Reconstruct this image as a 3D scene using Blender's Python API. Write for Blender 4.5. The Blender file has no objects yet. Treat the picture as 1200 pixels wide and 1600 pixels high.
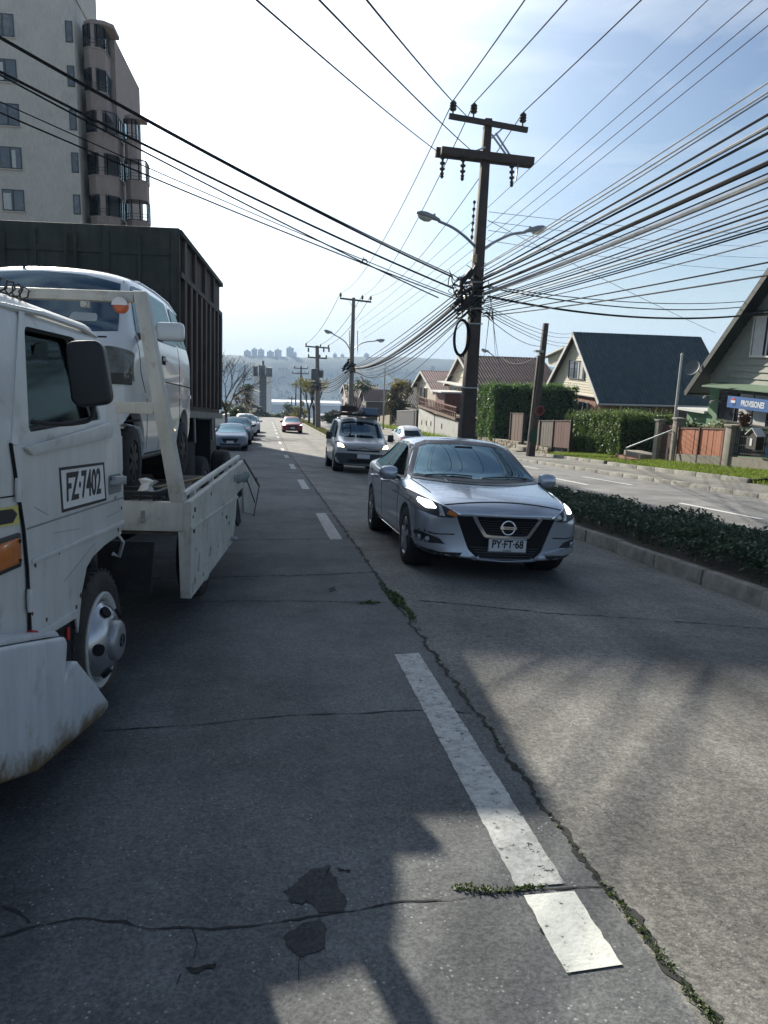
import bpy, bmesh, math, random
from math import sin, cos, tan, pi, radians, sqrt, atan2, hypot
from mathutils import Vector as V, Matrix as M, noise as mnoise
from mathutils.bvhtree import BVHTree

# ------------------------------------------------------------------ camera, sky, sun, exposure
C = bpy.data.collections.new('street'); bpy.context.scene.collection.children.link(C)
SC = bpy.context.scene
YAW, PITCH, ROLL, EYE = 9.0, 12.0, 2.0, 1.5
_y, _p, _r = radians(YAW), radians(PITCH), radians(ROLL)
FW = V((sin(_y)*cos(_p), cos(_y)*cos(_p), -sin(_p)))
_rt = V((cos(_y), -sin(_y), 0)); _up = _rt.cross(FW)
RT = _rt*cos(_r)+_up*sin(_r); UP = _up*cos(_r)-_rt*sin(_r)
EYEP = V((0, 0, EYE))
cd = bpy.data.cameras.new('camera'); cam = bpy.data.objects.new('camera', cd); SC.collection.objects.link(cam)
cd.sensor_fit = 'VERTICAL'; cd.sensor_height = 36; cd.lens = 27.0; cd.clip_end = 9000; cd.clip_start = .05
mw = M.Identity(4)
for i in range(3):
    mw[i][0] = RT[i]; mw[i][1] = UP[i]; mw[i][2] = -FW[i]; mw[i][3] = EYEP[i]
cam.matrix_world = mw
SC.camera = cam
SC.render.resolution_x = 768; SC.render.resolution_y = 1024
SC.render.engine = 'CYCLES'
SC.view_settings.view_transform = 'Standard'; SC.view_settings.look = 'None'
SC.view_settings.exposure = 0.85; SC.view_settings.gamma = 1.0
SC.cycles.max_bounces = 8; SC.cycles.volume_bounces = 0
SC.cycles.use_denoising = True

SUN_AZ, SUN_EL = radians(-16.8), radians(22.6)          # azimuth measured from the road direction, towards the right
SUND = V((sin(SUN_AZ)*cos(SUN_EL), cos(SUN_AZ)*cos(SUN_EL), sin(SUN_EL)))
W = bpy.data.worlds.new('World'); SC.world = W; W.use_nodes = True
nt = W.node_tree; nt.nodes.clear()
def wn(t, **k):
    n = nt.nodes.new(t)
    for a, b in k.items(): setattr(n, a, b)
    return n
sky = wn('ShaderNodeTexSky', sky_type='NISHITA', sun_disc=False, sun_elevation=SUN_EL, sun_rotation=SUN_AZ,
         altitude=300, air_density=1.0, dust_density=.5, ozone_density=4)
tc = wn('ShaderNodeTexCoord'); mp = wn('ShaderNodeMapping'); mp.inputs['Scale'].default_value = (1.1, 1.8, 5.0)
mp.inputs['Rotation'].default_value = (0.25, 0.1, 0.6)
nz = wn('ShaderNodeTexNoise'); nz.inputs['Scale'].default_value = 2.6; nz.inputs['Detail'].default_value = 7; nz.inputs['Roughness'].default_value = .6
nz.inputs['Distortion'].default_value = .4
cr = wn('ShaderNodeValToRGB'); cr.color_ramp.elements[0].position = .44; cr.color_ramp.elements[0].color = (0, 0, 0, 1)
cr.color_ramp.elements[1].position = .82; cr.color_ramp.elements[1].color = (.8, .8, .8, 1)
mx = wn('ShaderNodeMixRGB'); mx.inputs['Color2'].default_value = (7.5, 8.2, 9.2, 1)      # thin cirrus
bg = wn('ShaderNodeBackground'); bg.inputs['Strength'].default_value = .052
wo = wn('ShaderNodeOutputWorld')
L = nt.links.new
L(tc.outputs['Generated'], mp.inputs['Vector']); L(mp.outputs[0], nz.inputs['Vector']); L(nz.outputs[0], cr.inputs[0])
L(cr.outputs[0], mx.inputs[0]); L(sky.outputs[0], mx.inputs[1]); L(bg.outputs[0], wo.inputs[0])
# bright thin cloud veil round the sun and pale air low over the horizon
dt = wn('ShaderNodeVectorMath', operation='DOT_PRODUCT'); dt.inputs[1].default_value = SUND; L(tc.outputs['Generated'], dt.inputs[0])
cl = wn('ShaderNodeMath', operation='MAXIMUM'); cl.inputs[1].default_value = 0; L(dt.outputs['Value'], cl.inputs[0])
pw = wn('ShaderNodeMath', operation='POWER'); pw.inputs[1].default_value = 9; L(cl.outputs[0], pw.inputs[0])
a1 = wn('ShaderNodeMixRGB', blend_type='ADD'); a1.inputs['Color2'].default_value = (22.0, 23.5, 25.0, 1); L(pw.outputs[0], a1.inputs[0]); L(mx.outputs[0], a1.inputs[1])
sz_ = wn('ShaderNodeSeparateXYZ'); L(tc.outputs['Generated'], sz_.inputs[0])
iv = wn('ShaderNodeMath', operation='SUBTRACT', use_clamp=True); iv.inputs[0].default_value = 1; L(sz_.outputs[2], iv.inputs[1])
p2 = wn('ShaderNodeMath', operation='POWER'); p2.inputs[1].default_value = 8; L(iv.outputs[0], p2.inputs[0])
p3 = wn('ShaderNodeMath', operation='MULTIPLY'); p3.inputs[1].default_value = .85; L(p2.outputs[0], p3.inputs[0])
a2 = wn('ShaderNodeMixRGB'); a2.inputs['Color2'].default_value = (7.4, 9.0, 10.2, 1); L(p3.outputs[0], a2.inputs[0]); L(a1.outputs[0], a2.inputs[1]); L(a2.outputs[0], bg.inputs[0])

sd = bpy.data.lights.new('sun', 'SUN'); sd.energy = 5.0; sd.angle = radians(.53); sd.color = (1, .93, .81)
so = bpy.data.objects.new('sun', sd); SC.collection.objects.link(so)
so.rotation_euler = (-SUND).to_track_quat('-Z', 'Y').to_euler()

# ------------------------------------------------------------------ places
def zr(y):                                                   # height of the street going downhill
    if y < 40: return -.0963*y
    if y < 130: return -3.852-.073*(y-40)
    t = y-130
    return max(-10.42-.073*t-.0009*t*t, -132)
def rw(x):                                                   # cross fall of the lane beside the median
    return 0 if x < 1.1 else (-.05*(x-1.1) if x < 4.65 else -.1775)
def P(x, y, w=0): return V((x, y, zr(y)+w))
F_ = 1200.0
def ray(px, py): return FW+RT*((px-600)/F_)-UP*((py-800)/F_)
def at(px, py, Y): r = ray(px, py); return EYEP+r*(Y/r.y)
def atx(px, py, X): r = ray(px, py); return EYEP+r*(X/r.x)
def rnd(a, b): return random.uniform(a, b)
random.seed(7)

# ------------------------------------------------------------------ objects
def link(o, parent=None):
    C.objects.link(o)
    if parent is not None: o.parent = parent
    return o
def tag(o, label=None, cat=None, group=None, kind=None):
    if label: o['label'] = label
    if cat: o['category'] = cat
    if group: o['group'] = group
    if kind: o['kind'] = kind
    return o
def thing(name, label, cat, loc=(0, 0, 0), rot=(0, 0, 0), group=None):
    o = bpy.data.objects.new(name, None); o.empty_display_size = .3
    link(o); o.location = loc; o.rotation_euler = rot
    return tag(o, label, cat, group)
def copy_tree(o, parent=None, deep=True):
    c = o.copy(); link(c)
    if parent is not None: c.parent = parent
    if deep:
        for ch in list(o.children): copy_tree(ch, c)
    return c

class MB:
    """collects shapes into one mesh"""
    def __init__(s): s.v = []; s.f = []
    def add(s, vs, fs):
        n = len(s.v); s.v += [tuple(v) for v in vs]; s.f += [tuple(i+n for i in f) for f in fs]
    def box(s, c, d, rot=None):
        c = V(c); x, y, z = (k/2 for k in d)
        vs = [V((a*x, b*y, e*z)) for e in (-1, 1) for b in (-1, 1) for a in (-1, 1)]
        if rot is not None: vs = [rot @ v for v in vs]
        s.add([v+c for v in vs], [(0, 2, 3, 1), (4, 5, 7, 6), (0, 1, 5, 4), (2, 6, 7, 3), (0, 4, 6, 2), (1, 3, 7, 5)])
    def bb(s, x0, x1, y0, y1, z0, z1): s.box(((x0+x1)/2, (y0+y1)/2, (z0+z1)/2), (x1-x0, y1-y0, z1-z0))
    def hexa(s, p):                       # 8 corners: bottom ring then top ring
        s.add(p, [(3, 2, 1, 0), (4, 5, 6, 7), (0, 1, 5, 4), (1, 2, 6, 5), (2, 3, 7, 6), (3, 0, 4, 7)])
    def beam(s, a, b, w, h=None, up=(0, 0, 1)):
        a, b = V(a), V(b); h = w if h is None else h
        d = (b-a).normalized(); u = V(up)
        if abs(d.dot(u)) > .98: u = V((0, 1, 0))
        r = d.cross(u).normalized(); u = r.cross(d)
        p = []
        for q in (a, b): p += [q-r*w/2-u*h/2, q+r*w/2-u*h/2, q+r*w/2+u*h/2, q-r*w/2+u*h/2]
        s.hexa(p)
    def tube(s, pts, r, n=8, cap=True):
        pts = [V(p) for p in pts]; rs = r if isinstance(r, (list, tuple)) else [r]*len(pts)
        vs, fs = [], []; u = None
        for i, p in enumerate(pts):
            d = (pts[min(i+1, len(pts)-1)]-pts[max(i-1, 0)])
            d = d.normalized() if d.length > 1e-9 else V((0, 0, 1))
            if u is None:
                u = d.orthogonal().normalized()
            else:
                u = (u-d*u.dot(d)); u = u.normalized() if u.length > 1e-6 else d.orthogonal().normalized()
            w = d.cross(u)
            vs += [p+(u*cos(2*pi*k/n)+w*sin(2*pi*k/n))*rs[i] for k in range(n)]
        for i in range(len(pts)-1):
            for k in range(n):
                fs.append((i*n+k, i*n+(k+1) % n, (i+1)*n+(k+1) % n, (i+1)*n+k))
        if cap: fs += [tuple(range(n-1, -1, -1)), tuple((len(pts)-1)*n+k for k in range(n))]
        s.add(vs, fs)
    def lathe(s, c, axis, prof, n=24):    # prof: (radius, distance along axis)
        c, a = V(c), V(axis).normalized(); u = a.orthogonal().normalized(); w = a.cross(u)
        vs, fs = [], []
        for r, t in prof: vs += [c+a*t+(u*cos(2*pi*k/n)+w*sin(2*pi*k/n))*max(r, 1e-4) for k in range(n)]
        for i in range(len(prof)-1):
            for k in range(n): fs.append((i*n+k, i*n+(k+1) % n, (i+1)*n+(k+1) % n, (i+1)*n+k))
        fs += [tuple(range(n-1, -1, -1)), tuple((len(prof)-1)*n+k for k in range(n))]
        s.add(vs, fs)
    def prism(s, poly, o, ex, ey, n):     # polygon in plane o+ex*u+ey*v, extruded by vector n
        o, ex, ey, n = V(o), V(ex), V(ey), V(n); k = len(poly)
        a = [o+ex*u+ey*v for u, v in poly]; b = [p+n for p in a]
        s.add(a+b, [tuple(range(k-1, -1, -1)), tuple(range(k, 2*k))]+[(i, (i+1) % k, k+(i+1) % k, k+i) for i in range(k)])
    def quad(s, a, b, c, d): s.add([a, b, c, d], [(0, 1, 2, 3)])
    def grid(s, fn, nu, nv):
        vs = [fn(i/nu, j/nv) for i in range(nu+1) for j in range(nv+1)]
        s.add(vs, [(i*(nv+1)+j, (i+1)*(nv+1)+j, (i+1)*(nv+1)+j+1, i*(nv+1)+j+1) for i in range(nu) for j in range(nv)])
    def build(s, name, mat, parent=None, smooth=False, bevel=0, seg=2, fix=True, angle=40):
        me = bpy.data.meshes.new(name); me.from_pydata([tuple(v) for v in s.v], [], s.f)
        return finish(me, name, mat, parent, smooth, bevel, seg, fix, angle)
def finish(me, name, mat, parent=None, smooth=False, bevel=0, seg=2, fix=True, angle=40):
    if fix or bevel:
        bm = bmesh.new(); bm.from_mesh(me)
        if fix: bmesh.ops.recalc_face_normals(bm, faces=bm.faces)
        if bevel:
            es = [e for e in bm.edges if len(e.link_faces) == 2 and e.calc_face_angle(0) > .5]
            bmesh.ops.bevel(bm, geom=es, offset=bevel, segments=seg, affect='EDGES', profile=.6, clamp_overlap=True)
        bm.to_mesh(me); bm.free()
    if mat is not None: me.materials.append(mat)
    if smooth or bevel:
        me.polygons.foreach_set('use_smooth', [True]*len(me.polygons))
        try: me.set_sharp_from_angle(angle=radians(angle))
        except Exception: pass
    o = bpy.data.objects.new(name, me)
    return link(o, parent)
def eval_mesh(o):
    dg = bpy.context.evaluated_depsgraph_get()
    return bpy.data.meshes.new_from_object(o.evaluated_get(dg))
def tmp(mb):
    me = bpy.data.meshes.new('tmp'); me.from_pydata([tuple(v) for v in mb.v], [], mb.f)
    bm = bmesh.new(); bm.from_mesh(me); bmesh.ops.recalc_face_normals(bm, faces=bm.faces); bm.to_mesh(me); bm.free()
    o = bpy.data.objects.new('tmp', me); C.objects.link(o); return o
def carve(base, cutters, sub=0):
    """boolean difference (base is a temporary object); returns the mesh"""
    for c in cutters:
        m = base.modifiers.new('b', 'BOOLEAN'); m.operation = 'DIFFERENCE'; m.object = c; m.solver = 'EXACT'
    bpy.context.view_layer.update()
    me = eval_mesh(base)
    for o in [base]+list(cutters): bpy.data.objects.remove(o, do_unlink=True)
    return me
def text_obj(body, size, mat, parent, name, mtx, ext=.002, sx=1, bold=0):
    cu = bpy.data.curves.new('t', 'FONT'); cu.body = body; cu.size = size; cu.extrude = ext; cu.offset = bold
    cu.align_x = 'CENTER'; cu.align_y = 'CENTER'; cu.resolution_u = 3
    o = bpy.data.objects.new('t', cu); C.objects.link(o); bpy.context.view_layer.update()
    me = eval_mesh(o); bpy.data.objects.remove(o, do_unlink=True)
    me.transform(mtx @ M.Scale(sx, 4, V((1, 0, 0)))); me.materials.clear()
    return finish(me, name, mat, parent, fix=False)
def mtx(o, ex, ey):
    o, ex, ey = V(o), V(ex).normalized(), V(ey).normalized(); ez = ex.cross(ey)
    m = M.Identity(4)
    for i in range(3): m[i][0] = ex[i]; m[i][1] = ey[i]; m[i][2] = ez[i]; m[i][3] = o[i]
    return m
def rpoly(poly, r, n=4):
    """rounds the corners of a 2D polygon"""
    out = []; k = len(poly)
    for i in range(k):
        a, b, c = V(poly[i-1]), V(poly[i]), V(poly[(i+1) % k])
        rr = min(r, (a-b).length*.45, (c-b).length*.45)
        p, q = b+(a-b).normalized()*rr, b+(c-b).normalized()*rr
        for t in range(n+1):
            u = t/n; out.append(tuple(p*(1-u)**2+b*2*u*(1-u)+q*u*u))
    return out
def catmull(pts, n=6):
    pts = [V(p) for p in pts]; out = []
    for i in range(len(pts)-1):
        p0, p1, p2, p3 = pts[max(i-1, 0)], pts[i], pts[i+1], pts[min(i+2, len(pts)-1)]
        for t in range(n):
            u = t/n
            out.append(.5*((2*p1)+(p2-p0)*u+(2*p0-5*p1+4*p2-p3)*u*u+(3*p1-p0-3*p2+p3)*u**3))
    return out+[pts[-1]]

# ------------------------------------------------------------------ materials
def srgb(r, g, b):
    f = lambda c: c/12.92 if c <= .04045 else ((c+.055)/1.055)**2.4
    return tuple(f(k/255) for k in (r, g, b))
MATS = {}
def pm(name, col, rough=.6, metal=0, var=.12, scale=6, bump=0, bscale=40, coat=0, dirt=None, dscale=3, damt=.5, spec=.5, trans=0, ior=1.5, emit=None, estr=0, bdist=.01, alpha=1, streak=0, low=None, worn=None):
    """procedural Principled material: base colour with noise, optional dirt colour and bump"""
    if name in MATS: return MATS[name]
    m = bpy.data.materials.new(name); m.use_nodes = True; t = m.node_tree; b = t.nodes['Principled BSDF']; lk = t.links.new
    tcn = t.nodes.new('ShaderNodeTexCoord')
    def noise(s, d=5, r=.6):
        n = t.nodes.new('ShaderNodeTexNoise'); n.inputs['Scale'].default_value = s; n.inputs['Detail'].default_value = d; n.inputs['Roughness'].default_value = r
        lk(tcn.outputs['Object'], n.inputs['Vector']); return n
    src = None
    if var:
        n = noise(scale); r = t.nodes.new('ShaderNodeValToRGB')
        r.color_ramp.elements[0].position = .3; r.color_ramp.elements[1].position = .7
        r.color_ramp.elements[0].color = tuple(c*(1-var) for c in col[:3])+(1,)
        r.color_ramp.elements[1].color = tuple(min(1, c*(1+var)) for c in col[:3])+(1,)
        lk(n.outputs[0], r.inputs[0]); src = r.outputs[0]
    if dirt is not None:
        n = noise(dscale, 8, .7); r = t.nodes.new('ShaderNodeValToRGB')
        r.color_ramp.elements[0].position = .62-.3*damt; r.color_ramp.elements[1].position = .82-.2*damt
        r.color_ramp.elements[0].color = (0, 0, 0, 1); r.color_ramp.elements[1].color = (.85, .85, .85, 1)
        x = t.nodes.new('ShaderNodeMixRGB'); lk(n.outputs[0], r.inputs[0]); lk(r.outputs[0], x.inputs[0])
        if src is not None: lk(src, x.inputs[1])
        else: x.inputs[1].default_value = tuple(col[:3])+(1,)
        x.inputs[2].default_value = tuple(dirt[:3])+(1,); src = x.outputs[0]
    if streak:                       # rain streaks and grime running down
        mpn = t.nodes.new('ShaderNodeMapping'); mpn.inputs['Scale'].default_value = (5, 5, .7); lk(tcn.outputs['Object'], mpn.inputs[0])
        n = t.nodes.new('ShaderNodeTexNoise'); n.inputs['Scale'].default_value = 2.2; n.inputs['Detail'].default_value = 8; n.inputs['Roughness'].default_value = .7; lk(mpn.outputs[0], n.inputs['Vector'])
        r = t.nodes.new('ShaderNodeValToRGB'); r.color_ramp.elements[0].position = .42; r.color_ramp.elements[1].position = .66
        r.color_ramp.elements[0].color = (1, 1, 1, 1); r.color_ramp.elements[1].color = (1-streak, 1-streak*1.05, 1-streak*1.15, 1); lk(n.outputs[0], r.inputs[0])
        x = t.nodes.new('ShaderNodeMixRGB'); x.blend_type = 'MULTIPLY'; x.inputs[0].default_value = 1; lk(src, x.inputs[1]); lk(r.outputs[0], x.inputs[2]); src = x.outputs[0]
    if low:                          # rust eating up from the lower edge: (height, depth, colour)
        sp = t.nodes.new('ShaderNodeSeparateXYZ'); lk(tcn.outputs['Object'], sp.inputs[0]); n = noise(7, 8, .75)
        ma = t.nodes.new('ShaderNodeMapRange'); ma.inputs[1].default_value = low[0]; ma.inputs[2].default_value = low[0]-low[1]; ma.inputs[3].default_value = 0; ma.inputs[4].default_value = .55; sy_ = t.nodes.new('ShaderNodeMath'); sy_.operation = 'MULTIPLY_ADD'; sy_.inputs[1].default_value = low[3]; lk(sp.outputs[1], sy_.inputs[0]); lk(sp.outputs[2], sy_.inputs[2]); lk(sy_.outputs[0], ma.inputs[0])
        ad = t.nodes.new('ShaderNodeMath'); ad.operation = 'ADD'; lk(n.outputs[0], ad.inputs[0]); lk(ma.outputs[0], ad.inputs[1])
        r = t.nodes.new('ShaderNodeValToRGB'); r.color_ramp.elements[0].position = .68; r.color_ramp.elements[1].position = .92; lk(ad.outputs[0], r.inputs[0])
        x = t.nodes.new('ShaderNodeMixRGB'); lk(r.outputs[0], x.inputs[0]); lk(src, x.inputs[1]); x.inputs[2].default_value = tuple(low[2])+(1,); src = x.outputs[0]
    if src is not None: lk(src, b.inputs['Base Color'])
    else: b.inputs['Base Color'].default_value = tuple(col[:3])+(1,)
    if bump:
        n = noise(bscale, 4); bp = t.nodes.new('ShaderNodeBump'); bp.inputs['Strength'].default_value = bump; bp.inputs['Distance'].default_value = bdist
        lk(n.outputs[0], bp.inputs['Height']); lk(bp.outputs[0], b.inputs['Normal'])
    b.inputs['Roughness'].default_value = rough; b.inputs['Metallic'].default_value = metal
    b.inputs['Coat Weight'].default_value = coat; b.inputs['Coat Roughness'].default_value = .04
    b.inputs['Specular IOR Level'].default_value = spec; b.inputs['Transmission Weight'].default_value = trans; b.inputs['IOR'].default_value = ior
    b.inputs['Alpha'].default_value = alpha
    if worn:                         # paint worn through in specks and chips: (scale, threshold)
        n = noise(worn[0], 9, .78); r = t.nodes.new('ShaderNodeValToRGB'); r.color_ramp.elements[0].position = worn[1]; r.color_ramp.elements[1].position = worn[1]+.05
        lk(n.outputs[0], r.inputs[0]); lk(r.outputs[0], b.inputs['Alpha'])
    if emit: b.inputs['Emission Color'].default_value = tuple(emit)+(1,); b.inputs['Emission Strength'].default_value = estr
    MATS[name] = m; return m
def glassm(name, tint=(.5, .6, .6), clear=.5, rough=.06, refl=(.30, .40, .42)):
    """window glass: partly clear, partly mirror by Fresnel"""
    if name in MATS: return MATS[name]
    m = bpy.data.materials.new(name); m.use_nodes = True; t = m.node_tree; t.nodes.clear(); lk = t.links.new
    o = t.nodes.new('ShaderNodeOutputMaterial'); mx1 = t.nodes.new('ShaderNodeMixShader'); mx2 = t.nodes.new('ShaderNodeMixShader')
    tr = t.nodes.new('ShaderNodeBsdfTransparent'); tr.inputs[0].default_value = tint+(1,)
    di = t.nodes.new('ShaderNodeBsdfDiffuse'); di.inputs[0].default_value = (.012, .018, .02, 1)
    gl = t.nodes.new('ShaderNodeBsdfGlossy'); gl.inputs['Roughness'].default_value = rough; gl.inputs[0].default_value = tuple(refl)+(1,)
    fr = t.nodes.new('ShaderNodeFresnel'); fr.inputs[0].default_value = 1.45
    mx1.inputs[0].default_value = clear
    lk(di.outputs[0], mx1.inputs[1]); lk(tr.outputs[0], mx1.inputs[2]); lk(fr.outputs[0], mx2.inputs[0]); lk(mx1.outputs[0], mx2.inputs[1]); lk(gl.outputs[0], mx2.inputs[2]); lk(mx2.outputs[0], o.inputs[0])
    MATS[name] = m; return m
RUBBER = pm('rubber', (.022, .022, .023), .85, var=.3, scale=20, dirt=(.06, .055, .045), dscale=9, damt=.2)
BLACK = pm('black_plastic', (.018, .019, .02), .5, var=.2)
DARK = pm('dark_void', (.008, .009, .01), .9, var=0)
CHROME = pm('chrome', (.75, .76, .78), .12, 1, var=.05)
ALLOY = pm('alloy', (.42, .43, .45), .3, .9, var=.08)
WHITEP = pm('white_paint', (.70, .71, .68), .38, 0, var=.05, scale=3, dirt=(.42, .38, .30), dscale=5, damt=.05, coat=.25)
STEEL = pm('galvanised_steel', (.38, .40, .41), .45, .7, var=.15)
PLATE = pm('plate_white', (.72, .72, .70), .5, var=.06, scale=25)
INK = pm('plate_black', (.02, .02, .022), .6, var=.1)
GLASS = glassm('car_glass', (.30, .38, .38), .35, .06, (.17, .25, .28)); GLASSH = glassm('clear_car_glass', (.62, .72, .72), .92, .03, (.20, .29, .32))
GLASSD = glassm('car_glass_dark', (.2, .24, .25), .12, .08, (.16, .21, .23))
LAMPW = pm('headlamp_glow', (.9, .9, .9), .2, var=0, emit=(.9, .95, 1), estr=4)
LAMPY = pm('headlamp_glow_warm', (.9, .85, .7), .2, var=0, emit=(1, .82, .5), estr=4)
AMBER = pm('amber_lens', (.55, .16, .02), .25, var=.2, scale=30, coat=.3)
REDL = pm('red_lens', (.45, .02, .02), .25, var=.2, scale=30, coat=.3)
REDG = pm('red_lamp_glow', (.5, .03, .02), .3, var=0, emit=(1, .08, .05), estr=1.2)
LENS = pm('lamp_lens', (.35, .38, .40), .12, .2, var=.3, scale=40, coat=.6)
# ------------------------------------------------------------------ the ground, roads and hills
def concrete(name, base, speck=.5, coarse=0.0, lane=None):
    m = bpy.data.materials.new(name); m.use_nodes = True; t = m.node_tree; b = t.nodes['Principled BSDF']; lk = t.links.new
    tcn = t.nodes.new('ShaderNodeTexCoord')
    def N(s, d=6, r=.6, map_scale=None):
        n = t.nodes.new('ShaderNodeTexNoise'); n.inputs['Scale'].default_value = s; n.inputs['Detail'].default_value = d; n.inputs['Roughness'].default_value = r
        if map_scale:
            mpn = t.nodes.new('ShaderNodeMapping'); mpn.inputs['Scale'].default_value = map_scale; lk(tcn.outputs['Object'], mpn.inputs[0]); lk(mpn.outputs[0], n.inputs['Vector'])
        else: lk(tcn.outputs['Object'], n.inputs['Vector'])
        return n
    def ramp(src, p0, c0, p1, c1):
        r = t.nodes.new('ShaderNodeValToRGB'); e = r.color_ramp.elements
        e[0].position, e[1].position = p0, p1; e[0].color = c0+(1,); e[1].color = c1+(1,); lk(src, r.inputs[0]); return r.outputs[0]
    def mix(kind, f, a, c):
        x = t.nodes.new('ShaderNodeMixRGB'); x.blend_type = kind
        for s, q in ((0, f), (1, a), (2, c)):
            if hasattr(q, 'node'): lk(q, x.inputs[s])
            else: x.inputs[s].default_value = q if s == 0 else tuple(q)+(1,)
        return x.outputs[0]
    d = tuple(k*.78 for k in base); l = tuple(k*1.2 for k in base)
    col = ramp(N(.7, 9, .7).outputs[0], .36, tuple(k*.68 for k in base), .64, tuple(k*1.28 for k in base))                      # large patches
    col = mix('MULTIPLY', .55, col, ramp(N(2.2, 6, .7, (1.0, .22, 1)).outputs[0], .35, (.62, .62, .64), .62, (1, 1, 1)))   # tyre-worn streaks along the lane
    fine = N(75, 3, .75)
    col = mix('MULTIPLY', .75, col, ramp(fine.outputs[0], .38, (.50, .51, .52), .62, (1.2, 1.2, 1.18)))
    col = mix('MULTIPLY', .35+coarse*.6, col, ramp(N(30, 5, .75).outputs[0], .40, (.45, .45, .46), .58, (1.12, 1.12, 1.1)))
    v = t.nodes.new('ShaderNodeTexVoronoi'); v.inputs['Scale'].default_value = 42; lk(tcn.outputs['Object'], v.inputs['Vector'])
    sp = ramp(v.outputs['Distance'], .10, (1, 1, 1), .22, (0, 0, 0))
    msk = ramp(N(5, 5).outputs[0], .45, (0, 0, 0), .62, (1, 1, 1))
    f = mix('MULTIPLY', 1.0, sp, msk)
    col = mix('MIX', mix('MULTIPLY', 1.0, f, (speck,)*3), col, tuple(min(1, k*2.3) for k in base))  # pale stones
    v2 = t.nodes.new('ShaderNodeTexVoronoi'); v2.inputs['Scale'].default_value = 13; lk(tcn.outputs['Object'], v2.inputs['Vector'])
    pit = ramp(v2.outputs['Distance'], .05, (.25, .25, .26), .11, (1, 1, 1))
    col = mix('MULTIPLY', .45, col, pit)                                       # pits
    if lane is not None:                                                       # oil drip band down the middle of the lane
        sx = t.nodes.new('ShaderNodeSeparateXYZ'); lk(tcn.outputs['Object'], sx.inputs[0])
        s1 = t.nodes.new('ShaderNodeMath'); s1.operation = 'SUBTRACT'; s1.inputs[1].default_value = lane; lk(sx.outputs[0], s1.inputs[0])
        s2 = t.nodes.new('ShaderNodeMath'); s2.operation = 'ABSOLUTE'; lk(s1.outputs[0], s2.inputs[0])
        s3 = t.nodes.new('ShaderNodeMath'); s3.operation = 'MULTIPLY_ADD'; s3.inputs[1].default_value = .5; lk(N(1.6, 6, .7, (1, .3, 1)).outputs[0], s3.inputs[0]); lk(s2.outputs[0], s3.inputs[2])
        col = mix('MULTIPLY', .8, col, ramp(s3.outputs[0], .30, (.66, .66, .68), .62, (1, 1, 1)))
    lk(col, b.inputs['Base Color']); b.inputs['Roughness'].default_value = .86; b.inputs['Specular IOR Level'].default_value = .3
    bp = t.nodes.new('ShaderNodeBump'); bp.inputs['Strength'].default_value = .45+coarse*.3; bp.inputs['Distance'].default_value = .005
    h = mix('ADD', .35, fine.outputs[0], N(46, 4, .6).outputs[0]); lk(h, bp.inputs['Height']); lk(bp.outputs[0], b.inputs['Normal'])
    return m
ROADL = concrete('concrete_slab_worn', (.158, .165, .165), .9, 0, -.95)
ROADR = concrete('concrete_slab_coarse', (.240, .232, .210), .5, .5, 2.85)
ROADF = concrete('concrete_far_lane', (.235, .232, .222), .2)
PAVE = concrete('pavement_concrete', (.24, .23, .20), .2)
KERB = pm('kerb_stone', (.26, .25, .215), .85, var=.3, scale=7, bump=.5, bscale=35, dirt=(.10, .10, .07), dscale=4, damt=.35)
PAINT = pm('road_paint', (.42, .43, .41), .75, var=.2, scale=30, dirt=(.17, .17, .165), dscale=16, damt=.5, bump=.3, bscale=60, worn=(26, .385))
SOIL = pm('soil', (.10, .085, .06), .95, var=.4, scale=9, bump=.6, bscale=20)
GRASSB = pm('verge_turf', (.075, .105, .022), .95, var=.35, scale=5, bump=.5, bscale=40, dirt=(.13, .11, .05), dscale=2, damt=.25)
CRACK = pm('crack_dirt', (.022, .023, .021), .95, var=.5, scale=30)
OIL_OLD = pm('oil_stain', (.042, .044, .047), .8, var=.6, scale=26, bump=.5, bscale=60, spec=.2, dirt=(.10, .10, .095), dscale=16, damt=.35)

OIL = concrete('stained_concrete', (.060, .062, .064), .35)
def sheet(name, x0, x1, ys, mat, fx=None, nx=8, off=0.0):
    mb = MB(); vs = []; fs = []
    xs = [x0+(x1-x0)*i/nx for i in range(nx+1)]
    for y in ys:
        for x in xs: vs.append((x, y, zr(y)+(fx(x, y) if fx else 0)+off))
    n = nx+1
    for j in range(len(ys)-1):
        for i in range(nx): fs.append((j*n+i, j*n+i+1, (j+1)*n+i+1, (j+1)*n+i))
    mb.add(vs, fs); o = mb.build(name, mat, fix=False)
    return tag(o, kind='structure')
YS = [y for y in range(-30, 37, 3)]+[38+2*i for i in range(4)]+[y for y in range(48, 132, 6)]+[133+3*i for i in range(8)]
g = sheet('ground', -700, 1000, YS[:-8]+[128, 134, 142, 152, 165, 185, 210, 250, 300, 360, 430, 480, 700, 1000, 1300], SOIL, lambda x, y: -.35-(0 if abs(x) < 70 else min(25, (abs(x)-70)*.03)), 90)
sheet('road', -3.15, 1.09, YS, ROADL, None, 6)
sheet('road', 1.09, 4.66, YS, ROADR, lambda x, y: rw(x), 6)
sheet('road', 5.90, 10.97, YS, ROADF, lambda x, y: -.012, 6)
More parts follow.
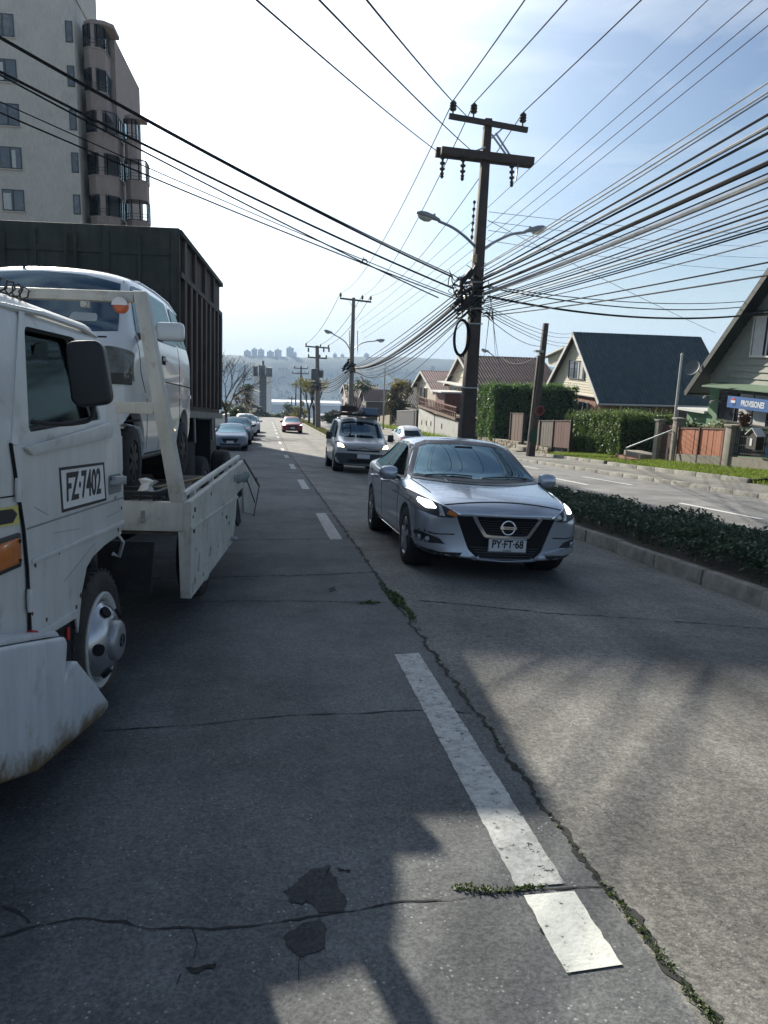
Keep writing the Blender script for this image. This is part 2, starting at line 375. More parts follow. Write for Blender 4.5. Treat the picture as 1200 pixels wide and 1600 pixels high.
# kerbs: rows of stones
def kerb_row(name, x, w, h0, h1, ya, yb, l=1.0, mat=None, chip=.012):
    mb = MB(); y = ya
    while y < yb:
        e = min(y+l, yb); a = .008
        zz = [zr(y+a), zr(e-a)]; j = rnd(-chip, chip); k = rnd(-chip, chip)
        x0, x1 = x+j, x+w+j
        mb.hexa([(x0, y+a, zz[0]+h0), (x1, y+a, zz[0]+h0), (x1, e-a, zz[1]+h0), (x0, e-a, zz[1]+h0),
                 (x0+.02, y+a, zz[0]+h1+k), (x1-.02, y+a, zz[0]+h1+k), (x1-.02, e-a, zz[1]+h1+k*.5), (x0+.02, e-a, zz[1]+h1+k*.5)])
        y = e
    return tag(mb.build(name, mat or KERB, bevel=.018, seg=2), kind='structure')
kerb_row('kerb', 4.66, .17, -.34, -.01, -12, 128, 1.02)
kerb_row('kerb', 5.73, .17, -.30, .07, -12, 128, 1.02)
kerb_row('kerb', 10.97, .15, -.30, .10, -12, 128, .95)
kerb_row('kerb', -3.32, .17, -.30, .13, -12, 128, .95)
sheet('median', 4.83, 5.73, YS, SOIL, lambda x, y: -.045+.03*sin(y*2.1+x*3), 4)
sheet('pavement', 11.12, 14.75, YS, PAVE, lambda x, y: .085+.01*(x-11), 5)
sheet('pavement', -6.0, -3.15, YS, PAVE, lambda x, y: .115, 4)
sheet('yard', 14.75, 70, YS, SOIL, lambda x, y: .16+.0*(x-15), 8)
sheet('yard', -90, -6.0, YS, SOIL, lambda x, y: .06, 8)
# grass verges with their edging stones
def verge(ya, yb, xa=13.45, xb=14.75):
    sheet('verge', xa+.12, xb, [ya+(yb-ya)*i/12 for i in range(13)], GRASSB, lambda x, y: .20+.12*(x-xa)/(xb-xa)+.02*mnoise.noise((x*3, y*3, 0)), 5)
    kerb_row('kerb', xa, .13, -.1, .23, ya, yb, 1.25, KERB, .008)
verge(18.6, 27.2, 12.75); verge(28.0, 35.0, 13.0)

# lane markings (flat paint, worn edges)
def dash(x, y0, y1, w, fx=0.0, skew=0.0, off=.004):
    n = max(4, int((y1-y0)/.03)) if y0 < 6 else max(4, int((y1-y0)/.2)); vs = []; fs = []
    for i in range(n+1):
        y = y0+(y1-y0)*i/n
        a, b = x-w/2+rnd(-.003, .003)+skew*(i/n-.5), x+w/2+rnd(-.003, .003)+skew*(i/n-.5)
        ja, jb = (rnd(-.02, .02), rnd(-.02, .02)) if i in (0, n) else (0, 0)
        for k in range(5):
            xx = a+(b-a)*k/4; yy = y+ja+(jb-ja)*k/4
            vs.append((xx, yy, zr(yy)+fx+off))
    for i in range(n):
        for k in range(4): fs.append((i*5+k, i*5+k+1, i*5+k+6, i*5+k+5))
    mb.add(vs, fs)
mb = MB(); dash(.905, 1.70, 2.035, .168); tag(mb.build('lane_marking', pm('road_paint_near', (.66, .67, .60), .7, var=.1, scale=20, dirt=(.13, .13, .12), dscale=22, damt=.16, bump=.3, bscale=60, worn=(20, .345)), fix=False), kind='structure')  # nearest piece of the first dash, in a paler tone than the rest
mb = MB(); dash(.905, 2.075, 4.63, .165, skew=.02)
for k in range(1, 14): dash(.905, 9.56+7.4*(k-1), 9.56+7.4*(k-1)+2.85, .165)
tag(mb.build('lane_marking', PAINT, fix=False), kind='structure')
mb = MB()
for k in range(-1, 9):
    dash(8.43, 11.75+7.2*k, 14.4+7.2*k, .12, fx=-.012)
for k in range(0, 6): dash(9.7, 19.0+7.2*k, 22.3+7.2*k, .11, fx=-.012)
tag(mb.build('lane_marking', pm('road_paint_far', (.6, .6, .57), .7, var=.15, scale=30, dirt=(.24, .24, .23), dscale=14, damt=.25), fix=False), kind='structure')

# joints and cracks, measured on the road surface
def gp(px, py):
    w = 0
    for _ in range(6):
        r = ray(px, py); y = 5.0
        t = (EYE-w)/-(r.z+.0963*r.y); q = EYEP+r*t; w = rw(q.x)
    return q
def crack(pts, w=.022, jit=.5, off=.0022, res=.05):
    """dark irregular strip along points on the road"""
    out = [V((p.x, p.y, 0)) for p in pts]; ln = []
    for a, b in zip(out, out[1:]):
        n = max(2, int((b-a).length/res))
        for i in range(n): ln.append(a.lerp(b, i/n))
    ln.append(out[-1]); vs = []; fs = []; s0 = rnd(0, 50)
    for i, p in enumerate(ln):
        d = (ln[min(i+1, len(ln)-1)]-ln[max(i-1, 0)]).normalized(); nrm = V((-d.y, d.x, 0))
        q = p+nrm*mnoise.noise((i*.11, s0, 0))*.03*min(1, jit*2)
        hw = w*.5*(1+jit*mnoise.noise((i*.3, s0+7, 0))*1.6+jit*rnd(-.5, .5)+(2.2*max(0, mnoise.noise((i*.07, s0+20, 0))-.25) if w < .012 else 0)); hw = max(.0012, hw)
        q = q+nrm*rnd(-.4, .4)*w
        for e in (-1, 1):
            z = q+nrm*hw*e; vs.append((z.x, z.y, zr(z.y)+rw(z.x)+off))
    for i in range(len(ln)-1): fs.append((2*i, 2*i+1, 2*i+3, 2*i+2))
    mb.add(vs, fs)
mb = MB()
joint = [V((1.15, .7, 0)), V((1.13, 1.5, 0)), V((1.115, 2.0, 0)), V((1.09, 2.7, 0)), V((1.095, 3.6, 0)), V((1.09, 4.8, 0)), V((1.09, 6.75, 0)), V((1.10, 9, 0)), V((1.1, 11.3, 0)), V((1.11, 16, 0)), V((1.12, 25, 0)), V((1.15, 40, 0)), V((1.15, 70, 0)), V((1.1, 120, 0))]
crack(joint[:7], .022, .8, res=.02); crack(joint[6:], .034, 1.0, res=.06)
for pts, w in (([(0, 1464), (60, 1442), (120, 1433), (165, 1437), (200, 1437), (225, 1449), (250, 1452), (330, 1450), (400, 1441), (470, 1434), (560, 1421), (640, 1412), (700, 1405), (740, 1394), (830, 1387), (890, 1390), (945, 1388)], .0055),
               ([(0, 1415), (25, 1425), (45, 1443)], .006),
               ([(165, 1140), (230, 1139), (290, 1135), (340, 1129), (450, 1120), (560, 1114), (640, 1110), (742, 1114)], .008),
               ([(150, 944), (330, 940), (470, 939), (560, 941), (606, 942)], .014), ([(200, 905), (380, 901), (480, 899), (590, 894)], .026),
               ([(330, 845), (440, 843), (530, 842), (545, 841)], .03), ([(290, 796), (430, 796), (512, 796)], .03), ([(300, 767), (482, 765)], .03), ([(400, 735), (466, 733)], .04),
               ([(620, 936), (720, 944), (850, 958), (1000, 967), (1199, 983), (1260, 989)], .018), ([(560, 842), (700, 850)], .02)):
    crack([gp(*p) for p in pts], w, 1.1, res=.022)
for pts in ([(466, 1535), (468, 1510), (474, 1490)], [(300, 1450), (308, 1475), (300, 1500)], [(276, 1540), (284, 1522)]):
    crack([gp(*p) for p in pts], .0025, .9)
tag(mb.build('road_joint', CRACK, fix=False), kind='structure')
# oil stains and broken patches in the slab
def blob(poly, off, mat, name='road_patch'):
    raw = [V((gp(*p).x, gp(*p).y, 0)) for p in poly]; mb = MB(); out = []; s0 = rnd(0, 90)
    for a, b in zip(raw, raw[1:]+raw[:1]):
        n = max(2, int((b-a).length/.006))
        for i in range(n):
            q = a.lerp(b, i/n); x = q.x+.014*mnoise.noise((q.x*22, q.y*22, s0))+.008*mnoise.noise((q.x*80, q.y*80, s0)); y = q.y+.022*mnoise.noise((q.x*22, q.y*22, s0+9))+.010*mnoise.noise((q.x*80, q.y*80, s0+5)); out.append((x, y, zr(y)+rw(x)+off*.3))
    c = sum((V(p) for p in out), V())/len(out)
    mb.add(out+[tuple(c)], [(i, (i+1) % len(out), len(out)) for i in range(len(out))])
    tag(mb.build(name, mat, fix=False), kind='structure')
blob([(486, 1360), (515, 1355), (525, 1375), (545, 1410), (540, 1425), (500, 1428), (492, 1415), (478, 1408), (470, 1418), (455, 1405), (445, 1395), (462, 1382), (470, 1372)], .009, OIL)
blob([(441, 1468), (470, 1443), (500, 1440), (515, 1450), (505, 1480), (490, 1490), (465, 1492)], .009, OIL)
blob([(287, 1518), (320, 1507), (338, 1506), (336, 1513), (300, 1522)], .007, CRACK)
blob([(527, 1358), (550, 1361), (549, 1365), (530, 1362)], .007, CRACK)
blob([(512, 920), (522, 917), (526, 924), (516, 926)], .007, CRACK)
blob([(848, 1452), (856, 1450), (862, 1456), (856, 1462), (850, 1458)], .009, CRACK); blob([(905, 1424), (911, 1423), (910, 1429)], .009, CRACK); blob([(862, 1474), (872, 1473), (868, 1478)], .009, CRACK)

# far side of the valley
HILLM = pm('far_hillside', (.042, .058, .036), .95, var=.5, scale=.012, dirt=(.10, .10, .085), dscale=.02, damt=.15)
def ridge(x):
    return -14.0-6.5*max(0, min(1, (235-x)/170))-max(0, x-330)*.035-max(0, -x-60)*.01+1.2*mnoise.noise((x*.012, 3, 0))+.6*mnoise.noise((x*.05, 8, 0))
def hillz(x, y):
    t = (y-1120)/430.0; t2 = max(0, min(1, t)); s = t2*t2*(3-2*t2)
    z = -134+(ridge(x)+134)*s+14*mnoise.noise((x*.006, y*.006, 2))*s*(1-s)*3+5*mnoise.noise((x*.03, y*.03, 5))*s*(1-s)*3
    z += 1.6*mnoise.noise((x*.16, y*.16, 1))*s
    return z-(max(0, t-1)*30)
mb = MB(); NX, NY = 300, 40
mb.grid(lambda u, v: (-1000+2900*u, 1100+650*v, hillz(-1000+2900*u, 1100+650*v)), NX, NY)
tag(mb.build('hills', HILLM, smooth=True, fix=False, angle=180), kind='structure')
# ------------------------------------------------------------------ vehicles
def body(stations, level=2, arches=(), r_arch=.34, x_in=.5, clear=1.5, crease={4: .45, 5: .5, 2: .3}):
    """car body: half sections of 8 points (bottom centre ... roof centre) along y, mirrored and smoothed"""
    vs, fs = [], []; n = len(stations); hw = max(p[0] for s in stations for p in s[2])
    def yy(s, x): return s[0]+s[1]*(x/hw)**2
    for s in stations:
        rows = s[2]
        vs.append((0, yy(s, 0), rows[0][1]))
        for x, z in rows[1:7]: vs.append((x, yy(s, x), z))
        vs.append((0, yy(s, 0), rows[7][1]))
        for x, z in reversed(rows[1:7]): vs.append((-x, yy(s, x), z))
    k = 14
    for i in range(n-1):
        for j in range(k): fs.append((i*k+j, i*k+(j+1) % k, (i+1)*k+(j+1) % k, (i+1)*k+j))
    for i, flip in ((0, 0), (n-1, 1)):
        s = stations[i]; b = i*k; cen = [b]+[None]*4+[b+7]
        for r in range(2, 6): cen[r-1] = len(vs); vs.append((0, yy(s, 0)-(.01 if not flip else -.01), s[2][r][1]))
        for r in range(1, 6):
            fs.append((b+r, cen[r-1], cen[r], b+r+1)); fs.append((b+14-r, b+13-r, cen[r], cen[r-1]))
    mb = MB(); mb.add(vs, fs); o = tmp(mb)
    if crease:
        at_ = o.data.attributes.new('crease_edge', 'FLOAT', 'EDGE'); vals = []
        for e in o.data.edges:
            a, b = sorted(e.vertices); c_ = 0.0
            if b < n*k and b-a == k: r_ = a % k; r_ = r_ if r_ <= 7 else 14-r_; c_ = crease.get(r_, 0.0)
            vals.append(c_)
        at_.data.foreach_set('value', vals)
    m = o.modifiers.new('s', 'SUBSURF'); m.levels = level; m.render_levels = level
    cut = []
    for (y, z) in arches:
        for sx in (-1, 1):
            c = MB(); c.lathe((sx*x_in, y, z), (sx, 0, 0), [(r_arch, 0), (r_arch, clear)], 32); cut.append(tmp(c))
    return carve(o, cut)
def bvh_of(me):
    bm = bmesh.new(); bm.from_mesh(me); b = BVHTree.FromBMesh(bm); bm.free(); return b
def patch(bvh, poly, axis, side=1, off=.004, res=.06, skirt=.012, mb=None):
    """a piece of trim that follows the body surface, outlined in front (F), back (B), side (S) or top (T) view"""
    bm = bmesh.new(); f = bm.faces.new([bm.verts.new((u, v, 0)) for u, v in poly])
    bmesh.ops.triangulate(bm, faces=[f])
    for _ in range(6):
        es = [e for e in bm.edges if e.calc_length() > res]
        if not es: break
        bmesh.ops.subdivide_edges(bm, edges=es, cuts=1); bmesh.ops.triangulate(bm, faces=bm.faces[:])
    bm.verts.index_update(); vs = []; ns = []
    for v in bm.verts:
        u, w = v.co.x, v.co.y
        if axis == 'F': o, d = V((u, -30, w)), V((0, 1, 0))
        elif axis == 'B': o, d = V((u, 30, w)), V((0, -1, 0))
        elif axis == 'S': o, d = V((side*30, u, w)), V((-side, 0, 0))
        else: o, d = V((u, w, 30)), V((0, 0, -1))
        h = bvh.ray_cast(o, d)
        if h[0] is None:
            q = {'F': V((u, .2, w)), 'B': V((u, 4.2, w)), 'S': V((side*.8, u, w)), 'T': V((u, w, 1))}[axis]
            h = bvh.find_nearest(q)
        nn = h[1] if h[1].dot(d) < 0 else -h[1]
        vs.append(h[0]+nn*off); ns.append(nn)
    fs = [tuple(v.index for v in f.verts) for f in bm.faces]
    k = len(vs); bd = [e for e in bm.edges if len(e.link_faces) == 1]
    vs2 = [p-q*skirt for p, q in zip(vs, ns)]
    for e in bd: a, b = e.verts[0].index, e.verts[1].index; fs.append((a, b, b+k, a+k))
    bm.free(); mb = mb or MB(); mb.add(vs+vs2, fs); return mb
def strip(bvh, line, w, axis, side=1, off=.003, res=.05, mb=None, skirt=.006):
    pts = [V(p) for p in line]; a, b = [], []
    for i, p in enumerate(pts):
        d = (pts[min(i+1, len(pts)-1)]-pts[max(i-1, 0)]).normalized(); n = V((-d.y, d.x))*w/2
        a.append(tuple(p+n)); b.append(tuple(p-n))
    return patch(bvh, a+b[::-1], axis, side, off, res, skirt, mb)
def wheel(parent, c, sx, r=.31, w=.2, rim_r=.6, spokes=5, rim_mat=None, n=28, rim=True, face=.02):
    mb = MB(); c = V(c); R = r*rim_r
    mb.lathe(c-V((sx*w, 0, 0)), (sx, 0, 0), [(R, 0), (r*.92, .0), (r*.99, w*.12), (r, w*.25), (r, w*.75), (r*.985, w*.88), (r*.93, w*.98), (R*1.05, w), (R, w-.02), (R*.97, w-.06), (.01, w-.07)], n)
    t = mb.build('wheel', RUBBER, parent, smooth=True, angle=50)
    if rim:
        mb = MB()
        mb.lathe(c-V((sx*.055, 0, 0)), (sx, 0, 0), [(R*.98, 0), (R*.98, .05), (R*.90, .05), (R*.86, .01), (R*.86, 0)], n)
        for k in range(spokes):
            a = 2*pi*k/spokes+.3; d = V((0, cos(a), sin(a)))
            mb.beam(c+d*R*.12-V((sx*.015, 0, 0)), c+d*R*.92-V((sx*.02, 0, 0)), R*.30, .03, up=(sx, 0, 0))
        mb.lathe(c-V((sx*.05, 0, 0)), (sx, 0, 0), [(R*.25, 0), (R*.24, .045), (R*.15, .052), (.005, .052)], 16)
        mb.build('rim', rim_mat or ALLOY, t, bevel=.004, seg=1)
    return t
def plate_part(parent, m, w, h, text, size, sub=None):
    """number plate: m places it (x along the text, y up, z out)"""
    mb = MB(); mb.box((0, 0, 0), (w, h, .008)); me_o = mb.build('number_plate', PLATE, parent, bevel=.003, seg=1); me_o.data.transform(m)
    text_obj(text, size, INK, me_o, 'plate_text', m @ M.Translation((0, h*.08 if sub else 0, .006)), .001, .82, .003)
    if sub: text_obj(sub, size*.26, INK, me_o, 'plate_text', m @ M.Translation((0, -h*.36, .006)), .001, 1.1)
    mb = MB(); t = .005
    for a, b, c, d in ((-w/2, w/2, h/2-t, h/2), (-w/2, w/2, -h/2, -h/2+t), (-w/2, -w/2+t, -h/2, h/2), (w/2-t, w/2, -h/2, h/2)): mb.bb(a+.004, b-.004, c+(.004 if c < 0 else -.004), d+(.004 if c < 0 else -.004), .003, .0056)
    q = mb.build('plate_border', INK, me_o, fix=False); q.data.transform(m)
    return me_o

SEDAN = [
 (0.00, .30, [(0, .22), (.50, .22), (.64, .25), (.70, .40), (.68, .56), (.56, .625), (.33, .65), (0, .655)]),
 (0.04, .31, [(0, .20), (.60, .20), (.76, .25), (.81, .42), (.79, .60), (.62, .69), (.36, .715), (0, .725)]),
 (0.20, .26, [(0, .18), (.66, .18), (.82, .26), (.855, .47), (.84, .66), (.66, .755), (.38, .785), (0, .795)]),
 (0.60, .12, [(0, .17), (.70, .17), (.84, .28), (.87, .52), (.85, .72), (.69, .81), (.40, .84), (0, .85)]),
 (1.00, .05, [(0, .17), (.72, .17), (.84, .28), (.872, .55), (.85, .78), (.72, .86), (.44, .885), (0, .895)]),
 (1.26, .10, [(0, .17), (.72, .17), (.84, .28), (.872, .57), (.852, .82), (.745, .895), (.46, .915), (0, .925)]),
 (1.46, .12, [(0, .17), (.72, .17), (.84, .28), (.872, .58), (.856, .845), (.72, .985), (.48, 1.02), (0, 1.035)]),
 (1.98, .12, [(0, .17), (.72, .17), (.84, .28), (.872, .60), (.862, .865), (.635, 1.235), (.45, 1.285), (0, 1.305)]),
 (2.26, .05, [(0, .17), (.72, .17), (.84, .28), (.872, .60), (.864, .875), (.60, 1.31), (.44, 1.355), (0, 1.375)]),
 (2.90, .0, [(0, .17), (.72, .17), (.84, .28), (.872, .61), (.864, .89), (.59, 1.305), (.43, 1.35), (0, 1.37)]),
 (3.40, -.02, [(0, .18), (.72, .18), (.84, .29), (.872, .63), (.858, .91), (.57, 1.20), (.40, 1.255), (0, 1.275)]),
 (3.85, -.05, [(0, .20), (.72, .20), (.83, .31), (.865, .66), (.84, .94), (.61, 1.04), (.42, 1.07), (0, 1.085)]),
 (4.20, -.10, [(0, .24), (.70, .24), (.81, .34), (.845, .68), (.80, .95), (.62, .99), (.42, 1.01), (0, 1.015)]),
 (4.36, -.14, [(0, .30), (.60, .30), (.74, .38), (.79, .66), (.74, .88), (.58, .94), (.40, .955), (0, .96)]),
 (4.40, -.16, [(0, .36), (.50, .36), (.64, .44), (.70, .64), (.66, .80), (.52, .85), (.36, .86), (0, .865)])]
def scaled(st, sx=1, sy=1, sz=1, f=None):
    return [(y*sy, b*sy, [(x*sx, (z*sz if f is None else f(y, z))) for x, z in r]) for y, b, r in st]
def paint(name, col, metal=.55, rough=.32, coat=.7): return pm(name, col, rough, metal, var=.04, scale=2, coat=coat)
def arc(y0, z0, r, a0, a1, n=10): return [(y0+r*cos(radians(a0+(a1-a0)*i/n)), z0+r*sin(radians(a0+(a1-a0)*i/n))) for i in range(n+1)]
def m2(poly): return [(-u, v) for u, v in poly][::-1]

def sedan(name, label, cat, loc, rot, paintm, level=2, hero=False, lights=LENS, plate=None, sy=1, sz=1, wheel_r=.31, back=False, roofbar=False, group=None, glass=None):
    GL = glass or (GLASSH if hero else GLASS)
    t = thing(name, label, cat, loc, rot, group)
    wy = (.90*sy, 3.47*sy); me = body(scaled(SEDAN, 1, sy, sz), level, [(y, wheel_r+.01) for y in wy], wheel_r+.035, .58)
    b = finish(me, 'body', paintm, t, smooth=True, angle=38); bv = bvh_of(me); res = .05 if hero else .14
    Z = lambda pl: [(u, v*sz) for u, v in pl]; YZ = lambda pl: [(u*sy, v*sz) for u, v in pl]
    def part(nm, mat, *a, parent=t, **k):
        k.setdefault('res', res); return patch(bv, *a, **k).build(nm, mat, parent, smooth=True, fix=False)
    # wheel wells
    for y in wy:
        for sx in (-1, 1):
            mb = MB(); mb.lathe((sx*.56, y, wheel_r+.01), (sx, 0, 0), [(wheel_r+.03, 0), (wheel_r+.03, .2), (wheel_r+.028, .2), (wheel_r+.028, .01), (.02, .01)], 24)
            mb.build('wheel_arch', DARK, t, fix=False)
    for y in wy:
        for sx in (-1, 1): wheel(t, (sx*.852, y, wheel_r), sx, wheel_r, .2, .66, 5 if not hero else 5)
    ws = Z([(-.735, .918), (-.64, 1.08), (-.545, 1.245), (-.43, 1.285), (0, 1.305), (.43, 1.285), (.545, 1.245), (.64, 1.08), (.735, .918), (.38, .903), (0, .90), (-.38, .903)])
    part('windscreen', GL, ws, 'F', off=.004)
    if hero:
        mb = patch(bv, Z([(-.70, .918), (-.36, .897), (0, .891), (.36, .897), (.70, .918), (.66, .938), (.36, .918), (0, .912), (-.36, .918), (-.66, .938)]), 'F', off=.010, res=res); mb.build('wiper_cowl', BLACK, t, fix=False)
        mb = MB()
        for x0, x1, za, zb in ((-.58, -.05, .925, .94), (.05, .62, .925, .935)):
            q = [bv.ray_cast(V((x0+(x1-x0)*i/6, -9, za+(zb-za)*i/6+.012*sin(pi*i/6))), V((0, 1, 0)))[0]+V((0, -.022, .012)) for i in range(7)]
            mb.tube(q, .007, 5)
        mb.build('wiper', BLACK, t)
    part('rear_window', GL, Z([(-.55, .99), (-.47, 1.22), (.47, 1.22), (.55, .99)]), 'B')
    for s in (-1, 1):
        part('front_window', GL, rpoly(YZ([(1.42, .885), (1.72, 1.05), (2.03, 1.225), (2.22, 1.262), (2.44, 1.27), (2.47, .905)]), .03), 'S', s)
        part('rear_side_window', GL, rpoly(YZ([(2.55, .91), (2.52, 1.27), (2.95, 1.262), (3.30, 1.165), (3.50, 1.02), (3.44, .945)]), .03), 'S', s)
        for ln in (YZ([(1.37, .86), (1.36, .60), (1.38, .30), (1.45, .26)]), YZ([(2.51, .90), (2.53, .62), (2.50, .27)]), YZ([(3.52, .96), (3.42, .75), (3.15, .55), (3.05, .30)]), YZ([(1.45, .255), (3.05, .275)]))[:4 if hero else 2]:
            strip(bv, ln, .010, 'S', s, off=.002, res=.12).build('door_gap', DARK, t, fix=False)
        if hero:
            strip(bv, YZ([(1.40, .872), (2.0, .893), (2.9, .90), (3.45, .94)]), .016, 'S', s, off=.006, res=.1).build('window_trim', CHROME, t, fix=False)
            strip(bv, YZ([(1.35, .235), (3.05, .25)]), .02, 'S', s, off=.006, res=.1).build('sill_trim', CHROME, t, fix=False)
            for y in (2.30, 3.18):
                mb = MB(); q = bv.ray_cast(V((s*9, y, .79)), V((-s, 0, 0)))[0]
                mb.tube([q+V((s*.0, -.09, 0)), q+V((s*.035, -.07, 0)), q+V((s*.035, .07, .004)), q+V((0, .09, .004))], .014, 8); mb.build('door_handle', paintm, t, smooth=True)
        # mirrors
        mb = MB(); mc = V((s*.955, 1.56*sy, .925*sz))
        prof = [(.02, -.105), (.062, -.10), (.078, -.07), (.082, -.02), (.075, .05), (.05, .085), (.01, .10)]
        vs = []; fs = []; n = 14
        for rr, tt in prof:
            for k in range(n): a = 2*pi*k/n; vs.append(mc+V((s*tt*1.0, cos(a)*rr*.85+abs(tt)*.12, sin(a)*rr)))
        for i in range(len(prof)-1):
            for k in range(n): fs.append((i*n+k, i*n+(k+1) % n, (i+1)*n+(k+1) % n, (i+1)*n+k))
        fs += [tuple(range(n)), tuple((len(prof)-1)*n+k for k in range(n))]; mb.add(vs, fs)
        mir = mb.build('wing_mirror', paintm, t, smooth=True)
        mb = MB(); mb.beam(mc+V((-s*.03, .02, -.04)), V((s*.83, 1.55*sy, .88*sz)), .06, .035); mb.build('mirror_stalk', BLACK, mir)
    # lamps, grille, bumper
    HL = Z([(.455, .636), (.60, .702), (.75, .765), (.862, .815), (.876, .74), (.83, .645), (.66, .597), (.50, .603)])
    for s in (1, -1):
        pl = HL if s > 0 else m2(HL)
        h = part('headlight', LENS if not hero else BLACK, pl, 'F', off=.006)
        if hero:
            q = rpoly(Z([(.665, .675), (.695, .728), (.785, .742), (.805, .708), (.755, .665)]), .015); q = q if s > 0 else m2(q)
            part('headlight_beam', LAMPW, q, 'F', off=.011, parent=h)
            q = Z([(.475, .634), (.56, .672), (.585, .635), (.515, .614)]); q = q if s > 0 else m2(q)
            part('indicator_lens', AMBER if s < 0 else LENS, q, 'F', off=.010, parent=h)
            q = Z([(.452, .642), (.60, .710), (.75, .773), (.862, .823), (.866, .811), (.75, .760), (.60, .697), (.466, .634)]); q = q if s > 0 else m2(q)
            part('chrome_strip', CHROME, q, 'F', off=.010, parent=h)
            q = Z([(.60, .612), (.625, .700), (.648, .71), (.645, .612)]); q = q if s > 0 else m2(q); part('lens', LENS, q, 'F', off=.009, parent=h)
        elif lights is not LENS:
            q = Z([(.60, .645), (.64, .70), (.80, .735), (.80, .68)]); q = q if s > 0 else m2(q); part('headlight_beam', lights, q, 'F', off=.014, parent=h)
        TL = Z([(.42, .72), (.44, .83), (.70, .86), (.78, .80), (.74, .73)]); TL = TL if s > 0 else m2(TL)
        part('tail_light', REDL if not back else REDG, TL, 'B', off=.006)
        if hero:
            q = Z([(.585, .338), (.64, .392), (.80, .438), (.866, .446), (.872, .365), (.73, .338)]); q = q if s > 0 else m2(q); fg = part('fog_light', BLACK, q, 'F', off=.004)
            for k, x in enumerate((.74, .80)):
                mb = MB(); c0 = bv.ray_cast(V((s*x, -9, .372+k*.008)), V((0, 1, 0)))[0]; mb.lathe(c0+V((0, .01, 0)), (s*.3, -1, 0), [(.026, 0), (.026, .016), (.02, .022), (.004, .024)], 14)
                mb.build('fog_lamp', LENS, fg, smooth=True)
            q = Z([(.385, .285), (.60, .328), (.87, .355), (.874, .315), (.62, .262)]); q = q if s > 0 else m2(q)
            part('bumper_blade', paintm, q, 'F', off=.022, skirt=.03)
            q = [(.50, .440), (.68, .430), (.86, .462)]; q = Z(q if s > 0 else [(-u, v) for u, v in q]); strip(bv, q, .012, 'F', off=.002).build('bumper_crease_shade', DARK, t, fix=False)  # dark strip paints the shade along the upper bumper crease
            q = Z([(.42, .268), (.62, .258), (.872, .308), (.86, .245), (.66, .215), (.45, .222)]); q = q if s > 0 else m2(q); part('blade_shadow', BLACK, q, 'F', off=.004)  # black patch painted as the shadow gap beneath the bumper blade
    if hero:
        GB = Z([(-.50, .622), (-.34, .632), (0, .636), (.34, .632), (.50, .622), (.455, .50), (.375, .31), (.27, .215), (-.27, .215), (-.375, .31), (-.455, .50)])
        gr = part('grille', pm('grille_black', (.008, .009, .011), .55, var=.2, spec=.2), GB, 'F', off=.004)
        mb = MB()
        for k in range(5):
            z = .235+.024*k; strip(bv, Z([(-.26-.02*k, z), (0, z), (.26+.02*k, z)]), .007, 'F', off=.010, mb=mb)
        for k in range(6):
            z = .475+.024*k; strip(bv, Z([(-.19-.02*k, z), (0, z), (.19+.02*k, z)]), .006, 'F', off=.008, mb=mb)
        mb.build('grille_slat', pm('slat_gloss', (.03, .032, .036), .35, var=.1), gr, fix=False)
        strip(bv, Z([(-.335, .640), (-.275, .54), (-.215, .452), (-.17, .440), (0, .437), (.17, .440), (.215, .452), (.275, .54), (.335, .640)]), .034, 'F', off=.018, skirt=.022).build('chrome_trim', CHROME, gr, smooth=True, fix=False)
        strip(bv, Z([(-.505, .615), (-.46, .50), (-.385, .31), (-.34, .245), (-.27, .208), (0, .200), (.27, .208), (.34, .245), (.385, .31), (.46, .50), (.505, .615)]), .026, 'F', off=.014, skirt=.02).build('bumper_lip', paintm, t, smooth=True, fix=False)
        q = bv.ray_cast(V((0, -9, .535*sz)), V((0, 1, 0)))[0]; me_c = q+V((0, -.022, 0))
        mb = MB(); rr, r2 = .066, .010; ns, nr = 40, 8
        mb.grid(lambda u, v: me_c+V(((rr+r2*cos(2*pi*v))*cos(2*pi*u), r2*.7*sin(2*pi*v), (rr+r2*cos(2*pi*v))*sin(2*pi*u))), ns, nr)
        mb.box(me_c+V((0, -.003, 0)), (.165, .012, .030)); em = mb.build('badge', CHROME, gr, bevel=.002, seg=1)
        text_obj('NISSAN', .028, INK, em, 'badge_text', mtx(me_c+V((0, -.0105, 0)), (1, 0, 0), (0, 0, 1)), .001, 1.0)
        q = bv.ray_cast(V((0, -9, .365*sz)), V((0, 1, 0)))[0]
        plate_part(t, mtx(V((0, q.y-.035, .365*sz)), (1, 0, 0), (0, -.06, 1)), .385, .135, 'PY·FT·68', .105, 'CHILE')
        mb = MB(); strip(bv, Z([(.70*k/14, .768-.075*(k/14)**2) for k in range(-14, 15)]), .007, 'F', off=.003, res=.025, mb=mb); mb.build('bonnet_gap', DARK, t, fix=False)
        for s in (-1, 1): strip(bv, [(s*.66, .60), (s*.70, .95), (s*.745, 1.3)], .009, 'T', off=.002).build('bonnet_gap', DARK, t, fix=False)
        mb = MB(); q = bv.ray_cast(V((0, 3.2, 9)), V((0, 0, -1)))[0]
        mb.tube([q, q+V((0, .06, .05))], [.02, .008], 8); mb.build('roof_aerial', BLACK, t)
    else:
        GB = Z([(-.42, .60), (.42, .60), (.30, .40), (-.30, .40)]); part('grille', BLACK, GB, 'F', off=.006)
        part('lower_grille', BLACK, rpoly(Z([(-.55, .36), (.55, .36), (.48, .25), (-.48, .25)]), .03), 'F', off=.006)
        q = bv.ray_cast(V((0, -9, .43*sz)), V((0, 1, 0)))[0]
        mb = MB(); mb.box((0, q.y-.02, .43*sz), (.36, .012, .12)); mb.build('number_plate', PLATE, t)
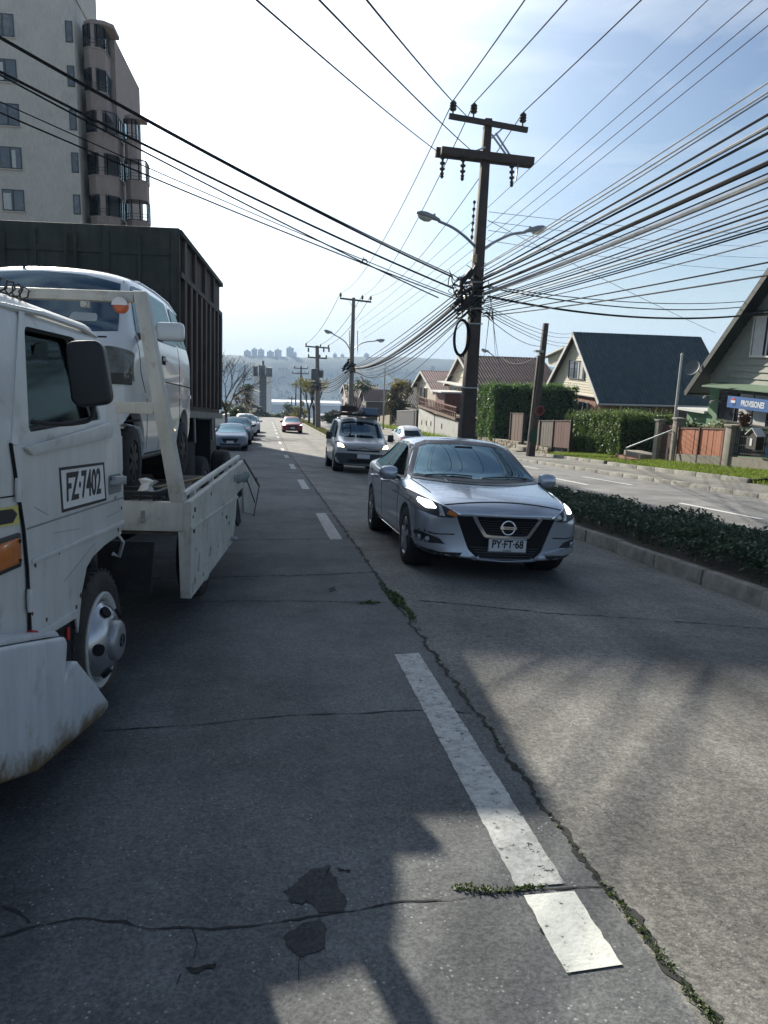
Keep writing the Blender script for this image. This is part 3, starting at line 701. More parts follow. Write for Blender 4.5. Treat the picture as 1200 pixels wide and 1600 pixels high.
        if back: mb = MB(); q = bv.ray_cast(V((0, 9, .62*sz)), V((0, -1, 0)))[0]; mb.box((0, q.y+.02, .62*sz), (.36, .012, .12)); mb.build('number_plate', PLATE, t)
    if hero:                                                        # open the window apertures and furnish the cabin
        def inside(u, v, pl):
            c_ = False
            for (x1, y1), (x2, y2) in zip(pl, pl[1:]+pl[:1]):
                if (y1 > v) != (y2 > v) and u < (x2-x1)*(v-y1)/(y2-y1)+x1: c_ = not c_
            return c_
        SW = [rpoly(YZ([(1.42, .885), (1.72, 1.05), (2.03, 1.225), (2.22, 1.262), (2.44, 1.27), (2.47, .905)]), .03), rpoly(YZ([(2.55, .91), (2.52, 1.27), (2.95, 1.262), (3.30, 1.165), (3.50, 1.02), (3.44, .945)]), .03)]
        RWN = Z([(-.55, .99), (-.47, 1.22), (.47, 1.22), (.55, .99)])
        def opened(f):
            n = f.normal; ps = [v.co for v in f.verts]
            if n.y < -.05 and ps[0].y < 2.4 and all(inside(p.x, p.z, ws) for p in ps): return True
            if abs(n.x) > .35 and any(all(inside(p.y, p.z, pl) for p in ps) for pl in SW): return True
            return n.y > .1 and ps[0].y > 3 and all(inside(p.x, p.z, RWN) for p in ps)
        lin = b.data.copy()
        for me_, shrink in ((b.data, 0), (lin, .014)):
            bm = bmesh.new(); bm.from_mesh(me_); bm.normal_update(); bmesh.ops.delete(bm, geom=[f for f in bm.faces if opened(f)], context='FACES')
            if shrink:
                bm.normal_update()
                for v in bm.verts: v.co -= v.normal*shrink
                bmesh.ops.reverse_faces(bm, faces=bm.faces)
            bm.to_mesh(me_); bm.free()
        lin.materials.clear(); finish(lin, 'cabin_lining', pm('cabin_dark', (.030, .031, .034), .9, var=.2), t, fix=False)
        FR = pm('glass_border', (.006, .006, .007), .25, var=0)
        strip(bv, ws+ws[:1], .045, 'F', off=.0062, res=.05, skirt=.004).build('screen_border', FR, t, fix=False)
        for s in (-1, 1):
            for pl in SW: strip(bv, pl+pl[:1], .030, 'S', s, off=.0062, res=.06, skirt=.004).build('window_border', FR, t, fix=False)
        SEATM = pm('seat_grey', (.055, .057, .062), .9, var=.25, scale=8)
        for x in (-.36, .36):
            for y0, hb in ((1.98, .60), (2.92, .52)):
                mb = MB(); mb.hexa([(x-.25, y0-.35, .36), (x+.25, y0-.35, .36), (x+.25, y0+.12, .32), (x-.25, y0+.12, .32), (x-.25, y0-.35, .52), (x+.25, y0-.35, .52), (x+.25, y0+.12, .46), (x-.25, y0+.12, .46)]); st = mb.build('seat', SEATM, t, bevel=.04, seg=3)
                mb = MB(); mb.hexa([(x-.24, y0+.04, .46), (x+.24, y0+.04, .46), (x+.24, y0+.16, .46), (x-.24, y0+.16, .46), (x-.18, y0+.22, .46+hb), (x+.18, y0+.22, .46+hb), (x+.18, y0+.29, .46+hb), (x-.18, y0+.29, .46+hb)]); mb.build('backrest', SEATM, st, bevel=.04, seg=3)
                mb = MB(); mb.box((x, y0+.26, .55+hb), (.24, .09, .15)); mb.build('headrest', SEATM, st, bevel=.035, seg=3)
        mb = MB(); mb.hexa([(-.70, 1.30, .60), (.70, 1.30, .60), (.70, 1.72, .60), (-.70, 1.72, .60), (-.70, 1.28, .875), (.70, 1.28, .875), (.68, 1.66, .90), (-.68, 1.66, .90)]); mb.build('dashboard', pm('dash_black', (.02, .021, .023), .7, var=.2), t, bevel=.03)
        mb = MB(); wc_ = V((.36, 1.74, .86)); mb.grid(lambda u, v: wc_+V(((.175+.014*cos(2*pi*v))*cos(2*pi*u), .014*sin(2*pi*v)+.35*.175*sin(2*pi*u), (.175+.014*cos(2*pi*v))*sin(2*pi*u))), 30, 8); mb.beam(wc_+V((-.17, 0, 0)), wc_+V((.17, 0, 0)), .05, .03); mb.build('steering_wheel', BLACK, t, smooth=True)
        mb = MB(); mb.box((0, 1.92, 1.235), (.22, .03, .065)); mb.build('rear_view_mirror', BLACK, t, bevel=.012)
    if roofbar:
        for s in (-1, 1):
            mb = MB(); mb.tube([(s*.56, 2.1*sy, 1.30*sz), (s*.56, 2.2*sy, 1.37*sz), (s*.55, 3.2*sy, 1.36*sz), (s*.55, 3.35*sy, 1.25*sz)], .018, 6); mb.build('roof_rail', BLACK, t)
    return t

# oncoming silver saloon, the car nearest the camera
SILVER = paint('silver_paint', (.52, .555, .605), .6, .27)
def on_road(x, y, heading=0, roll=0, w=0):      # location and rotation of a vehicle standing on the slope
    sl = atan2(zr(y+2)-zr(y-2), 4)
    return (x, y, zr(y)+w), (sl, radians(roll), -radians(heading))
loc, rot = on_road(2.37, 7.08, 0, 2.4, -.068)
hero = sedan('silver_sedan', 'silver saloon car with lit headlights driving towards the camera beside the planted median', 'car', loc, rot, SILVER, 3, True); hero.scale = (1.03, 1.03, 1.03)

# ---- silver panel van with loaded roof rack
VAN = [
 (0.00, .22, [(0, .28), (.55, .28), (.72, .32), (.78, .50), (.76, .74), (.62, .84), (.36, .87), (0, .88)]),
 (0.06, .22, [(0, .24), (.64, .24), (.82, .32), (.87, .55), (.85, .82), (.66, .93), (.38, .965), (0, .975)]),
 (0.40, .14, [(0, .22), (.70, .22), (.86, .33), (.90, .60), (.88, .90), (.70, 1.02), (.42, 1.055), (0, 1.07)]),
 (0.85, .06, [(0, .22), (.72, .22), (.87, .33), (.90, .62), (.885, .97), (.74, 1.10), (.46, 1.14), (0, 1.155)]),
 (1.05, .06, [(0, .22), (.72, .22), (.87, .33), (.90, .63), (.885, 1.0), (.74, 1.22), (.48, 1.28), (0, 1.295)]),
 (1.55, .05, [(0, .22), (.72, .22), (.87, .33), (.90, .64), (.885, 1.03), (.70, 1.62), (.48, 1.69), (0, 1.71)]),
 (1.85, .02, [(0, .22), (.72, .22), (.87, .33), (.90, .64), (.885, 1.04), (.68, 1.70), (.48, 1.765), (0, 1.785)]),
 (3.00, .0, [(0, .22), (.72, .22), (.87, .33), (.90, .64), (.885, 1.04), (.68, 1.72), (.48, 1.785), (0, 1.80)]),
 (4.00, -.03, [(0, .24), (.72, .24), (.87, .35), (.90, .64), (.885, 1.04), (.67, 1.69), (.48, 1.75), (0, 1.765)]),
 (4.30, -.08, [(0, .28), (.66, .28), (.80, .38), (.85, .64), (.84, 1.04), (.63, 1.58), (.45, 1.65), (0, 1.665)]),
 (4.36, -.10, [(0, .34), (.56, .34), (.72, .44), (.77, .64), (.76, 1.0), (.58, 1.46), (.42, 1.53), (0, 1.545)])]
def panel_van(name, label, loc, rot, paintm):
    t = thing(name, label, 'van', loc, rot); me = body(VAN, 2, [(.82, .33), (3.52, .33)], .37, .58)
    finish(me, 'body', paintm, t, smooth=True, angle=38); bv = bvh_of(me)
    def part(nm, mat, *a, parent=t, **k): k.setdefault('res', .12); return patch(bv, *a, **k).build(nm, mat, parent, smooth=True, fix=False)
    for y in (.82, 3.52):
        for sx in (-1, 1):
            mb = MB(); mb.lathe((sx*.56, y, .33), (sx, 0, 0), [(.36, 0), (.36, .25), (.355, .25), (.355, .01), (.02, .01)], 20)
            mb.build('wheel_arch', DARK, t, fix=False)
        for sx in (-1, 1): wheel(t, (sx*.885, y, .32), sx, .32, .2, .6, 6)
    part('windscreen', GLASSD, [(-.72, 1.14), (-.60, 1.58), (-.3, 1.635), (0, 1.645), (.3, 1.635), (.60, 1.58), (.72, 1.14), (.36, 1.12), (0, 1.115), (-.36, 1.12)], 'F')
    for s in (-1, 1):
        part('front_window', GLASSD, rpoly([(1.05, 1.08), (1.55, 1.58), (2.05, 1.64), (2.08, 1.08)], .04), 'S', s)
        part('side_window', GLASSD, rpoly([(2.2, 1.08), (2.18, 1.64), (3.1, 1.66), (3.1, 1.08)], .05), 'S', s)
        for ln in ([(1.0, 1.02), (1.0, .4)], [(2.13, 1.66), (2.13, .34)], [(3.2, 1.66), (3.2, .6)]): strip(bv, ln, .014, 'S', s, off=.002, res=.2).build('door_gap', DARK, t, fix=False)
        mb = MB(); mb.box((s*1.02, 1.18, 1.14), (.19, .1, .24)); mb.build('wing_mirror', BLACK, t, bevel=.03)
        pl = [(.50, .80), (.56, .90), (.80, .985), (.86, .94), (.84, .80), (.70, .755)]; pl = pl if s > 0 else m2(pl)
        h = part('headlight', LENS, pl, 'F', off=.006); q = rpoly([(.60, .80), (.66, .90), (.80, .93), (.80, .82)], .02); q = q if s > 0 else m2(q); part('headlight_beam', LAMPY, q, 'F', off=.012, parent=h)
    part('bumper', pm('van_bumper', (.055, .058, .062), .6, var=.1), [(-.84, .62), (-.40, .63), (.40, .63), (.84, .62), (.86, .50), (.70, .30), (-.70, .30), (-.86, .50)], 'F', off=.02, skirt=.03)
    part('lower_grille', DARK, rpoly([(-.5, .44), (.5, .44), (.44, .34), (-.44, .34)], .03), 'F', off=.026)
    strip(bv, [(-.52, .765), (-.2, .775), (-.08, .80), (0, .83), (.08, .80), (.2, .775), (.52, .765)], .03, 'F', off=.012).build('chrome_trim', CHROME, t, fix=False)
    strip(bv, [(-.52, .72), (.52, .72)], .045, 'F', off=.005).build('grille', DARK, t, fix=False)
    q = bv.ray_cast(V((0, -9, .55)), V((0, 1, 0)))[0]; mb = MB(); mb.box((0, q.y-.03, .55), (.40, .012, .13)); mb.build('number_plate', PLATE, t)
    mb = MB(); q = bv.ray_cast(V((-.58, -9, 1.19)), V((0, 1, 0)))[0]; mb.lathe(q+V((0, -.008, 0)), (0, -1, .6), [(.045, 0), (.045, .004)], 16); mb.build('windscreen_sticker', PLATE, t)
    mb = MB()
    for x in (-.66, .66): mb.tube([(x, 1.5, 1.86), (x, 4.0, 1.86)], .02, 6)
    for y in (1.55, 2.1, 2.7, 3.3, 3.95):
        mb.tube([(-.66, y, 1.86), (.66, y, 1.86)], .018, 6)
        for x in (-.66, .66): mb.tube([(x, y, 1.68), (x, y, 1.86)], .016, 6)
    mb.build('roof_rack', BLACK, t)
    return t, bv
vp = at(560, 730, 23.9); VX = 3.03
loc, rot = on_road(VX, 23.7, 0, 2.4, rw(VX))
VANP = paint('van_silver', (.60, .60, .58), .35, .38)
rackvan, _ = panel_van('loaded_van', 'silver panel van with yellow lit headlights and ladders and boxes stacked on its roof rack', loc, rot, VANP)
def on_van(x, y, z):
    return M.Translation(loc) @ M.Rotation(rot[2], 4, 'Z') @ M.Rotation(rot[1], 4, 'Y') @ M.Rotation(rot[0], 4, 'X') @ V((x, y, z))
def van_thing(name, label, cat, x, y, z, group=None): return thing(name, label, cat, on_van(x, y, z), rot, group)
# the load on the rack, each piece its own thing
WOODD = pm('weathered_wood', (.16, .10, .06), .8, var=.35, scale=12)
t = van_thing('ladder', 'wooden ladder lying along the van roof rack on the left of the load', 'ladder', -.48, 1.2, 1.905)
for x in (-.17, .17): mb = MB(); mb.beam((x, 0, 0), (x, 2.9, .02), .03, .07); mb.build('rail', WOODD, t)
for k in range(10): mb = MB(); mb.tube([(-.17, .15+.28*k, 0), (.17, .15+.28*k, 0)], .014, 6); mb.build('rung', WOODD, t)
t = van_thing('toolbox', 'dark open toolbox full of tools on the van roof behind the ladder', 'toolbox', -.36, 1.62, 1.955)
mb = MB(); mb.bb(-.24, .24, 0, .55, 0, .02); mb.bb(-.24, -.22, 0, .55, .02, .18); mb.bb(.22, .24, 0, .55, .02, .18); mb.bb(-.22, .22, 0, .02, .02, .18); mb.bb(-.22, .22, .53, .55, .02, .18); mb.build('box', pm('rusty_dark', (.05, .035, .028), .7, var=.4), t)
for k in range(9): mb = MB(); mb.tube([(rnd(-.18, .18), .05, .1+rnd(0, .1)), (rnd(-.18, .18), .5, .16+rnd(0, .12))], rnd(.012, .03), 6); mb.build('tool', WOODD, t)
t = van_thing('crate', 'pale blue plastic crate strapped on the right of the van roof rack', 'crate', .36, 1.6, 1.885)
mb = MB(); mb.bb(-.25, .25, 0, .7, 0, .2); cr_ = mb.build('box', pm('crate_blue', (.16, .22, .30), .6), t, bevel=.015); mb = MB(); mb.bb(-.26, .26, -.01, .71, .2, .235); mb.build('lid', pm('crate_lid', (.26, .31, .36), .6), t, bevel=.01)
t = van_thing('pipe_bundle', 'bundle of dark pipes tied across the middle of the van roof rack', 'pipes', .02, 1.45, 1.885)
for k in range(5): mb = MB(); mb.tube([(-.06+.05*k, 0, .03+.04*(k % 2)), (-.02+.05*k, 2.3, .03+.04*(k % 2))], .024, 8); mb.build('pipe', BLACK, t)
for y in (.4, 1.4): mb = MB(); mb.tube([(-.14, y, .0), (-.12, y, .11), (.22, y, .11), (.24, y, 0)], .012, 5); mb.build('strap', WOODD, t)
t = van_thing('wheelbarrow_tray', 'black upturned tray on the right rear of the van roof load', 'tray', .42, 2.5, 1.885)
mb = MB(); mb.hexa([(-.3, 0, 0), (.3, 0, 0), (.3, .7, 0), (-.3, .7, 0), (-.16, .12, .26), (.16, .12, .26), (.16, .56, .26), (-.16, .56, .26)]); mb.build('tray', BLACK, t, bevel=.03)
mb = MB(); mb.tube([(-.3, .0, .01), (.3, 0, .01), (.3, .7, .01), (-.3, .7, .01), (-.3, 0, .01)], .014, 6); mb.build('rim', STEEL, t)

# ---- cars farther down the street
def far_car(name, label, x, y, col, heading=0, metal=.3, w=0, **k):
    loc, rot = on_road(x, y, heading, 0, w)
    return sedan(name, label, 'car', loc, rot, paint('paint_'+label.replace(' ', '_')[:24], col, metal, .45, .15), 1, False, **k)
far_car('parked_car', 'silver blue hatchback parked nearest in the row on the left, front facing the camera', -1.72, 38.6, (.24, .28, .34), -1, .5)
far_car('parked_car', 'dark blue grey tall car parked right behind the silver blue hatchback', -1.62, 44.6, (.035, .045, .06), -1, .3, sz=1.16, wheel_r=.33)
far_car('parked_car', 'grey car third in the parked row, behind the dark tall car', -1.60, 50.6, (.10, .11, .12), -1, .4)
far_car('parked_car', 'white tall car with dark windows fourth in the parked row on the left', -1.42, 56.6, (.62, .63, .64), -1, .0, sz=1.18, wheel_r=.33)
far_car('parked_car', 'pale car fifth in the parked row, farthest down the left side', -1.25, 63, (.45, .47, .48), -1, .2)
far_car('red_car', 'dark red car with lit headlights coming up the street in the distance', 2.30, 65.5, (.22, .015, .02), 0, .3, lights=LAMPW, w=-.06)
wc = at(606, 700, 50.0)
far_car('white_car', 'white hatchback with red tail lights driving away on the far carriageway', 9.75, 54.5, (.62, .64, .66), 180, .1, back=True, sz=1.08)
far_car('distant_car', 'dark car far down the right carriageway seen left of the pale distant car', 9.3, 104, (.06, .06, .07), 180, .2, back=True)
far_car('distant_car', 'pale green grey car far down the right carriageway beside the loaded van', 9.0, 93, (.36, .40, .38), 180, .2, back=True)
far_car('distant_car', 'white car farthest away beyond the median tree', 8.2, 118, (.6, .6, .6), 180, .1, back=True)
# ------------------------------------------------------------------ white tow truck on the left
TT_LOC = V((-.831, 3.816, zr(3.816))); TT_ROT = (radians(-5.5), 0, -radians(6.5))
TTM = M.Translation(TT_LOC) @ M.Rotation(TT_ROT[2], 4, 'Z') @ M.Rotation(TT_ROT[0], 4, 'X')
TW = pm('truck_white', (.60, .61, .585), .42, 0, var=.07, scale=2.5, dirt=(.30, .25, .17), dscale=6, damt=.12, coat=.15, bump=.06, bscale=5, streak=.10)
TW2 = pm('bed_white', (.55, .545, .49), .55, 0, var=.10, scale=4, dirt=(.20, .14, .085), dscale=7, damt=.28, bump=.15, bscale=15, streak=.16)
RUSTW = pm('bumper_white_rusty', (.56, .585, .60), .45, 0, var=.08, scale=3, dirt=(.18, .115, .045), dscale=3.2, damt=.12, bump=.1, bscale=9, streak=.15, low=(.175, .20, (.15, .105, .045), .17))
t = tow = thing('tow_truck', 'battered white flatbed tow truck on the left with plate lettering painted on its door', 'truck', TT_LOC, TT_ROT)
def ring(z, x0, x1, y0, y1): return [(x0, y0, z), (x1, y0, z), (x1, y1, z), (x0, y1, z)]
def rings(rs):
    mb = MB(); vs = [p for r in rs for p in r]; fs = [(3, 2, 1, 0), tuple(len(vs)-4+k for k in range(4))]
    for i in range(len(rs)-1):
        for k in range(4): fs.append((4*i+k, 4*i+(k+1) % 4, 4*i+4+(k+1) % 4, 4*i+4+k))
    mb.add(vs, fs); return mb
outer = tmp(rings([ring(.60, -1.74, -.004, -1.25, .40), ring(1.42, -1.745, .0, -1.24, .40), ring(1.90, -1.64, -.105, -.86, .37), ring(1.975, -1.60, -.15, -.78, .35), ring(2.03, -1.40, -.34, -.62, .24)]))
bmx = bmesh.new(); bmx.from_mesh(outer.data); bmesh.ops.bevel(bmx, geom=[e for e in bmx.edges if e.calc_face_angle(0) > .25], offset=.03, segments=3, affect='EDGES', profile=.6); bmx.to_mesh(outer.data); bmx.free()
inner = tmp(rings([ring(.98, -1.68, -.06, -1.16, .34), ring(1.42, -1.68, -.06, -1.16, .34), ring(1.90, -1.58, -.16, -.80, .31), ring(1.95, -1.5, -.22, -.74, .28)]))
def cutter(poly, o, ex, ey, n): c = MB(); c.prism(poly, o, ex, ey, n); return tmp(c)
WIN = rpoly([(-.80, 1.43), (-.60, 1.86), (-.02, 1.875), (.10, 1.485)], .035)
ARCH = [(-.37, .3), (-.345, .47), (-.29, .66), (-.22, .765), (-.10, .815), (.10, .845), (.30, .86), (.6, .87), (.6, .3)]
cab = carve(outer, [inner, cutter(WIN, (-2.2, 0, 0), (0, 1, 0), (0, 0, 1), (2.6, 0, 0)),
                    cutter(rpoly([(-1.60, 1.46), (-1.52, 1.85), (-.22, 1.85), (-.14, 1.46)], .05), (0, -2, 0), (1, 0, 0), (0, 0, 1), (0, 1.6, 0)),
                    cutter(rpoly([(-1.45, 1.45), (-1.40, 1.80), (-.36, 1.80), (-.30, 1.45)], .05), (0, .2, 0), (1, 0, 0), (0, 0, 1), (0, .5, 0)),
                    cutter(ARCH, (-.42, 0, 0), (0, 1, 0), (0, 0, 1), (.6, 0, 0)), cutter(ARCH, (-1.9, 0, 0), (0, 1, 0), (0, 0, 1), (.58, 0, 0))])
cabo = finish(cab, 'cab', TW, t, smooth=True, angle=32)
# door skin with pressed lines
door_poly = [(-.985, 1.385), (-.925, 1.20), (-.885, 1.06), (-.86, .90), (-.845, .62), (-.40, .61), (-.365, .60), (-.335, .50), (-.28, .68), (-.21, .785), (-.10, .832), (.10, .862), (.30, .878), (.36, .90), (.385, 1.07), (.37, 1.40)]
mb = MB(); mb.prism(door_poly, (-.002, 0, 0), (0, 1, 0), (0, 0, 1), (.012, 0, 0)); door = mb.build('door', TW, t, bevel=.004, seg=2)
mb = MB(); mb.prism([(-.985, 1.39), (-.62, 1.93), (-.57, 1.93), (-.93, 1.39)], (.003, 0, 0), (0, 1, 0), (0, 0, 1), (.006, 0, 0))
mb.v = [(x-(.105*(z-1.39)/.5 if z > 1.4 else 0), y, z) for x, y, z in mb.v]; mb.build('door_pillar', TW, door)
mb = MB(); mb.prism([(-.90, 1.375), (-.84, 1.345), (.14, 1.395), (.16, 1.46), (.10, 1.47)], (.010, 0, 0), (0, 1, 0), (0, 0, 1), (.020, 0, 0)); mb.build('window_ledge', TW, door, bevel=.008)
mb = MB(); mb.prism([(-.84, .918), (.37, .912), (.37, .940), (-.84, .938)], (.008, 0, 0), (0, 1, 0), (0, 0, 1), (.012, 0, 0)); mb.build('pressed_rib', TW, door, bevel=.006)
mb = MB(); mb.prism([(-.84, .60), (-.37, .585), (-.37, .625), (-.84, .635)], (.008, 0, 0), (0, 1, 0), (0, 0, 1), (.014, 0, 0)); mb.build('pressed_rib', TW, door, bevel=.006)
mb = MB(); mb.prism([(-.875, 1.058), (.385, 1.060), (.385, 1.068), (-.875, 1.066)], (.0075, 0, 0), (0, 1, 0), (0, 0, 1), (.004, 0, 0)); mb.build('door_crease_shade', pm('crease_shadow', (.25, .25, .24), .7), door)  # thin grey strip painted for the shade of the door crease
def vline(pts, w, x, name, mat, par):
    mb = MB()
    for a, b in zip(pts, pts[1:]): mb.beam((x, *a), (x, *b), .012, w, up=(1, 0, 0))
    return mb
mb = MB(); ln = [(-.61, 1.90), (-.985, 1.395), (-.93, 1.20), (-.89, 1.06), (-.865, .90), (-.85, .60)]
mb.prism([(a-.005, b) for a, b in ln[1:]]+[(a+.005, b) for a, b in ln[1:]][::-1], (.001, 0, 0), (0, 1, 0), (0, 0, 1), (.010, 0, 0)); mb.build('door_gap', DARK, door)
mb = MB(); mb.prism([(-.52, 1.084), (.075, 1.078), (.045, 1.274), (-.545, 1.280)], (.008, 0, 0), (0, 1, 0), (0, 0, 1), (.005, 0, 0)); pp = mb.build('painted_plate', PLATE, door)
bw = .010; c4 = [(-.520, 1.084), (.075, 1.078), (.045, 1.274), (-.545, 1.280)]; ci = [(-.505, 1.097), (.060, 1.091), (.032, 1.262), (-.528, 1.267)]
mb = MB()
for i in range(4): j = (i+1) % 4; mb.prism([c4[i], c4[j], ci[j], ci[i]], (.012, 0, 0), (0, 1, 0), (0, 0, 1), (.003, 0, 0))
mb.build('plate_border', INK, pp, fix=False)
text_obj('FZ·7402', .172, INK, pp, 'plate_text', mtx((.0135, -.237, 1.180), (0, 1, -.01), (0, 0, 1)), .001, .80, .0045)
mb = MB(); mb.prism(rpoly([(.12, 1.10), (.34, 1.10), (.33, 1.20), (.12, 1.20)], .02), (.006, 0, 0), (0, 1, 0), (0, 0, 1), (.006, 0, 0)); hd = mb.build('handle_recess', pm('recess_grey', (.20, .21, .21), .6), door)
mb = MB(); mb.beam((.035, .14, 1.175), (.035, .31, 1.165), .03, .045); mb.beam((.02, .15, 1.175), (.02, .15, 1.15), .04, .03); mb.build('door_handle', STEEL, hd, bevel=.006)
mb = MB(); mb.tube([(-.03-.085*(z-1.42)/.45, y, z) for y, z in WIN]+[(-.03-.085*(WIN[0][1]-1.42)/.45, WIN[0][0], WIN[0][1])], .017, 6, cap=False); mb.build('window_seal', RUBBER, door)
mb = MB(); mb.prism(WIN, (-.05, 0, 0), (0, 1, 0), (0, 0, 1), (.004, 0, 0)); mb.v = [(x-.085*(z-1.42)/.45-.01, y, z) for x, y, z in mb.v]; mb.build('door_window', glassm('truck_glass', (.75, .8, .8), .9), door)
mb = MB(); mb.prism([(-.66, 1.44), (-.30, 1.44), (-.30, 1.83), (-.44, 1.80)], (-.12, 0, 0), (0, 1, 0), (0, 0, 1), (.003, 0, 0)); mb.build('wind_deflector', glassm('dirty_glass', (.55, .62, .62), .6, .3), door)
# hinges, lock, seams, rust chips and scratches
for z in (1.22, .78): mb = MB(); y_ = -.955 if z > 1 else -.872; mb.tube([(.016, y_, z-.045), (.016, y_, z+.045)], .011, 8); mb.box((.010, y_+.02, z), (.01, .05, .05)); mb.build('hinge', TW, door, bevel=.002)
mb = MB(); mb.lathe((.010, .235, 1.075), (1, 0, 0), [(.013, 0), (.013, .005), (.004, .006)], 12); mb.build('lock', STEEL, door)
RUSTC = pm('rust_chip', (.095, .048, .022), .85, var=.5, scale=40, worn=(60, .40)); SCR = pm('scratch_grey', (.30, .30, .28), .6, var=.2)
random.seed(41)
def chip(x, y, z, r, par):
    k = 11; pts = [(y+r*rnd(.35, 1)*cos(2*pi*i/k), z+r*rnd(.3, .9)*sin(2*pi*i/k)) for i in range(k)]; mb = MB(); mb.prism(pts, (x, 0, 0), (0, 1, 0), (0, 0, 1), (.0012, 0, 0)); mb.build('rust_chip', RUSTC, par)
for y, z, r in ((-.80, .905, .016), (-.55, .915, .012), (.28, .90, .02), (-.30, .67, .018), (-.36, .63, .022), (.34, 1.01, .014), (-.70, .66, .014), (.37, 1.20, .012), (-.84, .72, .012)): chip(.0101, y, z, r, door)
for y, z, r in ((1.25, .86, .02), (1.9, .95, .025), (2.4, .74, .02), (1.6, .40, .02), (2.75, .62, .025), (3.3, .98, .022), (2.2, .50, .016), (1.35, .62, .014)): chip(.2105, y, z, r, bs_ if False else tow)
for (y0, z0), (y1, z1) in (((-.62, 1.01), (-.30, .985)), ((-.5, .78), (-.1, .885)), ((-.80, 1.14), (-.66, 1.09)), ((.1, .99), (.3, 1.0))):
    mb = MB(); mb.beam((.0104, y0, z0), (.0104, y1, z1), .002, .003, up=(1, 0, 0)); mb.build('scratch', SCR, door)
mb = MB(); mb.prism([(-1.24, 1.205), (-.955, 1.195), (-.955, 1.200), (-1.24, 1.210)], (.0005, 0, 0), (0, 1, 0), (0, 0, 1), (.002, 0, 0)); mb.build('panel_seam', DARK, t)
# inside the cab
for x in (-.48, -1.2):
    mb = MB(); mb.hexa([(x-.25, -.30, 1.0), (x+.25, -.30, 1.0), (x+.25, .20, 1.0), (x-.25, .20, 1.0), (x-.25, -.28, 1.16), (x+.25, -.28, 1.16), (x+.25, .22, 1.14), (x-.25, .22, 1.14)])
    mb.hexa([(x-.24, .06, 1.14), (x+.24, .06, 1.14), (x+.24, .2, 1.14), (x-.24, .2, 1.14), (x-.14, .22, 1.78), (x+.14, .22, 1.78), (x+.14, .29, 1.78), (x-.14, .29, 1.78)]); mb.build('seat', pm('seat_cloth', (.03, .032, .036), .9, var=.3), t, bevel=.04)
mb = MB(); mb.bb(-1.66, -.08, -1.12, -.85, 1.0, 1.40); mb.build('dashboard', BLACK, t, bevel=.04)
mb = MB(); mb.grid(lambda u, v: V((-.48, -.72, 1.47))+V((cos(2*pi*u)*(.2+.014*cos(2*pi*v)), sin(2*pi*u)*(.2+.014*cos(2*pi*v))*.5+.0, sin(2*pi*u)*(.2+.014*cos(2*pi*v))*.85+.014*sin(2*pi*v))), 28, 6); mb.build('steering_wheel', BLACK, t, smooth=True)
# front corner, indicator, stickers
mb = MB(); mb.bb(-.40, .008, -1.262, -.915, .922, 1.055); ind = mb.build('lamp_surround', BLACK, t, bevel=.01)
mb = MB(); mb.bb(-.36, .013, -1.268, -.928, .938, 1.040); il = mb.build('indicator_lamp', AMBER, ind, bevel=.012)
for z in (.952, 1.026): mb = MB(); mb.lathe((.013, -.945, z), (1, 0, 0), [(.008, 0), (.008, .004), (.001, .005)], 10); mb.build('screw', RUBBER, il)
mb = MB(); mb.prism([(-1.10, 1.098), (-.925, 1.088), (-.93, 1.160), (-1.10, 1.165)], (.001, 0, 0), (0, 1, 0), (0, 0, 1), (.003, 0, 0)); st = mb.build('warning_sticker', pm('sticker_yellow', (.62, .56, .16), .6, var=.1), t)
mb = MB(); mb.prism([(-1.09, 1.105), (-.98, 1.100), (-.94, 1.128), (-.98, 1.152), (-1.09, 1.158)], (.0042, 0, 0), (0, 1, 0), (0, 0, 1), (.001, 0, 0)); mb.build('sticker_arrow', INK, st)
mb = MB(); mb.tube([(-.10, -.86+.0*k, 1.95) for k in range(1)]+[V((-.16+.03*cos(k*1.1), -.80+k*.012, 2.01+.03*sin(k*1.1))) for k in range(34)], .004, 5); mb.build('loose_cable', BLACK, t)
mb = MB(); mb.tube([(-.115, -.82, 1.915), (-.105, -.40, 1.935), (-.105, .10, 1.935), (-.12, .345, 1.92)], .014, 6); mb.build('rain_gutter', TW, t)
# bumper: front bar and the long drooping side wing
BW = [(-1.37, .27), (-1.05, .165), (-.60, .115), (-.25, .080), (-.20, .092), (-.205, .13), (-.36, .25), (-.64, .468), (-.70, .475), (-.785, .44), (-.765, .50), (-.735, .575), (-.755, .605), (-.90, .635), (-1.15, .69), (-1.37, .735)]
mb = MB(); mb.prism(BW, (.045, 0, 0), (0, 1, 0), (0, 0, 1), (.055, 0, 0)); mb.bb(-1.78, .10, -1.44, -1.369, .27, .735)
mb.v = [(x+(.02*(1-abs(z-.4)/.35)), y, z) for x, y, z in mb.v]; bu = mb.build('bumper', RUSTW, t, bevel=.018, seg=3)
mb = MB(); mb.prism([(-1.35, .735), (-.90, .640), (-.76, .607), (-.80, .640), (-1.2, .73)], (-.10, 0, 0), (0, 1, 0), (0, 0, 1), (.19, 0, 0)); mb.build('bumper_top', RUSTW, bu, bevel=.01)
mb = MB(); mb.lathe((.045, -.93, .662), (.1, -.2, 1), [(.024, 0), (.024, .006), (.002, .008)], 16); mb.build('reflector', REDL, bu)
mb = MB(); mb.bb(.004, .010, -.47, -.44, .505, .56); mb.build('reflector', pm('red_tape', (.5, .03, .02), .5), t)
mb = MB(); mb.bb(-1.7, .0, -1.2, -.40, .34, .60); mb.build('step_well', DARK, t)
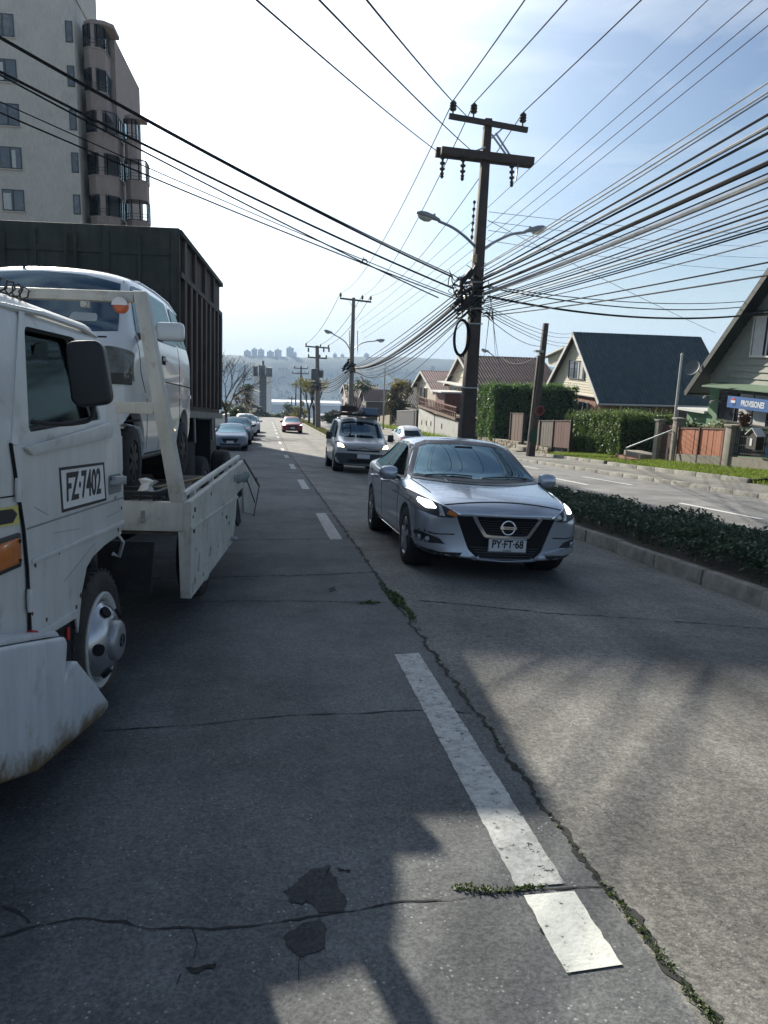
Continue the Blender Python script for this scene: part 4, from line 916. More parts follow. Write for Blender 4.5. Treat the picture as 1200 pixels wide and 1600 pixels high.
# wheels
def truck_wheel(y, x0, sx, name='wheel'):
    c = V((x0, y, .36)); mb = MB(); w = .19
    mb.lathe(c-V((sx*w, 0, 0)), (sx, 0, 0), [(.20, 0), (.33, 0), (.355, .02), (.362, .05), (.362, .14), (.355, .165), (.335, .183), (.29, .19), (.25, .182), (.245, .16), (.01, .12)], 40)
    for k in range(40):
        a = 2*pi*k/40; d = V((0, cos(a), sin(a))); mb.beam(c+d*.345-V((sx*.165, 0, 0)), c+d*.345-V((sx*.02, 0, 0)), .028, .044, up=d)
    w_ = mb.build(name, pm('worn_tyre', (.035, .034, .033), .9, var=.3, scale=8, dirt=(.14, .105, .065), dscale=3.0, damt=.45), t, smooth=True)
    mb = MB(); mb.lathe(c-V((sx*.05, 0, 0)), (sx, 0, 0), [(.247, 0), (.248, .048), (.238, .055), (.215, .045), (.205, .02), (.2, 0)], 40); rm = mb.build('rim', pm('rim_white', (.50, .50, .47), .5, var=.1, scale=9, dirt=(.2, .16, .1), dscale=6, damt=.2), w_, smooth=True)
    mb = MB(); mb.lathe(c-V((sx*.06, 0, 0)), (sx, 0, 0), [(.214, 0), (.205, .045), (.17, .085), (.13, .112), (.105, .118), (.02, .118)], 40); hcp = mb.build('hubcap', pm('chrome_worn', (.50, .52, .54), .26, .85, var=.2, scale=9, dirt=(.3, .26, .2), dscale=5, damt=.2), w_, smooth=True, angle=60)
    for k in range(5):
        a = 2*pi*k/5+.65; d = V((0, cos(a), sin(a))); nrm = (V((sx, 0, 0))*.75+d*.62).normalized()
        mb = MB(); mb.lathe(c+d*.163+V((sx*.026, 0, 0)), nrm, [(.030, -.01), (.030, .016), (.001, .017)], 18); mb.build('vent_hole', DARK, hcp)
    mb = MB(); mb.lathe(c+V((sx*.055, 0, 0)), (sx, 0, 0), [(.104, 0), (.104, .022), (.092, .034), (.06, .040), (.001, .042)], 30); cp = mb.build('hub_centre', pm('hub_grey', (.36, .37, .38), .35, .6, var=.1), w_, smooth=True, angle=50)
    if sx > 0:
        mb = MB(); cc = c+V((.0965, 0, 0)); mb.grid(lambda u, v: cc+V((.004*sin(2*pi*v), (.036+.005*cos(2*pi*v))*cos(2*pi*u), (.030+.005*cos(2*pi*v))*sin(2*pi*u))), 26, 6)
        for k in (-1, 1): mb.beam(cc+V((0, k*.014-.003, -.024)), cc+V((0, k*.014+.003, .024)), .006, .006)
        mb.beam(cc+V((0, -.014, -.003)), cc+V((0, .014, .003)), .006, .006); mb.build('badge', INK, cp)
    return w_
truck_wheel(.045, .0, 1); truck_wheel(.045, -1.74, -1)
for x, s in ((.02, 1), (-1.76, -1)): truck_wheel(2.75, x, s)
mb = MB(); mb.bb(-1.72, -.30, -.40, .44, .45, .86); mb.build('wheel_well', DARK, t)
# chassis under the bed
mb = MB(); mb.bb(-.62, -.54, .3, 3.6, .52, .70); mb.bb(-1.22, -1.14, .3, 3.6, .52, .70); mb.build('chassis_rail', DARK, t)
mb = MB(); mb.lathe((-.42, .60, .60), (0, 1, 0), [(.18, 0), (.20, .02), (.20, .55), (.18, .57)], 24); mb.build('fuel_tank', pm('tank_dark', (.03, .032, .034), .7, dirt=(.08, .06, .045), dscale=6), t, smooth=True)
mb = MB(); mb.prism([(-.18, .50), (.12, .50), (.14, .80), (-.18, .80)], (0, .52, 0), (1, 0, 0), (0, 0, 1), (0, .02, 0)); mb.build('mud_flap', RUBBER, t)
mb = MB(); mb.tube([(-.05, .44, .86), (-.02, .47, .80), (-.04, .46, .72), (-.07, .44, .74)], .012, 6); mb.build('hook', STEEL, t)
# bed
mb = MB(); mb.bb(-1.93, .15, 1.60, 5.2, .74, .845); mb.bb(-1.93, .15, 1.20, 1.60, .74, .79); mb.build('bed_floor', pm('bed_deck', (.10, .085, .07), .8, var=.4, scale=6, dirt=(.2, .16, .1), dscale=4, damt=.4), t)
mb = MB(); mb.prism([(-1.90, .76), (.178, .765), (.165, .958), (-1.88, .958)], (0, 1.175, 0), (1, 0, 0), (0, 0, 1), (0, .07, 0)); fb = mb.build('bed_front', TW2, t, bevel=.008)
mb = MB(); mb.bb(-.11, -.085, 1.165, 1.176, .845, .90); mb.lathe((-.097, 1.17, .835), (0, -1, 0), [(.014, 0), (.014, .012), (.001, .014)], 10); mb.build('latch', STEEL, fb)
SIDE = [(1.178, .32), (1.30, .315), (2.97, .42), (3.12, .62), (3.20, .83), (3.62, .86), (3.62, 1.115), (1.16, .965)]
def bed_side(x, d):
    base = MB(); base.prism(SIDE, (x, 0, 0), (0, 1, 0), (0, 0, 1), (d, 0, 0)); o = tmp(base)
    bmx = bmesh.new(); bmx.from_mesh(o.data); bmesh.ops.bevel(bmx, geom=bmx.edges[:], offset=.006, segments=2, affect='EDGES'); bmx.to_mesh(o.data); bmx.free()
    return finish(carve(o, [cutter([(1.40, .45), (1.45, .45), (1.50, .57), (1.46, .575)], (x-.2, 0, 0), (0, 1, 0), (0, 0, 1), (.5, 0, 0)),
                            cutter([(1.83, .48), (1.90, .48), (1.92, .55), (1.85, .55)], (x-.2, 0, 0), (0, 1, 0), (0, 0, 1), (.5, 0, 0)),
                            cutter([(1.22, .34), (1.26, .34), (1.27, .41), (1.235, .41)], (x-.2, 0, 0), (0, 1, 0), (0, 0, 1), (.5, 0, 0)),
                            cutter([(1.28, .39), (1.345, .385), (1.35, .43), (1.29, .435)], (x+.01, 0, 0), (0, 1, 0), (0, 0, 1), (.5, 0, 0))]), 'bed_side', TW2, t, smooth=True, angle=30)
bs = bed_side(.165, .045); bed_side(-1.975, .045)
mb = MB(); mb.prism([(1.165, .775), (3.20, .79), (3.20, .815), (1.165, .80)], (.208, 0, 0), (0, 1, 0), (0, 0, 1), (.014, 0, 0)); mb.build('side_rib', TW2, bs, bevel=.005)
mb = MB(); mb.prism([(.143, .32), (.214, .318), (.186, .765), (.128, .765)], (0, 1.172, 0), (1, 0, 0), (0, 0, 1), (0, .05, 0)); mb.build('corner_post', TW2, bs, bevel=.006)
mb = MB(); mb.tube([(.15, 1.22, 1.005), (.15, 2.4, 1.075), (.155, 3.60, 1.15)], .022, 8); rail = mb.build('side_rail', TW2, t, smooth=True)
for y in (1.5, 2.2, 2.9, 3.5): mb = MB(); z = 1.005+(y-1.22)*.061; mb.bb(.138, .172, y-.02, y+.02, z-.08, z); mb.build('rail_bracket', RUSTW, rail)
for y, z in ((1.30, .90), (1.27, .76), (3.4, .95), (2.6, .69)): mb = MB(); mb.lathe((.209, y, z), (1, 0, 0), [(.018, 0), (.016, .008), (.001, .01)], 10); mb.build('bolt', pm('rust', (.09, .05, .03), .8, var=.4), bs)
mb = MB(); mb.prism([(3.63, 1.11), (4.86, .757), (4.43, .494), (3.72, .60), (3.63, .86)], (.185, 0, 0), (0, 1, 0), (0, 0, 1), (.02, 0, 0)); fl = mb.build('tail_flap', TW2, t, bevel=.005)
mb = MB(); mb.beam((.208, 3.64, 1.12), (.208, 4.90, .765), .013); mb.beam((.208, 4.88, .77), (.208, 4.42, .485), .011); mb.beam((.207, 3.75, .96), (.207, 4.5, .62), .012); mb.build('flap_edge', BLACK, fl)
mb = MB(); mb.prism([(3.22, .82), (3.45, .85), (3.75, .50), (3.58, .48), (3.30, .62)], (.15, 0, 0), (0, 1, 0), (0, 0, 1), (.02, 0, 0)); mb.build('mud_flap', RUBBER, t)
mb = MB(); mb.lathe((.20, 2.85, .47), (1, -.3, 0), [(.02, 0), (.02, .06), (.012, .07)], 12); mb.build('marker_lamp', STEEL, t)
# headache rack
for s in (1, -1):
    mb = MB(); X = lambda x: -.8815+s*(x+.8815)
    mb.hexa([(X(.075), 1.175, .955), (X(.165), 1.175, .955), (X(.165), 1.29, .955), (X(.075), 1.29, .955), (X(-.158), 1.175, 2.295), (X(-.078), 1.175, 2.295), (X(-.078), 1.27, 2.295), (X(-.158), 1.27, 2.295)])
    mb.build('rack_post', TW2, t, bevel=.006)
mb = MB(); mb.bb(-1.606, -.157, 1.185, 1.255, 2.228, 2.292); rb = mb.build('rack_bar', TW2, t, bevel=.006)
mb = MB(); mb.bb(-1.73, -.032, 1.19, 1.25, 1.525, 1.598); mb.build('rack_bar', TW2, t, bevel=.006)
mb = MB(); mb.lathe((-.232, 1.20, 2.20), (0, -1, 0), [(.048, 0), (.048, .03), (.035, .045), (.001, .05)], 18); bl = mb.build('beacon_lamp', pm('orange_lens', (.55, .13, .05), .35, var=.15, scale=30), rb, smooth=True)
mb = MB(); mb.prism([(.05*cos(a), .05*sin(a)) for a in [pi*k/10 for k in range(11)]], (-.232, 1.148, 2.20), (1, 0, 0), (0, 0, 1), (0, .006, 0)); mb.build('lens_cover', PLATE, bl)
mb = MB(); mb.box((-.46, 1.20, 2.205), (.05, .03, .04)); mb.lathe((-.46, 1.19, 2.20), (0, -1, 0), [(.02, 0), (.02, .03)], 10); mb.build('bracket', TW2, rb)
# mirror on its bent arm
mb = MB(); mb.prism(rpoly([(.062, 1.805), (.212, 1.815), (.252, 1.555), (.118, 1.535), (.085, 1.56)], .045, 5), (0, -.60, 0), (1, 0, 0), (0, 0, 1), (0, .06, 0)); mi = mb.build('wing_mirror', pm('mirror_black', (.016, .017, .018), .45, var=.2, bump=.1, bscale=80), t, bevel=.014, seg=3)
mb = MB(); mb.prism([(.085, 1.79), (.20, 1.80), (.235, 1.57), (.115, 1.555)], (0, -.538, 0), (1, 0, 0), (0, 0, 1), (0, .003, 0)); mb.build('mirror_glass', CHROME, mi)
mb = MB(); mb.tube(catmull([(-.02, -.74, 1.475), (.03, -.70, 1.465), (.10, -.58, 1.47), (.15, -.53, 1.50), (.155, -.53, 1.62), (.15, -.535, 1.70)]), .010, 6); mb.build('mirror_arm', BLACK, mi, smooth=True)
def on_tow(x, y, z): return TTM @ V((x, y, z))
# things lying on the bed
c = thing('plastic_crate', 'black slatted plastic crate on the front of the tow truck bed', 'crate', on_tow(-.40, 1.40, .80), TT_ROT)
mb = MB()
for sx in (-1, 1):
    for k in range(5): mb.bb(sx*.36-.008, sx*.36+.008, -.17, .17, .02+.038*k, .036+.038*k)
for sy in (-1, 1):
    for k in range(5): mb.bb(-.36, .36, sy*.17-.008, sy*.17+.008, .02+.038*k, .036+.038*k)
    for k in range(9): x = -.36+.09*k; mb.bb(x-.006, x+.006, sy*.172-.008, sy*.172+.008, 0, .20)
mb.bb(-.36, .36, -.17, .17, 0, .012); mb.build('crate_body', pm('crate_black', (.014, .016, .018), .55, var=.2), c)
mb = MB()
for sy in (-1, 1): mb.bb(-.375, .375, sy*.18-.014, sy*.18+.014, .195, .22)
for sx in (-1, 1): mb.bb(sx*.367-.014, sx*.367+.014, -.165, .165, .195, .22)
mb.build('crate_rim', MATS['crate_black'], c)
def small(name, label, cat, x, y, z, mb, mat, **k): o = mb.build(name, mat, None, **k); o.matrix_world = TTM @ M.Translation((x, y, z)); return tag(o, label, cat)
mb = MB(); random.seed(3)
vs = [(rnd(-.05, .05)+.07*cos(a), rnd(-.03, .03)+.05*sin(a), h+rnd(-.02, .02)) for h in (0, .05, .09) for a in [2*pi*k/7 for k in range(7)]]
mb.add(vs, [(7*i+k, 7*i+(k+1) % 7, 7*i+7+(k+1) % 7, 7*i+7+k) for i in range(2) for k in range(7)]+[tuple(range(14, 21))])
small('crumpled_paper', 'crumpled white paper resting on the black crate on the truck bed', 'paper', -.13, 1.40, .985, mb, pm('paper', (.80, .80, .76), .8))
mb = MB(); mb.lathe((0, 0, 0), (.1, 0, 1), [(.06, 0), (.065, .02), (.065, .16), (.03, .2), (.025, .23), (.001, .235)], 14)
small('red_can', 'red can standing in the crate beside the tow truck cab', 'can', -.42, 1.42, .84, mb, pm('can_red', (.30, .03, .035), .5, var=.3), smooth=True)
mb = MB(); mb.bb(-.14, .14, -.11, .11, 0, .17); o = small('grey_box', 'small blue grey box behind the rack post on the truck bed', 'box', -.02, 1.78, .80, mb, pm('box_bluegrey', (.14, .19, .22), .6), bevel=.015)
mb = MB(); p0, p1 = V((-.22, 1.95, .98)), V((.14, 2.45, 1.05)); mb.beam(p0, p1, .055, .012); mb.beam(p1, p1+V((.02, .05, -.07)), .05, .02)
small('ratchet_strap', 'dirty yellow ratchet strap tying the white minivan to the bed rail', 'strap', 0, 0, 0, mb, pm('strap_yellow', (.20, .16, .07), .8, var=.3, scale=30))
mb = MB(); pts = [V((-.30+.012*k+.03*sin(k*.9), 2.35+.035*k, .83+.02*sin(k*1.7))) for k in range(28)]; mb.tube(pts, .035, 7)
small('rag_roll', 'long rolled tarpaulin lying along the inside of the bed rail', 'tarpaulin', .27, .1, .15, mb, pm('tarpaulin', (.22, .25, .24), .8, var=.3, scale=20), smooth=True)

# ------------------------------------------------------------------ white minivan carried on the bed
KEI = [
 (0.00, .16, [(0, .25), (.46, .25), (.60, .30), (.64, .52), (.63, .80), (.55, .95), (.34, 1.00), (0, 1.01)]),
 (0.05, .16, [(0, .22), (.54, .22), (.66, .29), (.69, .55), (.68, .90), (.58, 1.06), (.36, 1.10), (0, 1.115)]),
 (0.26, .12, [(0, .20), (.58, .20), (.68, .30), (.70, .58), (.695, 1.00), (.62, 1.15), (.38, 1.18), (0, 1.195)]),
 (0.42, .10, [(0, .20), (.58, .20), (.68, .30), (.70, .58), (.695, 1.06), (.61, 1.32), (.40, 1.37), (0, 1.39)]),
 (0.66, .08, [(0, .20), (.58, .20), (.68, .30), (.70, .58), (.695, 1.10), (.585, 1.54), (.40, 1.605), (0, 1.625)]),
 (0.90, .04, [(0, .20), (.58, .20), (.68, .30), (.70, .60), (.695, 1.12), (.575, 1.60), (.40, 1.655), (0, 1.675)]),
 (1.70, .0, [(0, .20), (.58, .20), (.68, .30), (.70, .60), (.695, 1.12), (.57, 1.61), (.40, 1.665), (0, 1.685)]),
 (2.50, .0, [(0, .20), (.58, .20), (.68, .30), (.70, .60), (.695, 1.12), (.565, 1.60), (.40, 1.655), (0, 1.675)]),
 (2.95, -.04, [(0, .22), (.56, .22), (.66, .32), (.68, .60), (.675, 1.10), (.545, 1.53), (.38, 1.59), (0, 1.605)]),
 (3.14, -.06, [(0, .28), (.50, .28), (.60, .38), (.63, .60), (.62, 1.06), (.50, 1.40), (.36, 1.47), (0, 1.48)]),
 (3.18, -.08, [(0, .34), (.40, .34), (.52, .44), (.56, .60), (.55, 1.0), (.44, 1.28), (.32, 1.35), (0, 1.36)])]
K_ROT = (radians(-4.5), 0, -radians(5))
kl = on_tow(-.265, 1.30, .915)+M.Rotation(K_ROT[2], 3, 'Z') @ V((-.70, 0, 0))
kl = EYEP+(kl-EYEP)*1.12
t = kei = thing('white_minivan', 'old white minivan carried on the tow truck bed, facing the camera', 'van', kl, K_ROT); kei.scale = (1.12, 1.01, 1.12)
KW = pm('minivan_white', (.66, .68, .67), .3, .0, var=.04, scale=2, coat=.7, dirt=(.45, .43, .38), dscale=4, damt=.05)
me = body(KEI, 3, [(.42, .30), (2.42, .30)], .335, .45); b = finish(me, 'body', KW, t, smooth=True, angle=38); bv = bvh_of(me)
def part(nm, mat, *a, parent=t, **k): k.setdefault('res', .06); return patch(bv, *a, **k).build(nm, mat, parent, smooth=True, fix=False)
for y in (.42, 2.42):
    for sx in (-1, 1):
        mb = MB(); mb.lathe((sx*.43, y, .30), (sx, 0, 0), [(.325, 0), (.325, .2), (.32, .2), (.32, .01), (.02, .01)], 24); mb.build('wheel_arch', DARK, t, fix=False)
        wheel(t, (sx*.685, y, .265), sx, .265, .16, .56, 8, BLACK)
part('windscreen', GLASSD, [(-.60, 1.165), (-.575, 1.36), (-.54, 1.525), (-.3, 1.575), (0, 1.59), (.3, 1.575), (.54, 1.525), (.575, 1.36), (.60, 1.165), (.3, 1.14), (0, 1.135), (-.3, 1.14)], 'F')
for s in (-1, 1):
    part('front_window', GLASSD, rpoly([(.60, 1.17), (.72, 1.47), (.80, 1.53), (1.18, 1.545), (1.22, 1.175)], .03), 'S', s)
    part('side_window', GLASSD, rpoly([(1.32, 1.175), (1.30, 1.545), (2.05, 1.545), (2.12, 1.18)], .05), 'S', s)
    part('rear_side_window', GLASSD, rpoly([(2.22, 1.19), (2.20, 1.535), (2.75, 1.50), (2.85, 1.2)], .06), 'S', s)
    for ln in ([(.56, 1.15), (.60, .9), (.80, .70), (.82, .34)], [(1.27, 1.55), (1.275, .32)], [(2.16, 1.55), (2.16, .45)], [(.82, .30), (2.05, .30)], [(1.28, .86), (2.9, .84)]): strip(bv, ln, .010, 'S', s, off=.002, res=.1).build('door_gap', DARK, t, fix=False)
    part('side_moulding', CHROME if False else KW, [(.62, .715), (2.9, .735), (2.9, .77), (.62, .755)], 'S', s, off=.012)
    for y in (1.16, 1.45):
        mb = MB(); q = bv.ray_cast(V((s*9, y, 1.03)), V((-s, 0, 0)))[0]; mb.box(q+V((0, 0, 0)), (.012, .13, .07)); hr = mb.build('handle_recess', DARK, t, bevel=.004); mb = MB(); mb.box(q+V((s*.016, 0, .008)), (.022, .12, .028)); mb.build('door_handle', KW, hr, bevel=.006)
    pl = rpoly([(.42, .80), (.44, 1.03), (.60, 1.05), (.69, 1.03), (.695, .80)], .03); pl = pl if s > 0 else m2(pl); h = part('headlight', pm('old_headlamp', (.10, .105, .08), .22, .0, var=.35, scale=14, coat=.6), pl, 'F', off=.010)
    q = [(.43, .80), (.44, .875), (.69, .875), (.69, .80)]; q = q if s > 0 else m2(q); part('indicator_lens', pm('smoked_lens', (.022, .02, .016), .4), q, 'F', off=.013, parent=h)
    mb = MB(); mc = V((s*.89, .70, 1.20)); mb.box(mc, (.20, .10, .135)); mr = mb.build('wing_mirror', KW, t, bevel=.04, seg=4); mb = MB(); mb.beam(mc+V((-s*.05, .0, -.05)), V((s*.66, .66, 1.16)), .06, .04); mb.build('mirror_stalk', BLACK, mr)
part('bumper', KW, [(-.66, .54), (-.3, .55), (.3, .55), (.66, .54), (.68, .40), (.58, .25), (-.58, .25), (-.68, .40)], 'F', off=.025, skirt=.03)
strip(bv, [(-.68, .555), (0, .57), (.68, .555)], .012, 'F', off=.004).build('bumper_gap', DARK, t, fix=False)
strip(bv, [(-.55, 1.115), (0, 1.09), (.55, 1.115)], .010, 'F', off=.003).build('bonnet_gap', DARK, t, fix=False)
strip(bv, [(-.40, .88), (.40, .88)], .10, 'F', off=.004).build('grille', BLACK, t, fix=False)
part('sticker', pm('sticker_pale', (.42, .46, .44), .6), rpoly([(.28, 1.22), (.46, 1.22), (.45, 1.28), (.29, 1.28)], .02), 'F', off=.008)
mb = MB(); q = bv.ray_cast(V((-.15, .75, 9)), V((0, 0, -1)))[0]; mb.tube([q, q+V((0, .01, .05)), q+V((0, .03, .16))], [.014, .006, .003], 6); mb.build('roof_aerial', BLACK, t)
mb = MB(); 
for s in (-1, 1): mb = MB(); mb.tube([bv.ray_cast(V((s*.55, y, 9)), V((0, 0, -1)))[0]+V((0, 0, .004)) for y in (.75, 1.2, 1.8, 2.4, 2.8)], .010, 6); mb.build('rain_gutter', KW, t)

# ------------------------------------------------------------------ high-sided lorry beyond, tail towards the camera
BL_LOC = EYEP+(V((-.94, 9.0, zr(9.0)))-EYEP)*1.035; BL_ROT = (radians(-5.5), 0, -radians(4.8))
t = lorry = thing('box_lorry', 'tall dark brown high-sided lorry standing beyond the tow truck', 'lorry', BL_LOC, BL_ROT); lorry.scale = (1.035,)*3
TARP = pm('lorry_dark_green', (.050, .056, .047), .75, var=.25, scale=3, dirt=(.10, .085, .06), dscale=1.6, damt=.35, streak=.4)
BROWN = pm('lorry_brown', (.085, .066, .055), .7, var=.3, scale=4, dirt=(.04, .033, .028), dscale=2, damt=.4, streak=.4)
mb = MB(); mb.bb(-2.32, -.03, -.2, 3.02, 1.60, 3.50); bx = mb.build('box_body', BROWN, t)
mb = MB(); mb.bb(-2.36, .0, -.26, -.202, 1.56, 3.57); rd_ = mb.build('tail_board', TARP, t, bevel=.01)
for x in (-2.3, -1.55, -.78, -.05): mb = MB(); mb.bb(x-.035, x+.035, -.285, -.262, 1.6, 3.5); mb.build('tail_rib', TARP, rd_)
mb = MB(); mb.bb(-2.38, .025, -.24, 3.04, 3.50, 3.56); mb.build('top_rail', TARP, t, bevel=.01)
for k in range(9):
    y = .02+.365*k; mb = MB(); mb.bb(-.03, .012, y, y+.13, 1.66, 3.06 if k else 3.5); mb.build('side_rib', BROWN, bx, bevel=.008)
for z0, z1 in ((3.06, 3.12), ): mb = MB(); mb.bb(-.03, .016, -.2, 3.02, z0, z1); mb.build('side_rail', BROWN, bx)
for y in (.7, 1.45, 2.2): mb = MB(); mb.bb(-.03, .008, y, y+.09, 3.12, 3.5); mb.build('side_post', BROWN, bx)
mb = MB(); mb.bb(-2.34, .025, -.24, 3.04, 1.52, 1.60); mb.build('floor_frame', pm('frame_grey', (.22, .22, .19), .6, var=.2, dirt=(.1, .07, .05), damt=.3), t)
mb = MB(); mb.bb(-1.6, -.7, -.1, 4.9, 1.05, 1.5); mb.build('chassis', DARK, t)
for x, s in ((-.02, 1), (-2.28, -1)):
    for y in (1.72, 4.1): wheel(t, (x, y, .5), s, .5, .42 if y < 3 else .26, .6, 6, pm('lorry_rim', (.1, .1, .1), .6))
mb = MB(); mb.bb(-.62, -.05, 2.30, 2.33, .45, 1.5); mb.build('mud_flap', RUBBER, t)
mb = MB(); mb.bb(-.6, -.06, .30, 1.10, .62, 1.22); mb.build('tool_chest', DARK, t, bevel=.02)
for y in (.95, 2.45): mb = MB(); mb.tube([(-.05, y, 1.52), (-.05, y+.05, 1.2)], .02, 6); mb.build('bracket', STEEL, t)
mb = MB(); mb.hexa([(-2.0, 3.15, .7), (-.35, 3.15, .7), (-.35, 5.1, .7), (-2.0, 5.1, .7), (-1.95, 3.2, 2.6), (-.4, 3.2, 2.6), (-.4, 4.8, 2.6), (-1.95, 4.8, 2.6)]); cb = mb.build('cab', TARP, t, bevel=.06)
for x in (-1.85, -1.2, -1.1, -.42): mb = MB(); mb.tube([(x, -.295, 1.62), (x, -.295, 3.46)], .018, 6); mb.box((x, -.295, 2.3), (.05, .05, .16)); mb.build('lock_bar', TARP, rd_)
for z in (2.05, 2.75, 3.3): mb = MB(); mb.bb(-2.34, -.02, -.275, -.261, z-.03, z+.03); mb.build('cross_rail', TARP, rd_)
for x in (-1.95, -.28): mb = MB(); mb.bb(x-.05, x+.05, -.27, -.23, 1.15, 1.3); mb.build('tail_light', REDL, t)
# ------------------------------------------------------------------ houses on the right
def brickm(name, c1, c2, mortar):
    m = bpy.data.materials.new(name); m.use_nodes = True; t = m.node_tree; b = t.nodes['Principled BSDF']; lk = t.links.new
    tcn = t.nodes.new('ShaderNodeTexCoord'); sp = t.nodes.new('ShaderNodeSeparateXYZ'); ad = t.nodes.new('ShaderNodeMath'); cb = t.nodes.new('ShaderNodeCombineXYZ')
    lk(tcn.outputs['Object'], sp.inputs[0]); lk(sp.outputs[0], ad.inputs[0]); lk(sp.outputs[1], ad.inputs[1]); lk(ad.outputs[0], cb.inputs[0]); lk(sp.outputs[2], cb.inputs[1])
    br = t.nodes.new('ShaderNodeTexBrick'); br.inputs['Scale'].default_value = 1; br.inputs['Brick Width'].default_value = .26; br.inputs['Row Height'].default_value = .085; br.inputs['Mortar Size'].default_value = .010
    br.inputs['Color1'].default_value = c1+(1,); br.inputs['Color2'].default_value = c2+(1,); br.inputs['Mortar'].default_value = mortar+(1,)
    lk(cb.outputs[0], br.inputs['Vector']); lk(br.outputs[0], b.inputs['Base Color']); b.inputs['Roughness'].default_value = .85
    bp = t.nodes.new('ShaderNodeBump'); bp.inputs['Strength'].default_value = .5; bp.inputs['Distance'].default_value = .01; bp.invert = True; lk(br.outputs['Fac'], bp.inputs['Height']); lk(bp.outputs[0], b.inputs['Normal'])
    MATS[name] = m; return m
BRICK = brickm('red_brick', (.24, .085, .045), (.30, .115, .06), (.22, .18, .14))
CREAM = pm('cream_boards', (.56, .50, .36), .65, var=.08, scale=5, dirt=(.36, .32, .24), dscale=3, damt=.1)
GREYB = pm('grey_boards', (.25, .26, .21), .7, var=.14, scale=6, dirt=(.16, .16, .13), dscale=3, damt=.3)
GREENW = pm('green_render', (.13, .24, .125), .8, var=.08, scale=3, dirt=(.09, .16, .09), dscale=2, damt=.2, bump=.2, bscale=40)
ROOFB = pm('roof_blue_black', (.044, .076, .080), .6, .1, var=.3, scale=2.5, dirt=(.085, .12, .125), dscale=1.6, damt=.3)
ROOFBR = pm('roof_brown', (.088, .036, .028), .7, var=.25, scale=2, dirt=(.11, .055, .042), dscale=1.5, damt=.25)
ROOFG = pm('roof_dark_green', (.020, .027, .023), .7, var=.3, scale=2, dirt=(.04, .045, .035), dscale=2, damt=.25)
TRIM = pm('white_trim', (.62, .61, .56), .6, var=.08, scale=6, dirt=(.4, .38, .32), dscale=5, damt=.15)
TRIMB = pm('brown_trim', (.06, .038, .028), .65, var=.2)
WINF = pm('window_frame_dark', (.045, .045, .045), .5, var=.1)
PANE = pm('window_pane', (.022, .028, .034), .04, 0, var=.3, scale=1.3, spec=.9, coat=.3)
CURT = pm('curtain', (.55, .55, .52), .9, var=.1, scale=6)
TAUPE = pm('fence_taupe', (.115, .098, .078), .75, var=.12, scale=5, dirt=(.07, .06, .05), dscale=2, damt=.2)
REDBR = pm('fence_redbrown', (.105, .040, .028), .72, var=.15, scale=4, dirt=(.06, .025, .02), dscale=3, damt=.2)
REDF = pm('fence_brick_red', (.40, .135, .06), .65, var=.12, scale=3, dirt=(.15, .05, .03), dscale=3, damt=.25)
CONC = pm('wall_concrete', (.24, .22, .175), .88, var=.2, scale=4, bump=.3, bscale=30, dirt=(.12, .11, .085), dscale=1.5, damt=.35)

def yspan(poly, z):
    xs = []
    for (a, b), (c, d) in zip(poly, poly[1:]+poly[:1]):
        if (b-z)*(d-z) < 0: xs.append(a+(c-a)*(z-b)/(d-b))
    return (min(xs), max(xs)) if len(xs) >= 2 else None
def boards(mb, X, poly, z0, z1, h=.15, t=.022):
    z = z0
    while z < z1-1e-3:
        e = min(z+h, z1); a, b = yspan(poly, z+.002), yspan(poly, e-.002)
        if a and b: mb.hexa([(X-t, a[0], z), (X-t, a[1], z), (X+.03, a[1], z), (X+.03, a[0], z), (X-.004, b[0], e), (X-.004, b[1], e), (X+.03, b[1], e), (X+.03, b[0], e)])
        z = e
def window_x(parent, X, y0, y1, z0, z1, mull=1, frame=WINF, pane=PANE, fw=.06, curtain=None, trans=0, out=.05):
    """window in a wall facing -X"""
    mb = MB(); mb.bb(X-out, X+.02, y0, y1, z0, z0+fw); mb.bb(X-out, X+.02, y0, y1, z1-fw, z1); mb.bb(X-out, X+.02, y0, y0+fw, z0+fw, z1-fw); mb.bb(X-out, X+.02, y1-fw, y1, z0+fw, z1-fw)
    for k in range(1, mull+1): y = y0+(y1-y0)*k/(mull+1); mb.bb(X-out, X+.02, y-fw*.4, y+fw*.4, z0+fw, z1-fw)
    for k in range(1, trans+1): z = z0+(z1-z0)*k/(trans+1); mb.bb(X-out+.005, X+.015, y0+fw, y1-fw, z-fw*.3, z+fw*.3)
    w = mb.build('window', frame, parent)
    mb = MB(); mb.bb(X-.012, X-.006, y0+fw, y1-fw, z0+fw, z1-fw); mb.build('pane', pane, w)
    if curtain:
        mb = MB(); ya, yb = curtain; mb.bb(X-.022, X-.014, y0+fw+(y1-y0-2*fw)*ya, y0+fw+(y1-y0-2*fw)*yb, z0+fw, z1-fw); mb.build('curtain', CURT, w)
    return w
def window_y(parent, Y, x0, x1, z0, z1, mull=1, frame=WINF, pane=PANE, fw=.06, out=.05):
    """window in a wall facing the camera (-Y)"""
    mb = MB(); mb.bb(x0, x1, Y-out, Y+.02, z0, z0+fw); mb.bb(x0, x1, Y-out, Y+.02, z1-fw, z1); mb.bb(x0, x0+fw, Y-out, Y+.02, z0+fw, z1-fw); mb.bb(x1-fw, x1, Y-out, Y+.02, z0+fw, z1-fw)
    for k in range(1, mull+1): x = x0+(x1-x0)*k/(mull+1); mb.bb(x-fw*.4, x+fw*.4, Y-out, Y+.02, z0+fw, z1-fw)
    w = mb.build('window', frame, parent); mb = MB(); mb.bb(x0+fw, x1-fw, Y-.012, Y-.006, z0+fw, z1-fw); mb.build('pane', pane, w); return w
